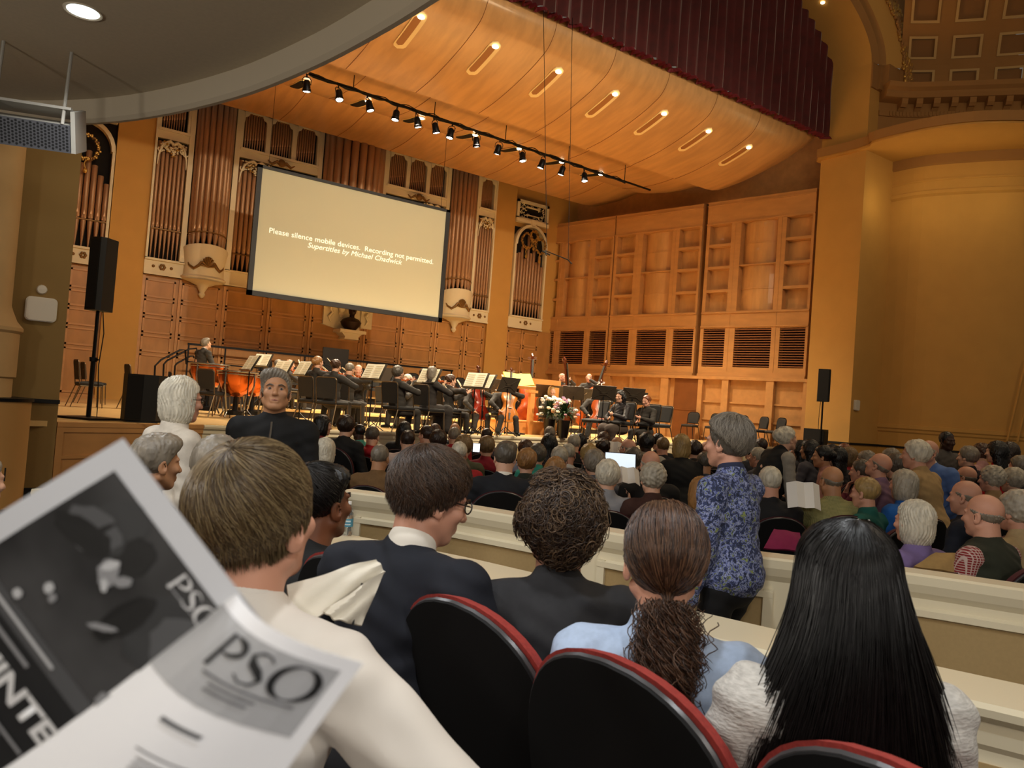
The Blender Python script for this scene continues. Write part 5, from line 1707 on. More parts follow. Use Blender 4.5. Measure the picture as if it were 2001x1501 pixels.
EYE_W = None
HSH = {}
def person(label, target, facing=0.0, floor=None, pose='sit', sc=1.0, stout=1.0, fem=False, lean=4, side=0, twist=0,
           hyaw=0, hpitch=0, hroll=0, skin='fair', hair='short', hc='grey', top=None, topn='shirt', bot=None, botn='trousers',
           shoe=None, arms=('lap', 'lap'), res=0.012, hres=0.0085, group='people in the audience', skirt=False, vest=None, collar=None,
           glasses=False, spec=None, legs=True, name='person', seed=None, cat='person', step=0.0, feet_gap=0.0, sleeve=True, hems=None, scalp=True, hood=False, hshrink=0.0):
    seed = seed if seed is not None else (hash(label) % 97 if False else sum(map(ord, label)) % 97)
    tgt = Vector(target)
    Rl = Matrix.Rotation(rad(twist), 3, 'Z') @ Matrix.Rotation(rad(-lean), 3, 'X') @ Matrix.Rotation(rad(side), 3, 'Y')
    SP = 0.50*sc
    neck = Rl @ Vector((0, -0.01, SP))
    H = Rm(hyaw, hpitch, hroll)
    hcv = neck + Rl @ Vector((0, 0.014*sc, 0.092*sc)) + H @ Vector((0, 0.02*sc, 0.065*sc))
    Fr = Matrix.Rotation(rad(facing), 3, 'Z')
    off = Fr @ hcv
    fz = floor if floor is not None else zf(tgt.x, tgt.y)
    base = Vector((tgt.x-off.x, tgt.y-off.y, fz))
    hz = tgt.z-off.z-fz
    if pose == 'stand': pass
    P0 = Vector((0, 0, hz))
    neck = neck+P0; hcv = hcv+P0
    e = empty(name, base, rad(facing), label, cat, group)
    def B(p): return tuple(P0+Rl @ Vector(p))
    sw = (0.165 if fem else 0.185)*sc
    w = stout
    shL, shR = Vector(B((-sw, -0.01, SP-0.065*sc))), Vector(B((sw, -0.01, SP-0.065*sc)))
    la, lf = 0.285*sc, 0.255*sc
    A = []
    for s, sh, am in ((-1, shL, arms[0]), (1, shR, arms[1])):
        if isinstance(am, str):
            if am == 'lap': t = P0+Rl @ Vector((s*0.09*sc, 0.25*sc, 0.09*sc)); hint = Vector((s*0.9, -0.6, -0.4)); dd = Vector((-s*0.5, 0.8, -0.2)); pn = Vector((0, 0, -1))
            elif am == 'down': t = sh+Vector((s*0.07*sc, 0.05*sc, -0.53*sc)); hint = Vector((s*0.3, -1, 0)); dd = Vector((0, 0.1, -1)); pn = Vector((-s, 0, 0))
            elif am == 'book': t = P0+Rl @ Vector((s*0.14*sc, 0.30*sc, 0.26*sc)); hint = Vector((s*0.7, -0.2, -1)); dd = Vector((-s*0.2, 0.7, 0.6)); pn = Vector((-s, 0, 0.3))
            elif am == 'chin': t = P0+Rl @ Vector((s*0.05*sc, 0.17*sc, 0.45*sc)); hint = Vector((s*0.7, 0.2, -1)); dd = Vector((-s*0.2, -0.2, 1)); pn = Vector((0, -1, 0))
            elif am == 'cross': t = P0+Rl @ Vector((-s*0.06*sc, 0.19*sc, 0.20*sc)); hint = Vector((s, 0, -0.6)); dd = Vector((-s, 0.1, 0.1)); pn = Vector((0, -1, 0))
        else:
            t = P0+Rl @ (Vector(am[0])*sc); hint = Vector(am[1]); dd = Vector(am[2]); pn = Vector(am[3]) if len(am) > 3 else Vector((0, 0, -1))
        el, wr = ik(sh, t, la, lf, hint)
        A.append((s, sh, el, wr, dd, pn))
    # legs
    hip = 0.085*sc; Lg = []
    for s in (-1, 1):
        h0 = P0+Vector((s*hip*w, 0, -0.01))
        if pose == 'sit':
            kn = Vector((s*(0.10*sc+feet_gap*0.5), 0.40*sc, hz-0.02*sc)); an = Vector((s*(0.10*sc+feet_gap), 0.40*sc+s*0.03, 0.09))
        else:
            an = Vector((s*(0.09*sc), s*step*0.5, 0.09)); kn, an = ik(h0, an, (hz-0.09)*0.505+0.01, (hz-0.09)*0.505+0.01, (0, 1, 0))
        Lg.append((s, h0, kn, an))
    # --- body (skin)
    pr = []
    pr.append(('c', tuple(P0), B((0, 0, 0.3*sc)), 0.10*sc, 0.10*sc, 0.04))
    pr.append(('c', tuple(shL), tuple(shR), 0.05*sc, 0.05*sc, 0.04))
    pr.append(('c', B((0, 0, 0.25*sc)), B((0, -0.01, SP-0.07*sc)), 0.10*sc, 0.07*sc, 0.04))
    H0 = hcv+H @ Vector((0, -0.028*sc, -0.055*sc))
    pr.append(('c', tuple(neck+Vector((0, 0, -0.05*sc))), tuple(H0), (0.058 if fem else 0.066)*sc*(0.5+0.5*w), (0.052 if fem else 0.060)*sc, 0.03))
    pr += head_prims(H, hcv, sc*1.0, jaw=(0.92 if fem else 1.05)*(0.6+0.4*w), fem=fem)
    for (s, sh, el, wr, dd, pn) in A:
        pr.append(('c', tuple(sh), tuple(el), 0.046*sc, 0.038*sc, 0.02)); pr.append(('c', tuple(el), tuple(wr), 0.038*sc, 0.025*sc, 0.015))
        pr += hand_prims(wr, dd, pn, sc*(0.92 if fem else 1.0), side=s)
    for (s, h0, kn, an) in Lg:
        pr.append(('c', tuple(h0), tuple(kn), 0.07*sc, 0.05*sc, 0.03)); pr.append(('c', tuple(kn), tuple(an), 0.047*sc, 0.034*sc, 0.02))
        pr.append(('c', tuple(an+Vector((0, -0.02, -0.04))), tuple(an+Vector((0, 0.13*sc, -0.06))), 0.032*sc, 0.026*sc, 0.02))
    def mesh(name_, prims, m, r, fine=(), post=None, rl=0, parent=e, lab=None):
        lo = np.full(3, 9.0); hi = np.full(3, -9.0)
        for p in prims:
            if p[0] == 'c':
                for q, r_ in ((p[1], p[3]), (p[2], p[4])):
                    lo = np.minimum(lo, np.array(q)-r_); hi = np.maximum(hi, np.array(q)+r_)
            elif p[0] == 'e':
                rr_ = max(p[2]); lo = np.minimum(lo, np.array(p[1])-rr_); hi = np.maximum(hi, np.array(p[1])+rr_)
        lo -= 3*r; hi += 3*r
        X, Y, Z = [axis(lo[i], hi[i], r, [(a[i], c[i], hf) for (a, c, hf) in fine]) for i in range(3)]
        D = eval_prims(prims, X, Y, Z)
        if post is not None: D = post(D, X[:, None, None], Y[None, :, None], Z[None, None, :])
        V, F = surface_net(D, X, Y, Z)
        if rl and len(F): V = relax(V, F, rl)
        return link_mesh(name_, V, F, m, parent, True, smooth=True, label=lab)
    hcn = np.array(hcv); hr = 0.125*sc
    body_fine = [(hcn-hr*1.06, hcn+hr*1.06, hres)]
    mesh('body', pr, skinm(skin), res*1.6, body_fine, rl=0)
    # --- eyes, only where the face can be seen
    # --- clothes
    tp = []
    if fem:
        tp.append(('e', B((0, 0.0, 0.33*sc)), (0.155*sc*w, 0.108*sc*w, 0.20*sc), [list(r) for r in Rl], 0.04))
        tp.append(('e', B((0, 0.06*sc, 0.30*sc)), (0.12*sc*w, 0.07*sc*w, 0.07*sc), [list(r) for r in Rl], 0.04))
    else:
        tp.append(('e', B((0, 0.0, 0.34*sc)), (0.178*sc*w, 0.118*sc*w, 0.20*sc), [list(r) for r in Rl], 0.04))
    tp.append(('e', B((0, 0.015*sc, 0.11*sc)), (0.155*sc*w, 0.125*sc*w, 0.19*sc), [list(r) for r in Rl], 0.05))
    tp.append(('c', tuple(shL), tuple(shR), 0.066*sc, 0.066*sc, 0.04))
    nb = neck+Vector((0, 0, -0.02))
    for sh in (shL, shR): tp.append(('c', tuple(sh+(nb-sh)*0.15), tuple(nb+(sh-nb)*0.15+Vector((0, 0, 0.005))), 0.060*sc, 0.045*sc, 0.03))
    tp.append(('c', tuple(neck+Vector((0, 0, -0.06*sc))), tuple(neck+(H0-neck)*0.12), 0.078*sc, 0.071*sc, 0.02))
    if hood:
        tp.append(('e', B((0, -0.10*sc, SP-0.03*sc)), (0.13*sc, 0.07*sc, 0.05*sc), None, 0.03))
    sl = []
    for (s, sh, el, wr, dd, pn) in A:
        wd = 0.93*wr+0.07*el
        sl.append(('c', tuple(sh), tuple(el), 0.066*sc, 0.054*sc, 0.03)); sl.append(('c', tuple(el), tuple(wd), 0.054*sc, 0.040*sc, 0.02))
    hemz = None
    if pose == 'stand': tp.append(('e', B((0, 0, 0.03 if (hems or 0) < 0 else 0.0)), (0.165*sc*w, 0.125*sc*w, (0.11 if (hems or 0) < 0 else 0.16)*sc), None, 0.05))
    if hems and hems > 0:    # a long coat or tunic
        tp.append(('c', B((0, 0, 0.0)), B((0, 0, -hems)), 0.155*sc*w, 0.175*sc*w, 0.05))
    def wr_post(D, X, Y, Z):
        a = 0.0028*np.sin(X*38+3*np.sin(Z*17+seed)+seed)*np.sin(Z*44+Y*26+2*np.sin(X*21))+0.0016*np.sin(Z*90+X*40)
        if res < 0.008: a = a*1.3+0.006*np.sin(X*16+Z*22+2.5*np.sin(Y*12+Z*9)+seed)*np.sin(Z*13-X*9+Y*11+seed)
        return (D+a).astype(np.float32)
    tm = top if top is not None else cloth('charcoal', '222226')
    if vest is not None:
        mesh(topn, sl+[('c', tuple(shL), tuple(shR), 0.062*sc, 0.062*sc, 0.03), ('c', B((0, 0, 0.1*sc)), B((0, 0, 0.40*sc)), 0.09*sc, 0.09*sc, 0.03)], tm, res, post=wr_post)
        mesh('vest', [(p[0], p[1], tuple(q*1.06 for q in p[2]), p[3], p[4]) if p[0] == 'e' else p for p in tp], vest, res, post=wr_post)
    else:
        mesh(topn, tp+sl, tm, res, post=wr_post)
    if collar is not None:
        mesh('collar', [('c', tuple(neck+Vector((0, 0, -0.03*sc))), tuple(neck+(H0-neck)*0.26), 0.074*sc, 0.0665*sc, 0.01)], collar, 0.008, post=lambda D, X, Y, Z: D)
    if legs:
        bm_ = bot if bot is not None else cloth('dark_trousers', '17171b')
        bp = [('e', tuple(P0+Vector((0, 0, 0.0))), ((0.150 if (hems or 0) >= 0 else 0.135)*sc*w, (0.13 if (hems or 0) >= 0 else 0.10)*sc*w, 0.12*sc), None, 0.04)]
        for (s, h0, kn, an) in Lg:
            if skirt:
                bp.append(('c', tuple(h0), tuple(kn), 0.10*sc*w, 0.10*sc, 0.06)); bp.append(('c', tuple(kn), tuple(an+Vector((0, 0, 0.03))), 0.10*sc, 0.09*sc, 0.08))
            else:
                bp.append(('c', tuple(h0), tuple(kn), (0.088 if (hems or 0) >= 0 else 0.072)*sc*w, 0.066*sc, 0.03)); bp.append(('c', tuple(kn), tuple(an), 0.064*sc, 0.054*sc, 0.02))
        mesh(botn if not skirt else 'skirt', bp, bm_, max(res, 0.014)*1.25, post=wr_post)
        sh_ = []
        for (s, h0, kn, an) in Lg:
            sh_.append(('c', tuple(an+Vector((0, -0.035, -0.045))), tuple(an+Vector((0, 0.155*sc, -0.055))), 0.040*sc, 0.030*sc, 0.02))
        mesh('shoes', sh_, shoe if shoe is not None else mat('shoe_black', '0c0b0b', 0.35), 0.014)
    # --- hair
    if hair not in ('bald', None):
        long_ = hair in ('long', 'longwavy', 'ponytail')
        r = 0.16*sc
        lo = -np.array([r, r, r*0.95]); hi = np.array([r, r, r])
        if long_: lo[2] = -0.44*sc; lo[1] = -0.2*sc
        h = 0.0075 if res > 0.009 else 0.005
        X, Y, Z = [np.arange(lo[i], hi[i], h) for i in range(3)]
        x, y, z = X[:, None, None]/sc, Y[None, :, None]/sc, Z[None, None, :]/sc
        D = ((hair_field(hair, x, y, z, seed)+hshrink)*sc).astype(np.float32)
        D = D+np.zeros((len(X), len(Y), len(Z)), np.float32)
        V, F = surface_net(D, X, Y, Z)
        Hn = np.array(H)
        V = V @ Hn.T + hcn
        hm = hairm(hc) if isinstance(hc, str) else hc
        link_mesh('hair', V, F, hm, e, True, smooth=True)
    if glasses:
        g = MB(); T = lambda p: tuple(hcv+H @ (Vector(p)*sc))
        for s in (-1, 1):
            g.tube([T((s*0.032+0.021*cos(a_*pi/6), 0.096, 0.0+0.017*sin(a_*pi/6))) for a_ in range(12)], 0.0022, n=5, closed=True)
            g.tube([T((s*0.053, 0.094, 0.004)), T((s*0.072, 0.08, 0.006)), T((s*0.083, -0.005, 0.008))], 0.0022, n=5)
        g.tube([T((-0.011, 0.097, 0.004)), T((0, 0.1, 0.007)), T((0.011, 0.097, 0.004))], 0.0022, n=5)
        g.build('glasses', mat('glasses_frame', '1a1512', 0.3), e)
    return dict(root=e, P0=P0, Rl=Rl, neck=neck, head=hcv, H=H, arms=A, legs=Lg, sc=sc)

def face_eyes(p, brow='dgrey'):
    # eyes, brows and lips for the faces that can be seen
    T = lambda q: tuple(p['head']+p['H'] @ (Vector(q)*p['sc']))
    b = MB(); c = MB()
    for s in (-1, 1):
        b.ball(T((s*0.031, 0.0728, -0.001)), 0.0118*p['sc'], 12, 0)
        b.ball(T((s*0.031, 0.0798, -0.001)), 0.0062*p['sc'], 8, 1)
        c.tube([T((s*0.014, 0.094, 0.016)), T((s*0.032, 0.094, 0.021)), T((s*0.050, 0.078, 0.015))], [0.0035, 0.004, 0.002], n=5)
    b.build('eyes', [mat('eye_white', '7a6a60', 0.3), mat('iris', '20150e', 0.25)], p['root'], smooth=True)
    c.build('eyebrows', hairm(brow), p['root'], smooth=True)
    b = MB()
    b.tube([T((-0.021, 0.081, -0.0685)), T((0, 0.0875, -0.0665)), T((0.021, 0.081, -0.0685))], [0.002, 0.0042, 0.002], n=6)
    b.build('lips', mat('lip_tone', '9c5f52', 0.5), p['root'], smooth=True)

def strands(p, n, path, mats_, w=0.0009, seed=1, name='hair_strands', npt=12):
    r = random.Random(seed)
    b = MB()
    Vs = []; Fs = []; Ms = []
    hcv, H, sc = p['head'], p['H'], p['sc']
    for i in range(n):
        pts = path(r, i, n)
        if pts is None or len(pts) < 3: continue
        base = len(Vs); m = len(pts); mi = r.randrange(len(mats_))
        P = [hcv+H @ (Vector(q)*sc) for q in pts]
        up = None
        for j, q in enumerate(P):
            d = (P[min(j+1, m-1)]-P[max(j-1, 0)]); d = d.normalized() if d.length > 1e-9 else Vector((0, 0, 1))
            x = d.orthogonal().normalized() if up is None else (up-d*up.dot(d)).normalized()
            up = x; y = d.cross(x)
            ww = w*(1.0 if j < m-2 else 0.55 if j == m-2 else 0.15)*(0.7+0.6*((i*7) % 10)/10)
            for k in range(3):
                a_ = 2*pi*k/3
                v = q+x*(ww*cos(a_))+y*(ww*sin(a_)); Vs.append((v.x, v.y, v.z))
        for j in range(m-1):
            for k in range(3):
                l = (k+1) % 3
                Fs.append((base+j*3+k, base+j*3+l, base+j*3+3+l, base+j*3+3+k)); Ms.append(mi)
    if not Fs: return None
    return link_mesh(name, np.array(Vs), np.array(Fs), mats_, p['root'], True, fm=Ms, smooth=True)
cp_cache = {}
# ================================================================ THE ORCHESTRA
blacksuit = cloth('black_suit', '35312c'); blackdress = cloth('black_dress', '332e2b'); blackvel = cloth('black_satin', '262326', rough=0.5)
white_sh = mat('white_shirt', 'e8e2d6', 0.8)
MUS = 'musicians of the orchestra'
def player(label, px, py, D, face, z=1.0, **kw):
    t = Pd(px, py, D)
    kw.setdefault('top', blacksuit); kw.setdefault('bot', blacksuit); kw.setdefault('group', MUS); kw.setdefault('res', 0.014); kw.setdefault('hres', 0.009)
    kw.setdefault('topn', 'jacket')
    p = person(label, t, rad_deg(face), floor=z, **kw)
    # the chair under the player
    if kw.get('pose', 'sit') == 'sit' and kw.get('legs', True):
        b = p['root'].location
        F_ = Matrix.Rotation(rad(face), 3, 'Z')
        o = F_ @ Vector((0, 0.04, 0))
        CH_B((b.x+o.x, b.y+o.y, z), rad(face), 'chair under the ' + label[:1].lower()+label[1:] if False else 'orchestra chair of the %s' % kw_short(label), 'chair', 'occupied orchestra chairs')
    return p
def rad_deg(x): return x
def kw_short(l):
    w = l.replace(',', '').split()
    return ' '.join(w[:8])
def W(p, v):   # local -> world
    return wm(p['root']) @ Vector(v)
def violin(p, label, nm='violin', L=0.6, m=None, bowlabel=None, up=0.0):
    H, hc, sc = p['H'], p['head'], p['sc']
    chin = hc+Matrix.Rotation(0, 3, 'Z') @ Vector((-0.05, 0.05, -0.145))
    wr = p['arms'][0][3]+Vector(p['arms'][0][4]).normalized()*0.06
    d = (wr-chin).normalized()
    A_ = wm(p['root']) @ Vector(chin-d*0.08)
    Z_ = (wm(p['root']).to_3x3() @ d); Y_ = wm(p['root']).to_3x3() @ Vector((-0.25, -0.25, 1))
    string_inst(nm, L, m or varn, dirmat(A_, Z_, Y_), label, nm, group='violins and violas')
    if bowlabel:
        hw = p['arms'][1][3]+Vector(p['arms'][1][4]).normalized()*0.07
        br = chin+d*0.26+Vector((0, 0, 0.05))
        dv = (br-hw).normalized()
        bow(W(p, hw), W(p, hw+dv*0.72), bowlabel)
VA = (((-0.13, 0.42, 0.50), (-0.6, -0.1, -1), (0.0, 0.7, 0.55), (1, 0, 0.3)), ((0.20, 0.32, 0.34), (1, -0.2, -0.3), (-0.6, 0.6, 0.2), (0, 0, -1)))
VB = (((-0.10, 0.44, 0.46), (-0.6, -0.1, -1), (0.0, 0.7, 0.5), (1, 0, 0.3)), ((0.24, 0.26, 0.42), (1, -0.2, 0.2), (-0.6, 0.5, 0.1), (0, 0, -1)))
CEL = (((-0.08, 0.22, 0.55), (-1, 0, -0.3), (0.6, 0.2, 0.4), (0, -1, 0)), ((0.22, 0.36, 0.16), (1, -0.2, 0.1), (-0.5, 0.5, -0.3), (0, 0, -1)))

p = player('percussionist in black tailcoat bending over the timpani at the left', 403, 672, 16.9, -70, pose='stand', hair='combed', hc='grey', lean=18, hpitch=-22, arms=(((-0.15, 0.35, 0.15), (-1, -0.5, -0.5), (0, 1, -0.3)), ((0.15, 0.35, 0.15), (1, -0.5, -0.5), (0, 1, -0.3))), collar=white_sh, z=1.18)
p = player('grey-haired male player behind the gold-papered stand, left of a bald player', 545, 713, 17.8, -80, hair='short', hc='grey', arms=VA, z=1.18)
p = player('bald player with a bow, right of the grey-haired one behind the stands', 567, 713, 17.4, -95, hair='bald', skin='pink', arms=VA, z=1.18); violin(p, 'violin of the bald player behind the stands', bowlabel='bow of the bald player behind the stands')
p = player('woman violinist with auburn bun playing with raised arm at the left', 622, 709, 14.6, -70, fem=True, hair='bun', hc='strawb', arms=VB, hpitch=-8, stout=0.95); violin(p, 'bright violin of the auburn-haired woman', bowlabel='bow of the auburn-haired woman')
p = player('woman violinist with braided brown hair seen from behind in black top', 657, 716, 13.9, -55, fem=True, hair='updo', hc='brown', arms=VA, stout=0.95); violin(p, 'violin of the woman with braided hair', bowlabel='bow of the woman with braided hair')
p = player('grey-haired man in black jacket playing right of the braided woman', 684, 722, 15.0, -60, hair='short', hc='grey', arms=VB); violin(p, 'violin of the grey-haired man right of the braided woman', bowlabel='tall white bow raised left of the big music stand')
p = player('older man partly hidden right of the grey-haired violinist', 700, 724, 15.9, 150, hair='balding', hc='silver', arms=VA); violin(p, 'viola of the older man half hidden at the stand', 'viola', 0.66)
p = player('woman violinist with short grey hair and high heels, leaning back at the centre', 779, 729, 13.6, -75, fem=True, hair='fluffy', hc='dgrey', arms=VA, lean=-4, stout=1.1, hpitch=-5); violin(p, 'violin of the short-haired woman in heels')
p = player('white-haired woman violinist facing left behind the centre stand', 795, 743, 15.8, 110, fem=True, hair='bob', hc='white', arms=VA); violin(p, 'golden violin of the white-haired woman', m=varn_o)
p = player('dark-haired man with pink face and white collar behind the stands', 828, 731, 17.6, -150, hair='short', hc='dbrown', skin='pink', collar=white_sh, z=1.18, arms=('book', 'book'))
p = player('woman violist with long grey hair in a black dress and flat shoes', 846, 730, 14.2, -75, fem=True, hair='bob', hc='grey', arms=VA, skirt=True, top=blackdress, bot=blackdress, topn='dress_top'); violin(p, 'large viola held by the woman in the black dress', 'viola', 0.68, bowlabel='upright bow right of the woman in the black dress')
p = player('woman violinist with brown hair behind the black chair back', 882, 744, 15.4, -95, fem=True, hair='updo', hc='brown', arms=VB); violin(p, 'violin of the woman behind the black chair back', m=varn_d, bowlabel='slanting bow below the brown-haired woman')
p = player('blond cellist bent over a red cello', 928, 752, 16.6, -170, fem=True, hair='wavy', hc='dblond', arms=CEL, lean=12, hpitch=-30, feet_gap=0.12)
b0 = W(p, (0.0, 0.38, 0.28)); string_inst('cello', 1.22, varn_r, dirmat(b0, W(p, (-0.1, 0.06, 1.3))-b0, wm(p['root']).to_3x3() @ Vector((0, 1, 0.3))), 'dark red cello of the bent blond cellist', 'cello', group='cellos')
p = player('elderly bald cellist with white hair in the middle of the orchestra', 988, 755, 16.6, 165, hair='balding', hc='white', skin='pink', arms=CEL, collar=white_sh, feet_gap=0.12)
b0 = W(p, (0.0, 0.38, 0.28)); string_inst('cello', 1.22, varn_o, dirmat(b0, W(p, (-0.1, 0.06, 1.3))-b0, wm(p['root']).to_3x3() @ Vector((0, 1, 0.3))), 'bright golden cello left of the podium', 'cello', group='cellos')
BAS = (((-0.10, 0.22, 0.62), (-1, 0, -0.5), (0.7, 0.2, 0.4), (0, -1, 0)), ((0.22, 0.32, 0.10), (1, 0, 0.3), (-0.5, 0.4, -0.4), (0, 0, -1)))
def bass(p, label, m, dx=0.0, tilt=-0.22):
    b0 = W(p, (dx, 0.40, 0.22)); t = W(p, (dx+tilt, 0.16, 2.05))
    string_inst('double_bass', 1.78, m, dirmat(b0, t-b0, wm(p['root']).to_3x3() @ Vector((0, 1, 0.2))), label, 'double bass', group='double basses')
p = player('bald bass player standing left of the podium rail', 1018, 738, 19.6, 165, pose='stand', hair='bald', skin='pink', arms=BAS, sc=0.93); bass(p, 'double bass with pale scroll left of the podium', varn, -0.12, -0.1)
p = player('bass player with round face standing behind the podium rail', 1099, 738, 20.2, -160, pose='stand', hair='balding', hc='silver', skin='pink', arms=BAS, collar=white_sh, sc=0.93); bass(p, 'dark-necked double bass behind the podium rail', varn_d, 0.1, 0.1)
p = player('bald bass player with glasses at the right, bow across the strings', 1151, 739, 19.8, 120, pose='stand', hair='balding', hc='white', skin='pink', arms=BAS, collar=white_sh, glasses=True, sc=0.93); bass(p, 'double bass leaning on the right bass player', varn, -0.1, -0.42)
bow(Pd(1142, 772, 19.2), Pd(1176, 745, 19.2), 'pale bow of the bass player at the right')
p = player('small blond woman sitting behind the black stands right of the podium', 1079, 765, 18.4, 170, fem=True, hair='bob', hc='blond', arms=('book', 'book'))
p = player('grey-blond cellist between the bass player and the oboist', 1165, 768, 18.0, 150, fem=True, hair='bob', hc='dblond', arms=CEL, feet_gap=0.12)
b0 = W(p, (0.0, 0.38, 0.25)); string_inst('cello', 1.2, varn, dirmat(b0, W(p, (-0.1, 0.06, 1.3))-b0, wm(p['root']).to_3x3() @ Vector((0, 1, 0.3))), 'orange cello low behind the right chairs', 'cello', group='cellos')
WIND = (((-0.05, 0.27, 0.30), (-1, -0.1, -0.6), (0.5, 0.5, 0.3), (1, 0, 0)), ((0.05, 0.30, 0.20), (1, -0.1, -0.6), (-0.5, 0.5, 0.2), (-1, 0, 0)))
def wind(p, label, nm):
    a = W(p, p['head']+Vector((0, 0.10, -0.07))-Vector((0, 0, 0))); c = W(p, Vector(p['P0'])+Vector((0.0, 0.36, 0.12)))
    e = empty(nm, tuple(a), 0, label, nm)
    b = MB(); d = c-a; b.rod(a, a+d*0.12, 0.004, 0.007, 6); b.rod(a+d*0.1, a+d*0.9, 0.011, 0.013, 8); b.rod(a+d*0.9, c, 0.013, 0.030, 10); b.build('tube', ebony, e, local=False)
    b = MB()
    for i in range(10): b.cb(tuple(a+d*(0.18+0.07*i)+Vector((0, 0, 0.008))), (0.018, 0.018, 0.01))
    b.build('keys', chrome, e, local=False)
p = player('oboist with long black curls and a patterned black top', 1212, 776, 15.9, 95, fem=True, hair='longwavy', hc='black', arms=WIND, skirt=True, top=blackvel, bot=cloth('brown_skirt', '453a33'), topn='blouse'); wind(p, 'black oboe played by the woman with black curls', 'oboe')
p = player('clarinetist with auburn bun in black top at the right end', 1263, 784, 16.4, 100, fem=True, hair='bun', hc='red', skin='pink', arms=WIND, hpitch=6); wind(p, 'black clarinet of the woman at the right end', 'clarinet')
e = empty('clarinet', tuple(Pz(1181, 850, 1.0)), 0, 'clarinet standing upright on a floor peg left of the oboist', 'clarinet')
b = MB(); b.lathe([(0.08, 0), (0.07, 0.02), (0.02, 0.05), (0.03, 0.08), (0.032, 0.12), (0.014, 0.2), (0.012, 0.6), (0.008, 0.68)], (0, 0, 0), 10); b.build('tube', ebony, e, smooth=True)
b = MB(); [b.cb((0.012, -0.01, 0.2+0.045*i), (0.012, 0.014, 0.01)) for i in range(9)]; b.build('keys', chrome, e)
# free chairs among the players
chair_px(752, 822, 1.0, -65, 'empty bronze-framed chair between the braided woman and the woman in heels')
chair_px(655, 815, 1.0, -80, 'chair with square dark back left of the braided violinist')
chair_px(880, 838, 1.0, -85, 'tall black-backed empty chair at the front before the woman with the viola')
chair_px(1160, 838, 1.0, 80, 'empty grey-backed chair between the flowers and the oboist', CH_B, D=16.6)
chair_px(1284, 845, 1.0, 95, 'dark chair at the right end behind the clarinetist', CH_B, D=17.2)
# stands: (foot pixel x, desk centre pixel y, depth, facing, label, sheet label)
ST = [(545, 790, 15.5, 110, 'music stand with a gold-lit page before the grey-haired player', 'gold-lit page on the stand before the grey-haired player'),
      (585, 800, 15.0, 100, 'wide music stand left of the auburn-haired violinist', 'large open page left of the auburn-haired violinist'),
      (480, 812, 14.2, 95, 'tilted music stand seen edge-on beside the timpani', 'page on the edge-on stand by the timpani'),
      (722, 815, 13.9, 110, 'big music stand right of the grey-haired violinist', 'big white page right of the grey-haired violinist'),
      (745, 800, 15.4, 100, 'narrow stand seen edge-on behind the big one', None),
      (830, 825, 14.2, 108, 'music stand between the woman in heels and the violist', 'bright page between the woman in heels and the violist'),
      (922, 835, 14.4, 112, 'music stand at the right of the black-backed chair', 'white page right of the black-backed chair'),
      (940, 830, 14.9, 100, 'low stand overlapping the one right of the black-backed chair', 'greenish page on the low overlapping stand'),
      (953, 825, 17.2, 20, 'black stand seen from behind beside the red cello', None),
      (987, 830, 15.8, 5, 'grey-lit stand seen from behind in front of the golden cello', None),
      (1056, 832, 18.6, -38, 'black stand between the podium posts', None),
      (1086, 834, 18.9, 12, 'black stand behind the right flowers', None),
      (1116, 836, 18.2, -46, 'tilted black stand right of the flowers', None),
      (1134, 815, 19.2, -25, 'high black stand behind the tilted one, below the bass player', None),
      (1175, 835, 16.4, -30, 'pale-edged stand left of the oboist', 'page peeking over the pale-edged stand left of the oboist'),
      (1203, 825, 18.0, -20, 'dark stand just behind the oboist', None),
      (1232, 835, 16.6, -25, 'tan-lit stand between oboist and clarinetist', 'page on the tan-lit stand between oboist and clarinetist'),
      (1243, 812, 19.0, -5, 'square black stand behind the clarinetist', None),
      (505, 775, 17.2, 120, 'black stand tilted above the right timpani', 'page on the stand above the right timpani')]
for (px, py, D, f, lb, sl) in ST:
    q = Pd(px, py, D)
    stand_at((q.x, q.y, 1.0 if q.y < 17.3 else 1.18), rad(f-90+0) if False else rad(f+180), lb, sl)
# ================================================================ THEATRE SEATS AND THE AUDIENCE
seat_red = mat('seat_red_fabric', '9c352f', 0.85, noise=0.25, nscale=120)
seat_maroon = mat('seat_maroon_fabric', '4a1a1f', 0.85, noise=0.25, nscale=90)
seat_shell = mat('seat_black_shell', '0a0a0b', 0.62, spec=0.25)
seat_edge = mat('seat_edge_trim', '4b4a4c', 0.3, metal=0.3)
def hw_at(z, w=0.25, z0=0.32, zt=0.92):
    zc = zt-0.26
    if z <= zc: return w*(0.86+0.14*min(1, (z-z0)/(zc-z0))**0.7)
    t = (z-zc)/(zt-zc)
    return w*max(0.0, 1-t**2.3)**(1/2.1)
def seat_back_surface(b, off, grow, zt, n=14, rows=18, flip=False):
    z0 = 0.32; vs = []; fs = []
    for j in range(rows+1):
        f = j/rows; f = 1-(1-f)**1.6
        z = z0+(zt-z0)*f
        h = hw_at(z, 0.25+grow, z0, zt+1e-4)
        for i in range(n+1):
            u = -1+2*i/n
            x = h*u
            y = -0.17-0.20*(z-0.35)+off+0.55*x*x
            vs.append((x, y, z))
    for j in range(rows):
        for i in range(n):
            a = j*(n+1)+i
            f = (a, a+1, a+n+2, a+n+1)
            fs.append(f if not flip else f[::-1])
    return vs, fs
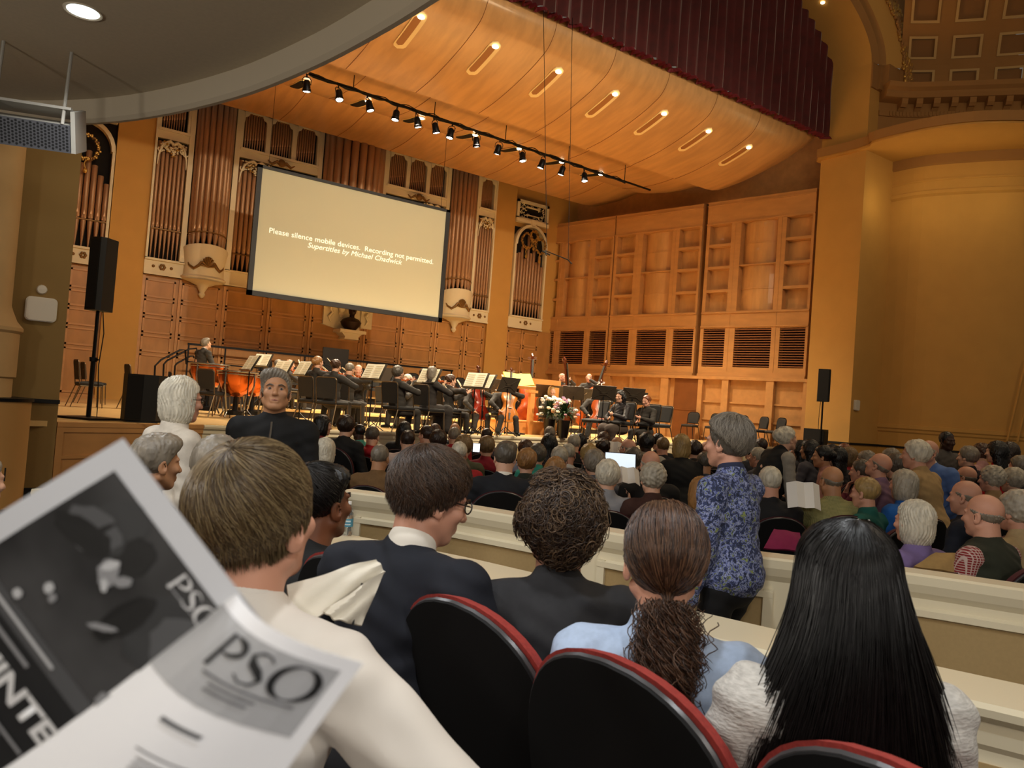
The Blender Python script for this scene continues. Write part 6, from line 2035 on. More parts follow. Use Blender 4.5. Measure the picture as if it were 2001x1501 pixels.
def closed_back(b, o0, o1, g0, g1, zt0, zt1):
    v0, f0 = seat_back_surface(b, o0, g0, zt0); v1, f1 = seat_back_surface(b, o1, g1, zt1)
    n, rows = 14, 18
    N0 = len(v0)
    ring = [j*(n+1) for j in range(rows+1)]+[rows*(n+1)+i for i in range(1, n+1)]+[j*(n+1)+n for j in range(rows-1, -1, -1)]
    fs = list(f0)+[tuple(i+N0 for i in f[::-1]) for f in f1]
    for k in range(len(ring)-1): fs.append((ring[k], ring[k+1], ring[k+1]+N0, ring[k]+N0))
    b.add(v0+v1, fs)
    return [v0[i] for i in ring]
def theatre(fab, name='theatre_seat'):
    def mk():
        e = empty(name)
        b = MB(); ring = closed_back(b, -0.016, 0.0, -0.004, 0.002, 0.912, 0.918); b.build('back_shell', seat_shell, e, smooth=True)
        b = MB(); ring2 = closed_back(b, 0.001, 0.034, 0.009, 0.002, 0.927, 0.921); b.build('back_cushion', fab, e, smooth=True)
        b = MB(); b.tube([(p[0]*1.006, p[1]+0.012, p[2]+0.001) for p in ring], 0.0075, n=6); b.build('edge_trim', seat_edge, e, smooth=True)
        b = MB(); cushion(b, 0.46, 0.44, 0.10, 0.36, 0.08, 0.08, 0.02); b.build('seat', fab, e, smooth=True)
        for s in (-1, 1):
            b = MB(); b.box((s*0.24, -0.18, -0.3), (s*0.275, 0.18, 0.52)); b.box((s*0.235, -0.12, 0.56), (s*0.285, 0.24, 0.60)); b.box((s*0.24, -0.12, 0.5), (s*0.275, 0.1, 0.57)); b.build('armrest', seat_shell, e)
        return e
    return Proto(mk)
SEAT = theatre(seat_maroon)
SEATR = theatre(seat_red)
stage_focus = Vector((11.0, 15.5))
def face_stage(x, y): return -math.degrees(math.atan2(stage_focus.x-x, stage_focus.y-y))
def project(v):
    d = Vector(v)-Vector(CAM)
    z = d.dot(Fv); 
    return 1000.5+FPX*d.dot(rc)/z, 750.5-FPX*d.dot(uc)/z, z
occupied = []
def tint(n, c, **kw): return cloth(n, c, **kw)
plaid_cache = {}
def plaid(name, c1, c2, scale=60, stripes=False, c3=None):
    if name in MATS: return MATS[name]
    m = mat(name, c1, 0.85)
    nt = m.node_tree; bs = nt.nodes['Principled BSDF']
    tc = nt.nodes.new('ShaderNodeTexCoord')
    w1 = nt.nodes.new('ShaderNodeTexWave'); w1.inputs['Scale'].default_value = scale; w1.bands_direction = 'X'
    w2 = nt.nodes.new('ShaderNodeTexWave'); w2.inputs['Scale'].default_value = scale; w2.bands_direction = 'Z'
    for w in (w1, w2): nt.links.new(tc.outputs['Object'], w.inputs[0])
    mx = nt.nodes.new('ShaderNodeMath'); mx.operation = 'MAXIMUM'
    nt.links.new(w1.outputs['Fac'], mx.inputs[0])
    if not stripes: nt.links.new(w2.outputs['Fac'], mx.inputs[1])
    rp = nt.nodes.new('ShaderNodeValToRGB'); rp.color_ramp.elements[0].position = 0.72; rp.color_ramp.elements[1].position = 0.86
    rp.color_ramp.elements[0].color = (*srgb(c1), 1); rp.color_ramp.elements[1].color = (*srgb(c2), 1)
    nt.links.new(mx.outputs[0], rp.inputs[0]); nt.links.new(rp.outputs[0], bs.inputs['Base Color'])
    return m
def camo(name, cols, scale=14):
    if name in MATS: return MATS[name]
    m = mat(name, cols[0], 0.85)
    nt = m.node_tree; bs = nt.nodes['Principled BSDF']
    tc = nt.nodes.new('ShaderNodeTexCoord'); nz = nt.nodes.new('ShaderNodeTexNoise'); nz.inputs['Scale'].default_value = scale; nz.inputs['Detail'].default_value = 5; nz.inputs['Distortion'].default_value = 1.5
    nt.links.new(tc.outputs['Object'], nz.inputs['Vector'])
    rp = nt.nodes.new('ShaderNodeValToRGB'); rp.color_ramp.interpolation = 'CONSTANT'
    n = len(cols)
    while len(rp.color_ramp.elements) < n: rp.color_ramp.elements.new(0.5)
    for i, c in enumerate(cols):
        rp.color_ramp.elements[i].position = 0 if i == 0 else 0.32+0.36*i/n
        rp.color_ramp.elements[i].color = (*srgb(c), 1)
    nt.links.new(nz.outputs['Fac'], rp.inputs[0]); nt.links.new(rp.outputs[0], bs.inputs['Base Color'])
    return m

def fan(label, px, py, D, face=0, seat=True, **kw):
    t = Pd(px, py, D)
    f = face_stage(t.x, t.y)+face
    kw.setdefault('arms', ('lap', 'lap'))
    p = person(label, t, f, **kw)
    b = p['root'].location
    if kw.get('pose', 'sit') == 'sit' and seat:
        F_ = Matrix.Rotation(rad(f), 3, 'Z'); o = F_ @ Vector((0, 0.06, 0))
        z = b.z+min(0.2, max(-0.15, p['P0'].z-0.49))
        short = label.split(',')[0]
        SEAT((b.x+o.x, b.y+o.y, z), rad(f), 'maroon seat of the '+' '.join(short.split()[:10]), 'theatre seat', 'occupied theatre seats')
        occupied.append((b.x+o.x, b.y+o.y))
    else: occupied.append((b.x, b.y))
    return p
T_ = tint
fan('woman with short dark hair in dark red, leftmost of the front rows', 632, 832, 9.3, -20, fem=True, hair='bob', hc='black', top=T_('darkred', '6b1c1c'), hyaw=-20)
fan('man with curly brown hair in a black sweater near the stage', 678, 834, 8.8, -10, hair='fluffy', hc='dbrown', top=T_('black_knit', '161412'))
fan('dark-skinned child in teal turned sideways beside the man in the black sweater', 701, 845, 9.9, 60, sc=0.88, skin='dark', hair='crew', hc='black', top=T_('teal_light', '4f9c8c'))
fan('grey-haired man in a bright red hooded sweatshirt near the stage', 728, 853, 9.3, 0, hair='short', hc='dgrey', top=T_('red_hoodie', 'a01820'), hood=True)
fan('woman with white bob in a black coat left of the tan jacket', 637, 883, 6.9, -8, fem=True, hair='bob', hc='white', top=T_('black_coat', '101012'))
fan('man with close-cropped grey hair in a tan brown jacket behind the rail', 743, 895, 6.9, -5, hair='crew', hc='grey', skin='tan', top=T_('tan_jacket', '6f5230'), stout=1.08)
fan('woman with long straight black hair under the woman in heels', 791, 843, 10.2, 0, fem=True, hair='long', hc='black', top=T_('black_top', '111111'))
fan('young man with short brown hair in a pale pink shirt', 797, 862, 8.8, 6, hair='short', hc='dbrown', top=T_('pale_pink', 'c9b0a4'))
fan('woman with brown hair turned left in a beige top', 832, 851, 9.8, 40, fem=True, hair='bun', hc='dbrown', top=T_('beige', 'a8947c'), hyaw=20)
fan('person with brown hair half hidden behind the woman in beige', 850, 845, 10.9, 0, hair='short', hc='brown', top=T_('brown_jumper', '4a3528'))
fan('person with thick wavy brown hair in a pale blue shirt', 857, 863, 8.4, 0, hair='fluffy', hc='dbrown', top=T_('pale_blue', 'a7b4c4'))
fan('grey-haired man in a red shirt beside the wavy brown hair', 888, 853, 10.3, 0, hair='short', hc='grey', top=T_('red_shirt', '9c2224'))
fan('bald man close to the stage behind the grey-haired man in red', 889, 843, 11.4, 0, hair='balding', hc='grey', skin='tan', top=T_('navy', '1c2230'))
fan('woman with fluffy dark-blond hair in olive green', 906, 874, 8.0, 0, fem=True, hair='fluffy', hc='dblond', top=T_('olive', '4c4a30'))
fan('white-haired balding man in a red sweater behind the boy with glasses', 897, 887, 7.6, 6, hair='crew', hc='white', skin='pink', top=T_('red_sweater', '97191c'), stout=1.1)
fan('brown-skinned bald man close to the stage centre', 951, 853, 11, 0, hair='crew', hc='dbrown', skin='tan', top=T_('grey_jumper', '49464a'))
fan('woman with wavy dark-blond hair in patterned blouse and red vest', 951, 874, 8.5, 0, fem=True, hair='wavy', hc='dblond', top=camo('blue_print', ['2a3040', '8a93a8', '1c2028']), vest=T_('red_vest', '8a1a26'))
fan('man with straight brown-grey hair in a dark navy suit right behind the rail', 987, 895, 5.9, 2, hair='combed', hc='dgrey', top=T_('navy_suit', '15171d'), stout=1.12, collar=white_sh)
fan('woman with short auburn hair in dark green behind the curly-haired boy', 1029, 903, 6.9, 0, fem=True, hair='wavy', hc='strawb', top=T_('dark_green', '262b20'))
fan('woman with grey wavy hair and turquoise top', 1050, 890, 8.4, 4, fem=True, hair='fluffy', hc='dgrey', top=T_('turquoise', '3a9a86'))
fan('person with brown fluffy hair left of the grey wavy hair', 1027, 880, 9.4, 0, hair='fluffy', hc='brown', top=T_('grey_blue', '8a8ea0'))
fan('woman with long black hair and a white-edged wrap in the middle rows', 1073, 868, 9.2, -5, fem=True, hair='long', hc='black', top=T_('black_wrap', '18161a'))
fan('grey-haired person at the stage edge below the flowers', 1074, 850, 11.2, 0, hair='short', hc='grey', top=T_('khaki', '5a5038'))
fan('man with shaved grey head in a white striped shirt', 1110, 888, 8.3, -4, hair='crew', hc='silver', skin='pink', top=plaid('white_stripe', 'd8d4cc', '9a9890', 90, True))
fan('silver-haired person right of the long black hair', 1121, 867, 9.9, 0, hair='short', hc='silver', top=T_('black2', '131315'))
fan('woman with black bob in red beside the silver-haired person', 1133, 865, 10.4, 0, fem=True, hair='bob', hc='black', top=T_('red3', '8e1c22'))
fan('woman with pale blond fluffy hair in the middle rows', 1150, 891, 8.3, 0, fem=True, hair='fluffy', hc='blond', top=T_('black3', '141416'))
fan('silver-haired man with a blue patch on his sleeve in the middle rows', 1093, 897, 7.4, 0, hair='short', hc='silver', top=T_('blue_bright', '2b5a8c'))
fan('girl with long straight reddish-blond hair above the curly head', 1084, 922, 6.6, 0, fem=True, hair='long', hc='strawb', top=plaid('bw_check', '3a3834', '9c978c', 70))
fan('person with grey fluffy hair in a checked jacket', 1161, 907, 6.7, 0, fem=True, hair='fluffy', hc='grey', top=plaid('grey_check', '2f3036', '6a6a70', 60))
fan('woman with white-blond fluffy hair in striped shirt reading a programme', 1187, 931, 5.9, -6, fem=True, hair='fluffy', hc='white', top=plaid('fine_stripe', '6f6f78', 'b9b7b4', 80, True), stout=1.15, arms=('lap', ((0.22, 0.34, 0.44), (1, -0.2, -1), (-0.1, 0.5, 0.8), (-1, 0, 0))))
fan('woman with dark grey hair and grey scarf facing the glowing tablet', 1236, 899, 7.5, 0, fem=True, hair='wavy', hc='dgrey', top=T_('grey_scarf', '8b8378'), arms=('book', 'book'))
fan('balding white-haired man in a dark suit beside the open programme', 1270, 909, 6.4, 0, hair='balding', hc='silver', skin='pink', top=T_('dark_suit', '191715'), stout=1.1)
fan('woman with curly silver-blond hair in a dark brown jacket', 1274, 937, 5.8, 4, fem=True, hair='curly', hc='silver', top=T_('dark_brown', '3b2018'), stout=1.12)
fan('woman with dark hair pinned up in the middle rows', 1177, 877, 9.0, 0, fem=True, hair='updo', hc='dbrown', top=T_('dark4', '191818'))
fan('person with brown hair near the stage, left of the bald brown head', 1179, 861, 10.6, 0, hair='short', hc='brown', top=T_('brown4', '2f261e'))
fan('brown-skinned bald man near the stage holding an open programme', 1205, 872, 9.8, -10, hair='bald', skin='tan', top=T_('dark5', '1d1b1a'), arms=('book', 'book'))
fan('balding man with glasses and reddish skin in the middle rows', 1226, 878, 9.0, 35, hair='balding', hc='grey', skin='pink', top=T_('dark6', '141416'), glasses=True)
fan('dark-skinned person with full black hair and light grey hood', 1262, 866, 9.4, 0, hair='fluffy', hc='black', skin='dark', top=T_('grey_hood', '9c968a'), hood=True)
fan('person with black hair close to the stage right of the light grey hood', 1285, 864, 10.8, 0, hair='short', hc='black', top=T_('dark7', '171717'))
fan('person with short blond hair left of the standing black coat', 1294, 873, 10.0, 0, hair='short', hc='dblond', skin='pink', top=T_('dark8', '202024'))
fan('heavy woman with blond bob standing in a black coat in the middle rows', 1330, 872, 7.9, 0, pose='stand', fem=True, hair='bob', hc='blond', top=T_('black_coat2', '101010'), stout=1.5, hems=0.3, lean=8)
fan('pink bald man partly hidden behind the patterned jacket', 1379, 880, 10.3, 0, hair='bald', skin='pink', top=T_('dark9', '22201e'))
fan('bald man with tanned head left of the patterned jacket', 1376, 905, 7.9, -10, hair='crew', hc='dgrey', skin='tan', top=T_('slate', '2c323c'))
fan('dark-haired person between the black coat and the patterned jacket', 1356, 880, 10.2, 0, hair='fluffy', hc='dbrown', top=T_('dark10', '2a2420'))
fan('woman with strawberry hair just left of the patterned jacket', 1368, 965, 5.6, 0, fem=True, hair='bob', hc='strawb', top=T_('dark11', '18181a'))
fan('person with black hair right of the patterned jacket near the stage', 1467, 881, 10.4, 0, hair='fluffy', hc='black', top=T_('dark12', '2a2a30'))
fan('person with dark hair near the stage by the empty chairs', 1486, 873, 11.4, 0, hair='short', hc='dbrown', top=T_('dark13', '202020'))
fan('silver-haired person left of the woman in the black vest', 1479, 894, 9.2, 30, hair='short', hc='silver', skin='pink', top=T_('dark14', '3a3a40'))
fan('white-haired man in a dark suit just right of the patterned jacket', 1503, 943, 5.9, -5, hair='short', hc='white', skin='pink', top=T_('dark_suit2', '17171a'), stout=1.15)
vw = fan('woman with white swept-up hair bending forward in black vest and grey sweater', 1538, 858, 7.6, -84, pose='stand', fem=True, hair='updo', hc='white', top=T_('grey_sweater', '9b9488'), vest=T_('black_vest', '141518'), lean=34, hpitch=-10, arms=(((-0.10, 0.38, 0.02), (-1, -0.6, 0), (0, 0.7, -0.7)), ((0.16, 0.42, -0.02), (1, -0.6, 0), (0, 0.7, -0.7))))
fan('balding man in a green plaid shirt holding an open white programme', 1624, 941, 6.0, -4, hair='balding', hc='grey', skin='tan', top=plaid('green_plaid', '7b7b4c', 'a9a26c', 34), stout=1.15, arms=(((-0.16, 0.36, 0.22), (-1, -0.2, -0.8), (0.1, 0.7, 0.5), (1, 0, 0)), 'lap'))
fan('person with short silver-blond hair in a teal fleece', 1689, 964, 5.9, 30, fem=True, hair='short', hc='blond', skin='pink', top=T_('teal_fleece', '17584e'))
fan('woman with silver bob in a bright blue jacket', 1763, 948, 6.1, 12, fem=True, hair='bob', hc='silver', skin='pink', top=T_('bright_blue', '1f5fae'), collar=T_('bright_blue', '1f5fae'))
fan('balding man in a lilac shirt looking down', 1716, 910, 6.9, 26, hair='balding', hc='grey', skin='pink', top=T_('lilac', '8a6a80'), lean=10, hpitch=-22)
fan('person with thick grey-brown hair right of the lilac shirt', 1749, 912, 7.5, 0, hair='fluffy', hc='dgrey', top=T_('brown15', '4a3a34'))
fan('person with wavy brown-grey hair one row before the thick grey-brown hair', 1738, 898, 8.6, 0, hair='wavy', hc='grey', top=T_('dark16', '2c2a2c'))
fan('man with reddish face leaning his head on his hand in a maroon top', 1681, 922, 7.6, 30, hair='short', hc='dgrey', skin='pink', top=T_('maroon', '5a1626'), arms=('chin', 'lap'), lean=12)
fan('woman with grey-blond hair behind the man leaning on his hand', 1690, 902, 8.8, 20, fem=True, hair='wavy', hc='grey', top=T_('dark17', '37302c'))
fan('white-haired man standing in a tan sweater', 1786, 889, 6.6, 22, pose='stand', hair='fluffy', hc='white', skin='pink', top=T_('tan_sweater', 'a98a5c'), bot=T_('khaki_trousers', '6e5b3c'), stout=1.15, lean=16, hyaw=15)
fan('bald man standing in a blue sweater with white collar, leaning left', 1812, 884, 7.3, 95, pose='stand', hair='balding', hc='silver', skin='pink', top=T_('blue_sweater', '5673ac'), collar=white_sh, bot=T_('khaki_trousers', '6e5b3c'), stout=1.1, lean=30, hpitch=-18)
fan('dark-skinned man standing in a grey jacket by the far wall', 1851, 862, 9.8, 165, pose='stand', hair='crew', hc='black', skin='dark', top=T_('grey_jacket', '55504c'), stout=1.0)
fan('woman with silver-grey hair in dark clothes beyond the blue sweater', 1889, 893, 8.8, 10, fem=True, hair='wavy', hc='grey', top=T_('dark18', '1d1f2a'))
fan('woman with brown curls and pink top near the far wall', 1914, 886, 9.8, 0, fem=True, hair='curly', hc='brown', top=T_('pink18', 'b98a86'))
fan('woman with long black hair standing in a bright red top', 1945, 884, 8.6, 8, pose='stand', fem=True, hair='long', hc='black', top=T_('bright_red', 'b3151c'), stout=1.05)
fan('person with dark reddish hair in white behind the bright red top', 1969, 884, 9.4, 0, fem=True, hair='long', hc='dbrown', top=T_('white19', 'd5cfc6'))
fan('bald man in dark grey left of the curly silver woman', 1886, 934, 7.9, 15, hair='balding', hc='grey', skin='pink', top=T_('dark20', '2b2c34'))
fan('woman with curly silver-blond hair and red scarf', 1935, 937, 7.2, 12, fem=True, hair='curly', hc='silver', skin='pink', top=T_('tan21', '9a7c55'))
fan('woman with silver hair in grey-blue at the right edge', 1976, 939, 7.6, 8, fem=True, hair='fluffy', hc='silver', top=T_('greyblue22', '3f4f58'))
fan('balding man in a dark blue coat behind the big bald man', 1884, 972, 5.4, 30, hair='balding', hc='grey', skin='pink', top=T_('coat23', '181d2a'), stout=1.15)
fan('person with brown hair at the far right, under the red top', 1990, 912, 8.6, 0, hair='wavy', hc='grey', top=T_('dark24', '2c2826'))
fan('woman with dark hair in a pink shirt facing left, by the pole loudspeaker', 1606, 893, 8.4, 48, fem=True, hair='bun', hc='black', skin='tan', top=T_('pink_shirt', 'c08a7c'), lean=12)
fan('woman with long dark hair by the black subwoofer', 1561, 880, 9.9, 20, fem=True, hair='long', hc='black', top=T_('dark25', '27242a'))
fan('woman with long black hair one seat right of the subwoofer', 1580, 879, 9.4, 20, fem=True, hair='long', hc='black', skin='tan', top=T_('grey26', '4d4a50'))
fan('woman with long dark hair right of the pink shirt', 1634, 893, 9.2, 10, fem=True, hair='long', hc='black', top=T_('dark27', '231e22'))
fan('grey-blond woman in red near the pier', 1656, 893, 9.6, 10, fem=True, hair='bob', hc='dblond', top=T_('red28', '96202a'))
fan('red-haired person behind the grey-blond woman near the pier', 1648, 884, 10.6, 0, hair='short', hc='red', top=T_('dark29', '2c2322'))
fan('person with dark hair behind the pink shirt', 1622, 887, 10.4, 10, hair='fluffy', hc='black', top=T_('dark30', '201e20'))
# near the rail on the right: larger figures
bg = fan('big bald man in dark green fleece vest with red plaid sleeves', 1920, 1008, 4.25, 22, hair='balding', hc='grey', skin='pink', top=plaid('red_plaid', '7d1f22', 'b9a29a', 24), vest=T_('green_fleece', '2a2d20'), collar=T_('green_fleece', '2a2d20'), stout=1.2, res=0.009, hres=0.005)
fan('woman with curly silver hair in a tan jacket at the right edge', 1984, 1000, 4.6, 15, fem=True, hair='curly', hc='silver', skin='pink', top=T_('tan_jacket2', 'b39a70'), stout=1.1, res=0.01, hres=0.006)
lav = fan('woman with white-blond bob in a lavender sweater behind the rail', 1783, 1020, 4.35, 20, fem=True, hair='bob', hc='white', skin='pink', top=T_('lavender', '7d6a9c'), stout=1.1, res=0.009, hres=0.006, arms=(((-0.20, 0.36, 0.30), (-1, -0.3, -0.8), (0.1, 0.6, 0.6), (1, 0, 0)), 'lap'))
# standing at the left
person('woman with white bob and glasses standing in a white sweater at the left', Pd(358, 782, 4.1), -75, floor=0.02, pose='stand', fem=True, hair='bob', hc='white', skin='pink', top=T_('white_sweater', 'cfc6b8'), bot=T_('cream_trousers', 'c9bfa8'), arms=('down', 'down'), glasses=True, res=0.009, hres=0.005, stout=1.02)
pm = person('man with grey hair in a black zipped pullover standing facing the camera', Pd(539, 766, 4.25), 155, floor=0.02, pose='stand', hair='combed', hc='grey', skin='tan', top=T_('black_pullover', '0b0b0c'), arms=('down', 'down'), res=0.009, hres=0.0045, stout=0.98, sc=0.97, hpitch=-14, collar=plaid('pl_shirt', '6b2a30', '30242a', 60), hyaw=5)
face_eyes(pm)
b = MB(); T = lambda q: tuple(pm['neck']+Vector(q))
b.tube([T((0, 0.085, -0.01)), T((0, 0.115, -0.10))], 0.006, n=5); b.cb(T((0, 0.125, -0.12)), (0.010, 0.006, 0.03)); b.build('zip', chrome, pm['root'])
person('woman with slicked grey hair in profile at the left behind the programme', Pd(307, 905, 3.35), -75, floor=0.0, fem=True, hair='combed', hc='grey', skin='tan', top=T_('dark_left', '2b2a30'), res=0.01, hres=0.005)
person('balding man with reddish-grey hair left of the blond boy', Pd(428, 922, 2.6), -40, floor=0.0, hair='short', hc='grey', skin='pink', top=T_('dark_left2', '22242c'), res=0.01, hres=0.005)
person('person in a blue and white patterned blouse cut by the left edge', Pd(-42, 940, 3.2), -60, floor=0.0, fem=True, hair='bob', hc='grey', top=camo('blue_white', ['2b4a86', 'd8dce6', '22355c'], 30), res=0.011)

# hand-held things of the audience
def booklet(px, py, D, w, h, yaw, pitch, label, m=None, cat='programme', name='programme'):
    q = Pd(px, py, D)
    e = empty(name, tuple(q), 0, label, cat, None)
    R_ = Matrix.Rotation(rad(yaw), 4, 'Z') @ Matrix.Rotation(rad(pitch), 4, 'X')
    b = MB(); b.T = Matrix.Translation(q) @ R_
    b.add([(-w, 0.05, -h/2), (-w*0.5, 0.0, -h/2), (0, 0.02, -h/2), (w*0.5, 0, -h/2), (w, 0.05, -h/2), (-w, 0.05, h/2), (-w*0.5, 0, h/2), (0, 0.02, h/2), (w*0.5, 0, h/2), (w, 0.05, h/2),
           (-w, 0.054, -h/2), (-w*0.5, 0.004, -h/2), (0, 0.024, -h/2), (w*0.5, 0.004, -h/2), (w, 0.054, -h/2), (-w, 0.054, h/2), (-w*0.5, 0.004, h/2), (0, 0.024, h/2), (w*0.5, 0.004, h/2), (w, 0.054, h/2)],
          [(i, i+1, i+6, i+5) for i in range(4)]+[(10+i, 15+i, 16+i, 11+i) for i in range(4)])
    b.build('pages', m or mat('programme_white', 'e6e2da', 0.7), e, local=False)
    return e
booklet(1574, 966, 5.7, 0.12, 0.20, -40, -25, 'open white programme held by the man in green plaid')
booklet(1228, 927, 6.0, 0.10, 0.14, -30, -35, 'open cream programme held by the woman in the striped shirt')
booklet(1199, 878, 9.2, 0.10, 0.20, -38, -20, 'open programme held by the bald man near the stage')
booklet(1690, 1024, 4.4, 0.06, 0.06, -40, -30, 'small white leaflet in the hand of the woman in lavender')
q = Pd(1212, 905, 7.2)
e = empty('tablet', tuple(q), 0, 'tablet with a glowing white and pale blue screen in the middle rows', 'tablet')
b = MB(); b.T = Matrix.Translation(q) @ Matrix.Rotation(rad(-40), 4, 'Z') @ Matrix.Rotation(rad(-30), 4, 'X'); b.box((-0.15, 0.001, -0.11), (0.15, 0.012, 0.11)); b.build('case', black, e, local=False)
b = MB(); b.T = Matrix.Translation(q) @ Matrix.Rotation(rad(-40), 4, 'Z') @ Matrix.Rotation(rad(-30), 4, 'X'); b.box((-0.14, -0.002, -0.10), (0.14, 0.0, 0.10)); b.build('display', mat('tablet_glow', 'dfeaf4', 0.4, emit='d8e8f6', estr=0.9), e, local=False)
q = Pd(931, 875, 8.3)
e = empty('phone', tuple(q), 0, 'phone with a lit white screen beside the olive green woman', 'phone')
b = MB(); b.T = Matrix.Translation(q) @ Matrix.Rotation(rad(-35), 4, 'Z'); b.box((-0.04, 0.001, -0.05), (0.04, 0.009, 0.05)); b.build('case', black, e, local=False)
b = MB(); b.T = Matrix.Translation(q) @ Matrix.Rotation(rad(-35), 4, 'Z'); b.box((-0.036, -0.002, -0.045), (0.036, 0, 0.045)); b.build('display', mat('phone_glow', 'ffffff', 0.4, emit='f4f8ff', estr=1.4), e, local=False)

# ---- free theatre seats in curved rows facing the podium
k_row = 0
def inside_hall(x, y):
    if x > 19.8: return False
    # beyond the front box wall, with room for knees
    P = [Vector(p) for p in path1]
    best = 9e9; sgn = 1
    for i in range(len(P)-1):
        a, c = P[i], P[i+1]; d = c-a; t = max(0, min(1, (Vector((x, y))-a).dot(d)/d.dot(d)))
        v = Vector((x, y))-(a+d*t)
        if v.length < best: best = v.length; sgn = 1 if v.dot(Vector((-d.y, d.x))) > 0 else -1
    return sgn > 0 and best > 0.42
rows = []
R = 4.2; row = 0; nfree = 0
while R < 17 and nfree < 150:
    k = 0
    a0 = math.atan2(-12, -9); n = int(2*pi*R/0.57)
    for i in range(n):
        a = pi*0.98+0.57/R*i
        if a > pi*1.62: break
        x, y = stage_focus.x+R*cos(a), stage_focus.y+R*sin(a)
        if y > 12.0 or not inside_hall(x, y): continue
        px, py, dz = project((x, y, zf(x, y)+0.85))
        if px < 650 or px > 2030 or dz < 2.6: continue
        if 1390 < px < 1450: continue
        if min((math.hypot(x-ox, y-oy) for ox, oy in occupied), default=9) < 0.52: continue
        SEAT((x, y, zf(x, y)), rad(face_stage(x, y)), 'free maroon theatre seat in curved row %d from the stage, number %d from the left' % (row+1, k+1), 'theatre seat', 'free theatre seats')
        k += 1; nfree += 1
    R += 0.93; row += 1
# ================================================================ FOREGROUND ROW
def seat_fg(px, py, z, x=None, label='', face=-82, dz=0.0, D=None):
    pass
ROWF = 0.18
FG = [((0.83, 2.52), -72, 'red-edged seat farthest away in the near row, beside the ledge bottle'),
      ((0.90, 2.02), -75, 'red-edged seat of the boy with glasses in the near row'),
      ((0.975, 1.50), -78, 'large red-edged black seat back left of the middle in the near row'),
      ((1.03, 1.05), -82, 'large red-edged black seat back in the middle of the near row'),
      ((1.10, 0.56), -86, 'red-edged seat back at the bottom right under the long black hair'),
      ((0.12, 1.35), -70, 'red-edged seat of the blond boy, only its rim showing at the bottom')]
for (xy, f, lb) in FG:
    F_ = Matrix.Rotation(rad(f), 3, 'Z'); o = F_ @ Vector((0, 0.24, 0))
    SEATR((xy[0]+o.x, xy[1]+o.y, ROWF+0.055), rad(f), lb, 'theatre seat', 'seats of the near row')
hs = dict(hshrink=0.006, res=0.0075, hres=0.0042, group='people in the near row')
navy = tint('navy_blazer', '131722', nscale=60); 
black_sh = tint('charcoal_shirt', '2a2a2d', nscale=60)
lightblue = tint('light_blue_cardigan', 'a9bcd8', nscale=60)
knit = mat('white_knit', 'c9c6c0', 0.9, noise=0.25, nscale=60, stretch=(1, 1, 3), bump=0.5)
white_cot = mat('white_cotton', 'd8d2ca', 0.85, noise=0.04, nscale=8)
g_boy = person('boy with thick brown hair and glasses in a navy blazer looking right', Pd(846, 975, 2.1), -62, floor=ROWF, hair='short', hc='dbrown', skin='pink', top=navy, collar=white_sh, arms=('book', 'book'), lean=16, hyaw=-36, hpitch=12, glasses=True, twist=0, **hs)
c_boy = person('boy with a head of brown curls in a charcoal shirt seen from behind', Pd(1092, 1035, 2.15), -30, floor=ROWF, hair='curly', hc='dbrown', skin='pink', top=black_sh, arms=('lap', 'lap'), lean=20, hpitch=-6, stout=1.05, **hs)
p_girl = person('girl with brown curly ponytail in a light blue cardigan seen from behind', Pd(1296, 1100, 1.72), -38, floor=ROWF, fem=True, hair='short', hc='brown', skin='pink', top=lightblue, arms=('lap', 'lap'), lean=6, **hs)
l_girl = person('girl with long straight black hair in a white knitted top seen from behind', Pd(1643, 1150, 1.48), -36, floor=ROWF, fem=True, hair='long', hc='black', skin='fair', top=knit, arms=('lap', 'lap'), lean=4, res=0.0075, hres=0.0042, hshrink=0.014, group='people in the near row')
d_boy = person('boy with short black hair in profile beside the water bottle', Pd(628, 985, 2.45), -68, floor=ROWF, hair='combed', hc='black', skin='brown', top=tint('black_jacket', '121214'), arms=('lap', 'lap'), lean=14, hpitch=-8, **hs)
bl_boy = person('boy with straight dark-blond hair in a white shirt, arm stretched forward', Pd(505, 1015, 1.28), -48, floor=ROWF, hair='short', hc='dblond', skin='pink', top=white_cot, collar=white_cot, arms=('lap', ((0.40, 0.22, 0.10), (1, -0.4, -0.3), (0.2, 0.9, -0.2), (0, 0, -1))), lean=8, hpitch=-12, hyaw=-8, **hs)
jk = camo('blue_jacket_print', ['23283a', '353f66', '1f2432', '5a6496', '8e96b8', '2b3148', '7c8850'], 38)
wj = person('grey-haired woman walking past in a blue-green patterned quilted jacket', Pd(1418, 866, 3.72), 8, floor=0.0, pose='stand', fem=True, hair='wavy', hc='dgrey', skin='pink', top=jk, collar=tint('navy_collar', '252b45'), bot=tint('black_slacks', '0f0f12'), arms=('down', ((-0.05, 0.2, -0.1), (1, -0.6, -0.2), (0, 0.8, -0.3))), hems=-0.10, stout=1.15, lean=5, hyaw=4, step=0.18, res=0.009, hres=0.0045)
face_eyes(g_boy, 'dbrown'); face_eyes(wj, 'dgrey'); face_eyes(d_boy, 'black')

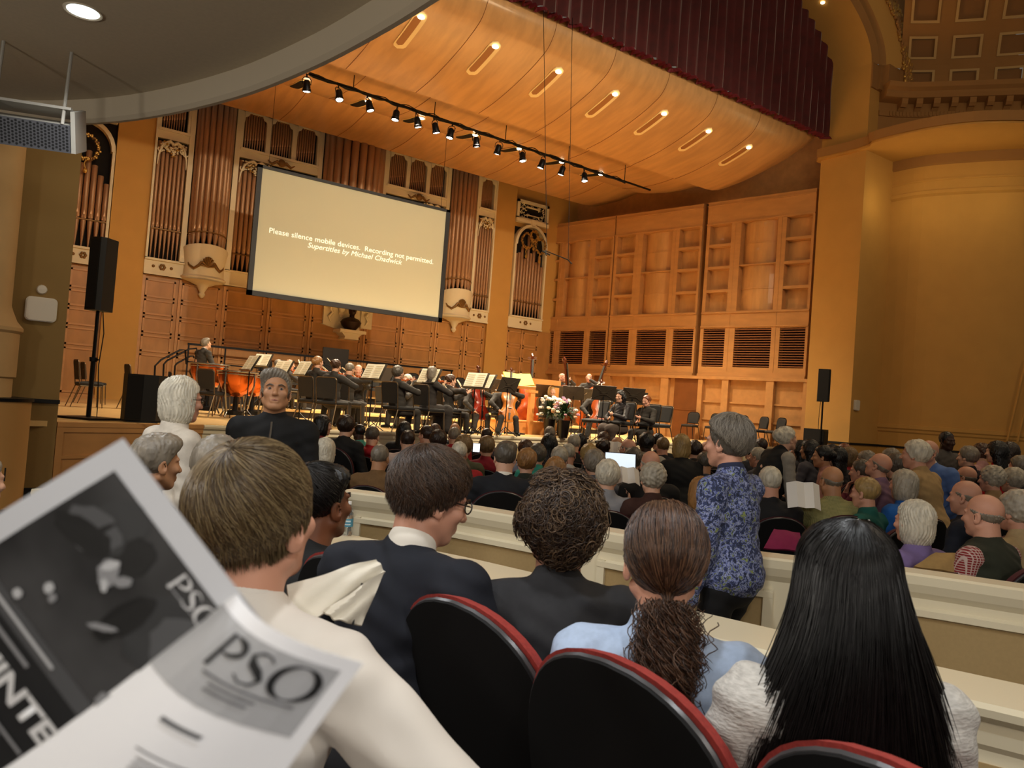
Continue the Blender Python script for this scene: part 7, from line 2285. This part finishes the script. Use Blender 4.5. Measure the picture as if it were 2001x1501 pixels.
# strands over the hair of the near heads
def H3(k): return [hairm(k)]
def hmats(*cs): return [mat('strand_'+c, c, 0.38, spec=0.55) for c in cs]
R0 = (0.083, 0.103, 0.093); C0 = Vector((0, -0.020, 0.038))
def surf(th, az, R_=R0, lift=1.0):
    # th: angle from the crown axis (tilted back), az: 0 back .. pi front
    ax = Vector((0, -0.30, 0.95)).normalized(); bx = Vector((1, 0, 0)); cx2 = ax.cross(bx)
    d = ax*cos(th)+(bx*sin(az)-cx2*0+Vector((0, -1, 0)).cross(ax).cross(ax)*0)*sin(th) if False else ax*cos(th)+(bx*sin(az)+(ax.cross(bx))*(-cos(az)))*sin(th)
    return C0+Vector((d.x*R_[0], d.y*R_[1], d.z*R_[2]))*lift
def th_max(az, front=1.15, sideb=1.75, back=2.05):
    # az measured so that 0 is the back of the head, pi the forehead
    c = cos(az)
    return (back*(0.5+0.5*c)+front*(0.5-0.5*c)) + (sideb-(back+front)/2)*(sin(az)**2)
def straight_path(front, sideb, back, lift=1.0, wave=0.0, L=(0.8, 1.4), jitter=0.05, tail=0.0, swirl=0.3):
    def f(r, i, n):
        az = r.uniform(0, 2*pi); tm = th_max(az, front, sideb, back)
        t0 = r.random()**0.7*tm*0.8; t1 = min(tm, t0+r.uniform(*L))
        li = lift*(1+r.uniform(-0.01, 0.045)); ph = r.random()*6; sw = swirl+r.uniform(-0.12, 0.12)
        pts = []
        for k in range(11):
            u = k/10; th = t0+(t1-t0)*u
            q = surf(th, az+sw*u*(1.2-th*0.3)+wave*sin(u*9+ph), lift=li*(1+0.02*sin(u*pi)))
            pts.append(q)
        if tail:
            for k in range(1, 4): pts.append(pts[10]+Vector((0, 0, -tail*k*r.uniform(0.6, 1))))
        return pts
    return f
# front angle sign check: surf(az=0) must be the back of the head
sgn_ok = surf(1.5, 0).y < surf(1.5, pi).y
if not sgn_ok:
    _s = surf
    def surf(th, az, R_=R0, lift=1.0): return _s(th, pi-az, R_, lift)
strands(bl_boy, 9500, straight_path(1.5, 2.0, 2.3, 1.06, L=(0.7, 1.7), tail=0.008, wave=0.03, swirl=0.55), hmats('6f5b3e', '5a482f', '84714f', '473824'), 0.00065, 3)
strands(g_boy, 5500, straight_path(1.25, 1.85, 2.35, 1.13, wave=0.06, L=(0.5, 1.2), swirl=0.6, tail=0.008), hmats('3c2a1d', '2a1d14', '4b3626'), 0.0010, 4)
strands(d_boy, 2500, straight_path(1.2, 1.6, 2.1, 1.05, L=(0.4, 0.9)), hmats('141110', '0c0a0a'), 0.0010, 5)
strands(wj, 5000, straight_path(1.3, 1.75, 2.25, 1.17, wave=0.05, L=(0.5, 1.1)), hmats('7c7366', '5f564a', '93897a'), 0.0011, 6)
def curl_path(r, i, n):
    az = r.uniform(0, 2*pi); tm = th_max(az, 1.2, 1.75, 2.2)
    th = r.random()**0.6*tm
    c = surf(th, az, lift=r.uniform(1.04, 1.42+0.14*sin(az*3+th*4))); nrm = (c-C0).normalized()
    a_ = nrm.orthogonal().normalized(); b_ = nrm.cross(a_)
    rad_ = r.uniform(0.009, 0.021); ph = r.random()*6; tw = r.choice((-1, 1))
    down = Vector((0, 0, -1)); dd = (down-nrm*down.dot(nrm))*0.03+nrm*0.004
    return [c+a_*(rad_*cos(ph+tw*k*0.75))+b_*(rad_*sin(ph+tw*k*0.75))+dd*(k/11)*r.uniform(0.9, 1.1) for k in range(12)]
strands(c_boy, 5200, curl_path, hmats('3f2d20', '2a1d15', '56412e', '6b543c'), 0.0013, 7)
def pony_head(r, i, n):
    # combed back from the face towards the tie at the back of the head
    az = r.uniform(0, 2*pi); tie = Vector((0, -0.112, -0.088))
    th = r.random()*th_max(az, 1.2, 2.05, 2.35)
    a_ = surf(th, az, lift=1.03+r.random()*0.05)
    pts = []; bu = 1.05+0.08*r.random()
    for k in range(11):
        u = k/10; q = a_.lerp(tie, u); d = q-C0
        s_ = math.sqrt((d.x/R0[0])**2+(d.y/R0[1])**2+(d.z/R0[2])**2)
        q2 = C0+d/s_*(bu+0.025*sin(u*8+az*5))
        pts.append(q2.lerp(q, max(0, (u-0.8)*5)) + Vector((r.uniform(-1, 1), 0, r.uniform(-1, 1)))*0.001)
    return pts
strands(p_girl, 6500, pony_head, hmats('4a3122', '2f1e15', '6b4c36'), 0.0010, 8)
def tail_path(r, i, n):
    x0 = r.gauss(0, 0.017); y0 = -0.13+r.gauss(0, 0.012); s0 = Vector((x0, y0+0.012, -0.055-r.random()*0.14))
    rr_ = r.uniform(0.006, 0.014); ph = r.random()*6; L_ = r.uniform(0.08, 0.17); sp = r.uniform(-1, 1)
    pts = []
    for k in range(14):
        u = k/13
        wd = 1.0+0.35*sin(min(1, (0.05-s0.z+L_*u)/0.30)*pi*0.8)
        pts.append(Vector((s0.x*wd+sp*0.014*u+rr_*cos(ph+u*13), s0.y-0.012*sin(u*2)+rr_*sin(ph+u*13), s0.z-L_*u)))
    return pts
strands(p_girl, 6500, tail_path, hmats('4a3122', '2f1e15', '5d4230'), 0.0011, 9, name='ponytail')
def long_path(r, i, n):
    az = r.uniform(0, 2*pi)
    if cos(az) < -0.55: return None
    tm = r.uniform(1.2, 1.6); t0 = r.random()**2*0.9; ph = r.random()*6; li = 1.10+r.random()*0.05
    pts = [surf(t0+(tm-t0)*k/8, az, lift=li) for k in range(9)]
    q = pts[-1]; L_ = r.uniform(0.28, 0.5); spread = r.uniform(0.5, 1.5)
    for k in range(1, 11):
        u = k/10
        x = q.x*(1+0.04*sin(u*pi)+1.05*max(0, u-0.22)*spread)+0.003*sin(u*5+ph)
        y = q.y*(1-0.25*u)-0.035*sin(min(u*1.6, 1)*pi/2)-0.03*u
        pts.append(Vector((x, y, q.z-L_*u)))
    for _ in range(6): pts = [pts[0]]+[(pts[i-1]+pts[i]*2+pts[i+1])*0.25 for i in range(1, len(pts)-1)]+[pts[-1]]
    return pts
strands(l_girl, 9000, long_path, [mat('strand_black'+c, c, 0.33, spec=0.45) for c in ('0b0a0a', '070606', '120f10')], 0.0009, 10)

# ---- water bottle on the ledge
q = Pz(677, 1046, ZL)
e = empty('water_bottle', (q.x, q.y, ZL), 0, 'clear plastic water bottle with a blue label on the cream ledge', 'bottle')
pet = mat('clear_plastic', 'e8eef0', 0.08, trans=0.9, spec=0.5)
b = MB(); b.lathe([(0.0, 0.002), (0.028, 0.0), (0.0315, 0.01), (0.0315, 0.055), (0.030, 0.058), (0.030, 0.098), (0.0315, 0.10), (0.0315, 0.12), (0.027, 0.145), (0.014, 0.165), (0.0125, 0.18)], (0, 0, 0), 24); b.build('body', pet, e, smooth=True)
b = MB(); b.lathe([(0.0325, 0.052), (0.0328, 0.056), (0.0328, 0.094), (0.0325, 0.098)], (0, 0, 0), 24); b.build('label', mat('bottle_label', '4f93b0', 0.5), e, smooth=True)
b = MB()
for k in range(9):
    t = rad(-150+8*k); c_ = (0.0332*cos(t), 0.0332*sin(t))
    b.cb((c_[0], c_[1], 0.084), (0.003, 0.003, 0.009)); b.cb((c_[0], c_[1], 0.066), (0.003, 0.003, 0.006))
b.build('label_print', mat('label_white', 'e9f2f4', 0.5), e)
b = MB(); b.lathe([(0.0, 0.194), (0.0155, 0.194), (0.016, 0.19), (0.016, 0.178), (0.0, 0.178)], (0, 0, 0), 20); b.build('cap', mat('cap_white', 'f0f0f0', 0.4), e, smooth=True)

# ---- white garment lying over the shoulder side of the blond boy
e = empty('folded_garment', tuple(Pd(640, 1165, 1.32)), 0, 'white folded garment with a black seam held up beside the blond boy', 'garment')
def sheet_px(pts, D0, thick, name, m, parent, crease=0.004, n=10):
    # pts: corners in the photo with depths -> bilinear cloth with folds, given real thickness
    P = [Pd(x, y, d) for (x, y, d) in pts]
    vs = []; fs = []
    nrm = (P[1]-P[0]).cross(P[3]-P[0]).normalized()
    for side_ in (0, 1):
        for i in range(n+1):
            for j in range(n+1):
                u, v = i/n, j/n
                q = (P[0]*(1-u)+P[1]*u)*(1-v)+(P[3]*(1-u)+P[2]*u)*v
                bulge = sin(u*pi)*sin(v*pi)
                q = q+nrm*(crease*sin(u*7+v*9)+(thick*(0.3+0.7*bulge))*(1 if side_ else -1)/2)+Vector((0, 0, 0.25*crease*sin(u*11)))
                vs.append(tuple(q))
    m_ = (n+1)**2
    for i in range(n):
        for j in range(n):
            a = i*(n+1)+j
            fs.append((a, a+n+1, a+n+2, a+1)); fs.append((m_+a, m_+a+1, m_+a+n+2, m_+a+n+1))
    for i in range(n):
        for (a, c_) in ((i*(n+1), (i+1)*(n+1)), ((i+1)*(n+1)+n, i*(n+1)+n), (n*(n+1)+i, n*(n+1)+i+1), (i+1, i)):
            fs.append((a, c_, c_+m_, a+m_)[::-1])
    b_ = MB(); b_.add(vs, fs)
    return b_.build(name, m, parent, local=False, smooth=True)
cream_cot = mat('cream_cotton', 'd9d3c4', 0.85, noise=0.05, nscale=10)
sheet_px([(560, 1145, 1.30), (735, 1093, 1.38), (752, 1118, 1.38), (575, 1240, 1.26)], 1.3, 0.03, 'body_fold', cream_cot, e)
sheet_px([(632, 1195, 1.28), (752, 1115, 1.36), (706, 1222, 1.33), (655, 1212, 1.28)], 1.3, 0.02, 'sleeve_fold', cream_cot, e)
b = MB(); b.tube([Pd(708, 1140, 1.33), Pd(700, 1170, 1.325), Pd(692, 1200, 1.318), Pd(690, 1222, 1.31)], 0.0022, n=5); b.build('seam', black, e, local=False)

e = empty('magenta_shawl', tuple(Pd(1530, 1052, 4.7)), 0, 'magenta cloth lying over a seat back just behind the front box wall', 'cloth')
sheet_px([(1492, 1072, 4.7), (1512, 1034, 4.8), (1562, 1042, 4.8), (1572, 1078, 4.7)], 1.3, 0.05, 'fold', cloth('magenta', '7c1840'), e)
e = empty('tan_coat', tuple(Pd(1840, 1095, 4.1)), 0, 'tan coat draped over a seat back between the lavender and the plaid sleeves', 'coat')
sheet_px([(1785, 1108, 4.1), (1828, 1080, 4.2), (1905, 1086, 4.2), (1880, 1122, 4.1)], 1.3, 0.05, 'fold', cloth('tan_coat', 'a38350'), e)

# ---- the programme held up close to the camera
pg = mat('programme_paper', 'c6c9d0', 0.6)
pg_d = mat('programme_dark_print', '1e1f21', 0.5)
e = empty('concert_programme', tuple(Pd(350, 1200, 0.36)), 0, 'open black and white concert programme booklet held up close at the bottom left', 'programme')
def bil(C, u, v):
    return (C[0]*(1-u)+C[1]*u)*(1-v)+(C[3]*(1-u)+C[2]*u)*v
# left page: corners top-left, top-right, bottom-right, bottom-left in its own reading frame
Lc = [Pd(240, 857, 0.36), Pd(540, 1240, 0.345), Pd(60, 1600, 0.35), Pd(-260, 1180, 0.375)]
def page_point(C, u, v, bend, nrm):
    q = bil(C, u, v)
    return q+nrm*bend(u, v)
def page(C, bend, name, m, thick=0.0006, n=24):
    nrm = (C[1]-C[0]).cross(C[3]-C[0]).normalized()
    if nrm.dot(Vector(CAM)-C[0]) < 0: nrm = -nrm
    vs = []; fs = []
    for s_ in (0, 1):
        for i in range(n+1):
            for j in range(n+1): vs.append(tuple(page_point(C, i/n, j/n, bend, nrm)-nrm*thick*s_))
    m_ = (n+1)**2
    for i in range(n):
        for j in range(n):
            a = i*(n+1)+j
            fs.append((a, a+1, a+n+2, a+n+1)); fs.append((m_+a, m_+a+n+1, m_+a+n+2, m_+a+1))
    b_ = MB(); b_.add(vs, fs)
    return b_.build(name, m, e, local=False, smooth=True), nrm
bendL = lambda u, v: 0.010*sin(u*pi*0.5)*0.3+0.006*sin(v*pi)
lp_, nL = page(Lc, bendL, 'left_page', pg)
def decal(C, bend, nrm, poly, name, m, lift=0.0005, sub=8):
    if len(poly) > 1:
        for q_ in poly: decal(C, bend, nrm, [q_], name, m, lift, sub)
        return
    # poly: list of quads in page coordinates (u,v)
    b_ = MB()
    for (q0_, q1_, q2_, q3_) in poly:
        vs = []; fs = []
        for i in range(sub+1):
            for j in range(sub+1):
                a = i/sub; c_ = j/sub
                u = (q0_[0]*(1-a)+q1_[0]*a)*(1-c_)+(q3_[0]*(1-a)+q2_[0]*a)*c_
                v = (q0_[1]*(1-a)+q1_[1]*a)*(1-c_)+(q3_[1]*(1-a)+q2_[1]*a)*c_
                vs.append(tuple(page_point(C, u, v, bend, nrm)+nrm*lift))
        for i in range(sub):
            for j in range(sub):
                a = i*(sub+1)+j; fs.append((a, a+1, a+sub+2, a+sub+1))
        b_.add(vs, fs)
    return b_.build(name, m, e, local=False)
def rq(u0, v0, u1, v1): return ((u0, v0), (u1, v0), (u1, v1), (u0, v1))
def text_decal(C, bend, nrm, s, u0, v0, u1, v1, name, m, lift=0.0009, shear=0.0, bold=0.0, rot=False):
    o = text_obj(name, s, 1.0, m, None, None, shear, bold=bold)
    co = np.empty(len(o.data.vertices)*3); o.data.vertices.foreach_get('co', co); co = co.reshape(-1, 3)
    lo, hi = co[:, :2].min(0), co[:, :2].max(0)
    Mi = wm(e).inverted(); out = []
    for (x, y, z) in co:
        a = (x-lo[0])/(hi[0]-lo[0]); c_ = 1-(y-lo[1])/(hi[1]-lo[1])
        u, v = u0+(u1-u0)*a, v0+(v1-v0)*c_
        q = Mi @ (page_point(C, u, v, bend, nrm)+nrm*lift)
        out += [q.x, q.y, q.z]
    o.data.vertices.foreach_set('co', out); o.data.update(); o.parent = e
    return o
def photo_mat():
    m = mat('programme_photo', '232426', 0.45)
    nt = m.node_tree; bs = nt.nodes['Principled BSDF']
    tc = nt.nodes.new('ShaderNodeTexCoord'); nz = nt.nodes.new('ShaderNodeTexNoise'); nz.inputs['Scale'].default_value = 14; nz.inputs['Detail'].default_value = 3
    nt.links.new(tc.outputs['Object'], nz.inputs['Vector'])
    rp = nt.nodes.new('ShaderNodeValToRGB'); rp.color_ramp.elements[0].position = 0.4; rp.color_ramp.elements[1].position = 0.75
    rp.color_ramp.elements[0].color = (0.012, 0.012, 0.013, 1); rp.color_ramp.elements[1].color = (0.06, 0.06, 0.063, 1)
    nt.links.new(nz.outputs['Fac'], rp.inputs[0]); nt.links.new(rp.outputs[0], bs.inputs['Base Color'])
    return m
def seg_quads(): pass
# dark picture printed on the left page, its caption strips and headline
PHC = photo_mat()
decal(Lc, bendL, nL, [rq(0.10, 0.075, 1.0, 0.56)], 'printed_photo', PHC)
def tone(n, c): return mat('print_'+n, c, 0.5)
g1, g2, g3, g4 = tone('grey1', '2e2f31'), tone('grey2', '4b4c4f'), tone('grey3', '85868a'), tone('grey4', 'b4b6ba')
decal(Lc, bendL, nL, [rq(0.10, 0.62, 1.0, 1.0)], 'dark_band', pg_d)
decal(Lc, bendL, nL, [rq(0.10, 0.56, 1.0, 0.62)], 'caption_strip', g2, lift=0.0007)
def blob(C, bend, nrm, cu, cv, ru, rv, ang, name, m, lift, n=18, seed=0, rough_=0.12):
    r = random.Random(seed); pts = []
    for i in range(n):
        t = 2*pi*i/n; k = 1+r.uniform(-rough_, rough_)
        a, c_ = ru*cos(t)*k, rv*sin(t)*k
        u, v = cu+a*cos(ang)-c_*sin(ang), cv+a*sin(ang)+c_*cos(ang)
        pts.append(tuple(page_point(C, u, v, bend, nrm)+nrm*lift))
    b_ = MB(); b_.add(pts, [tuple(range(n))])
    return b_.build(name, m, e, local=False)
# the picture: a plain greyscale still life of musicians' silhouettes (generic)
BK = tone('black', '0c0c0d')
PB = [(0.30, 0.17, 0.10, 0.10, 0.4, g1, 2), (0.26, 0.235, 0.12, 0.07, -0.2, g2, 3), (0.26, 0.26, 0.14, 0.045, -0.2, BK, 31), (0.28, 0.22, 0.012, 0.06, 0.2, BK, 32), (0.45, 0.17, 0.07, 0.055, 0.3, BK, 5), (0.78, 0.25, 0.17, 0.14, 0.2, g1, 6),
      (0.82, 0.24, 0.12, 0.09, 0.2, g2, 7), (0.62, 0.31, 0.06, 0.10, 0.1, BK, 71), (0.44, 0.27, 0.055, 0.035, 0.5, g3, 8), (0.42, 0.25, 0.018, 0.03, 0.5, g4, 9), (0.50, 0.25, 0.02, 0.03, 0.9, g3, 10), (0.47, 0.30, 0.025, 0.012, 0.5, g4, 11), (0.36, 0.44, 0.020, 0.018, 0.5, g4, 12), (0.40, 0.45, 0.018, 0.014, 0.5, g3, 13), (0.31, 0.53, 0.020, 0.016, 0.2, g4, 14), (0.60, 0.38, 0.05, 0.012, -0.6, g3, 15), (0.85, 0.52, 0.06, 0.035, 0.2, g3, 16)]
for i, (cu, cv, ru, rv, an, m_, sd) in enumerate(PB): blob(Lc, bendL, nL, cu, cv, ru, rv, an, 'photo_shape', m_, 0.0008+0.00007*i, seed=sd)
wht = tone('white', 'd4d5d8')
text_decal(Lc, bendL, nL, 'QUINTET', 0.25, 0.70, 0.92, 0.80, 'headline_print', wht, lift=0.0012, bold=0.03)

# small blurred lines of type
decal(Lc, bendL, nL, [rq(0.18, 0.583, 0.62, 0.595)], 'fine_print', g4, lift=0.0012)
decal(Lc, bendL, nL, [rq(0.34, 0.645, 0.56, 0.66), rq(0.6, 0.145, 0.80, 0.15), rq(0.45, 0.85, 0.80, 0.862), rq(0.45, 0.875, 0.7, 0.885)], 'fine_print', g3, lift=0.0012)
# right page: curls towards the right, upper edge rolled
Rc = [Pd(455, 1150, 0.350), Pd(710, 1296, 0.335), Pd(400, 1740, 0.325), Pd(-20, 1520, 0.352)]
bendR = lambda u, v: 0.020*sin(u*pi)+0.004*sin(v*pi)
wp_, nR = page(Rc, bendR, 'right_page', mat('programme_white_page', 'eceef4', 0.6))
decal(Rc, bendR, nR, [rq(0.04, 0.05, 0.93, 0.34)], 'grey_panel', tone('panel', 'a9abb0'))
dkp = tone('ink_dark', '1d1e20'); mdp = tone('ink_mid', '66676b')
def brush(C, bend, nrm, pts, ws, name, m, lift=0.0012):
    vs = []; fs = []; n_ = len(pts)
    for i, (u, v) in enumerate(pts):
        a = pts[max(i-1, 0)]; c_ = pts[min(i+1, n_-1)]
        dx, dy = c_[0]-a[0], (c_[1]-a[1])*1.25
        L_ = math.hypot(dx, dy) or 1; nx, ny = -dy/L_, dx/L_/1.25
        for s_ in (-1, 1):
            vs.append(tuple(page_point(C, u+nx*ws[i]*s_, v+ny*ws[i]*s_, bend, nrm)+nrm*lift))
    for i in range(n_-1): fs.append((2*i, 2*i+1, 2*i+3, 2*i+2))
    b_ = MB(); b_.add(vs, fs); return b_.build(name, m, e, local=False)
def pso(C, bend, nrm, u0, v0, u1, v1, m, lift):
    X_ = lambda x: u0+(u1-u0)*x
    Y_ = lambda y: v0+(v1-v0)*y
    k = (u1-u0)
    brush(C, bend, nrm, [(X_(0.06), Y_(0.0)), (X_(0.06), Y_(1.0))], [0.016*k*1.6]*2, 'logo_print', m, lift)
    pts = [(X_(0.10+0.17*sin(t)), Y_(0.28-0.26*cos(t))) for t in [pi*i/12 for i in range(13)]]
    brush(C, bend, nrm, pts, [k*(0.006+0.022*sin(pi*i/12)) for i in range(13)], 'logo_print', m, lift)
    pts = [(0.56, 0.18), (0.50, 0.05), (0.42, 0.05), (0.36, 0.2), (0.40, 0.38), (0.50, 0.55), (0.56, 0.72), (0.52, 0.92), (0.42, 0.97), (0.34, 0.82)]
    brush(C, bend, nrm, [(X_(a), Y_(c_)) for a, c_ in pts], [k*w_ for w_ in (0.004, 0.007, 0.012, 0.02, 0.03, 0.03, 0.022, 0.012, 0.007, 0.004)], 'logo_print', m, lift)
    pts = [(X_(0.81+0.17*cos(t)), Y_(0.5+0.5*sin(t))) for t in [2*pi*i/28 for i in range(29)]]
    brush(C, bend, nrm, pts, [k*(0.006+0.026*abs(cos(2*pi*i/28))**1.5) for i in range(29)], 'logo_print', m, lift)
pso(Rc, bendR, nR, 0.30, 0.075, 0.90, 0.21, dkp, 0.0012)
decal(Rc, bendR, nR, [rq(0.36, 0.225, 0.86, 0.234), rq(0.44, 0.25, 0.70, 0.259), rq(0.44, 0.272, 0.68, 0.281)], 'fine_print', mdp, lift=0.0012)
decal(Rc, bendR, nR, [rq(0.40, 0.42, 0.62, 0.438), rq(0.42, 0.55, 0.90, 0.556), rq(0.46, 0.58, 0.85, 0.587), rq(0.46, 0.60, 0.80, 0.607), rq(0.46, 0.62, 0.72, 0.627), rq(0.46, 0.64, 0.62, 0.647)], 'fine_print', mdp, lift=0.0012)
pso(Lc, bendL, nL, 0.60, 0.085, 0.84, 0.15, wht, 0.0022)
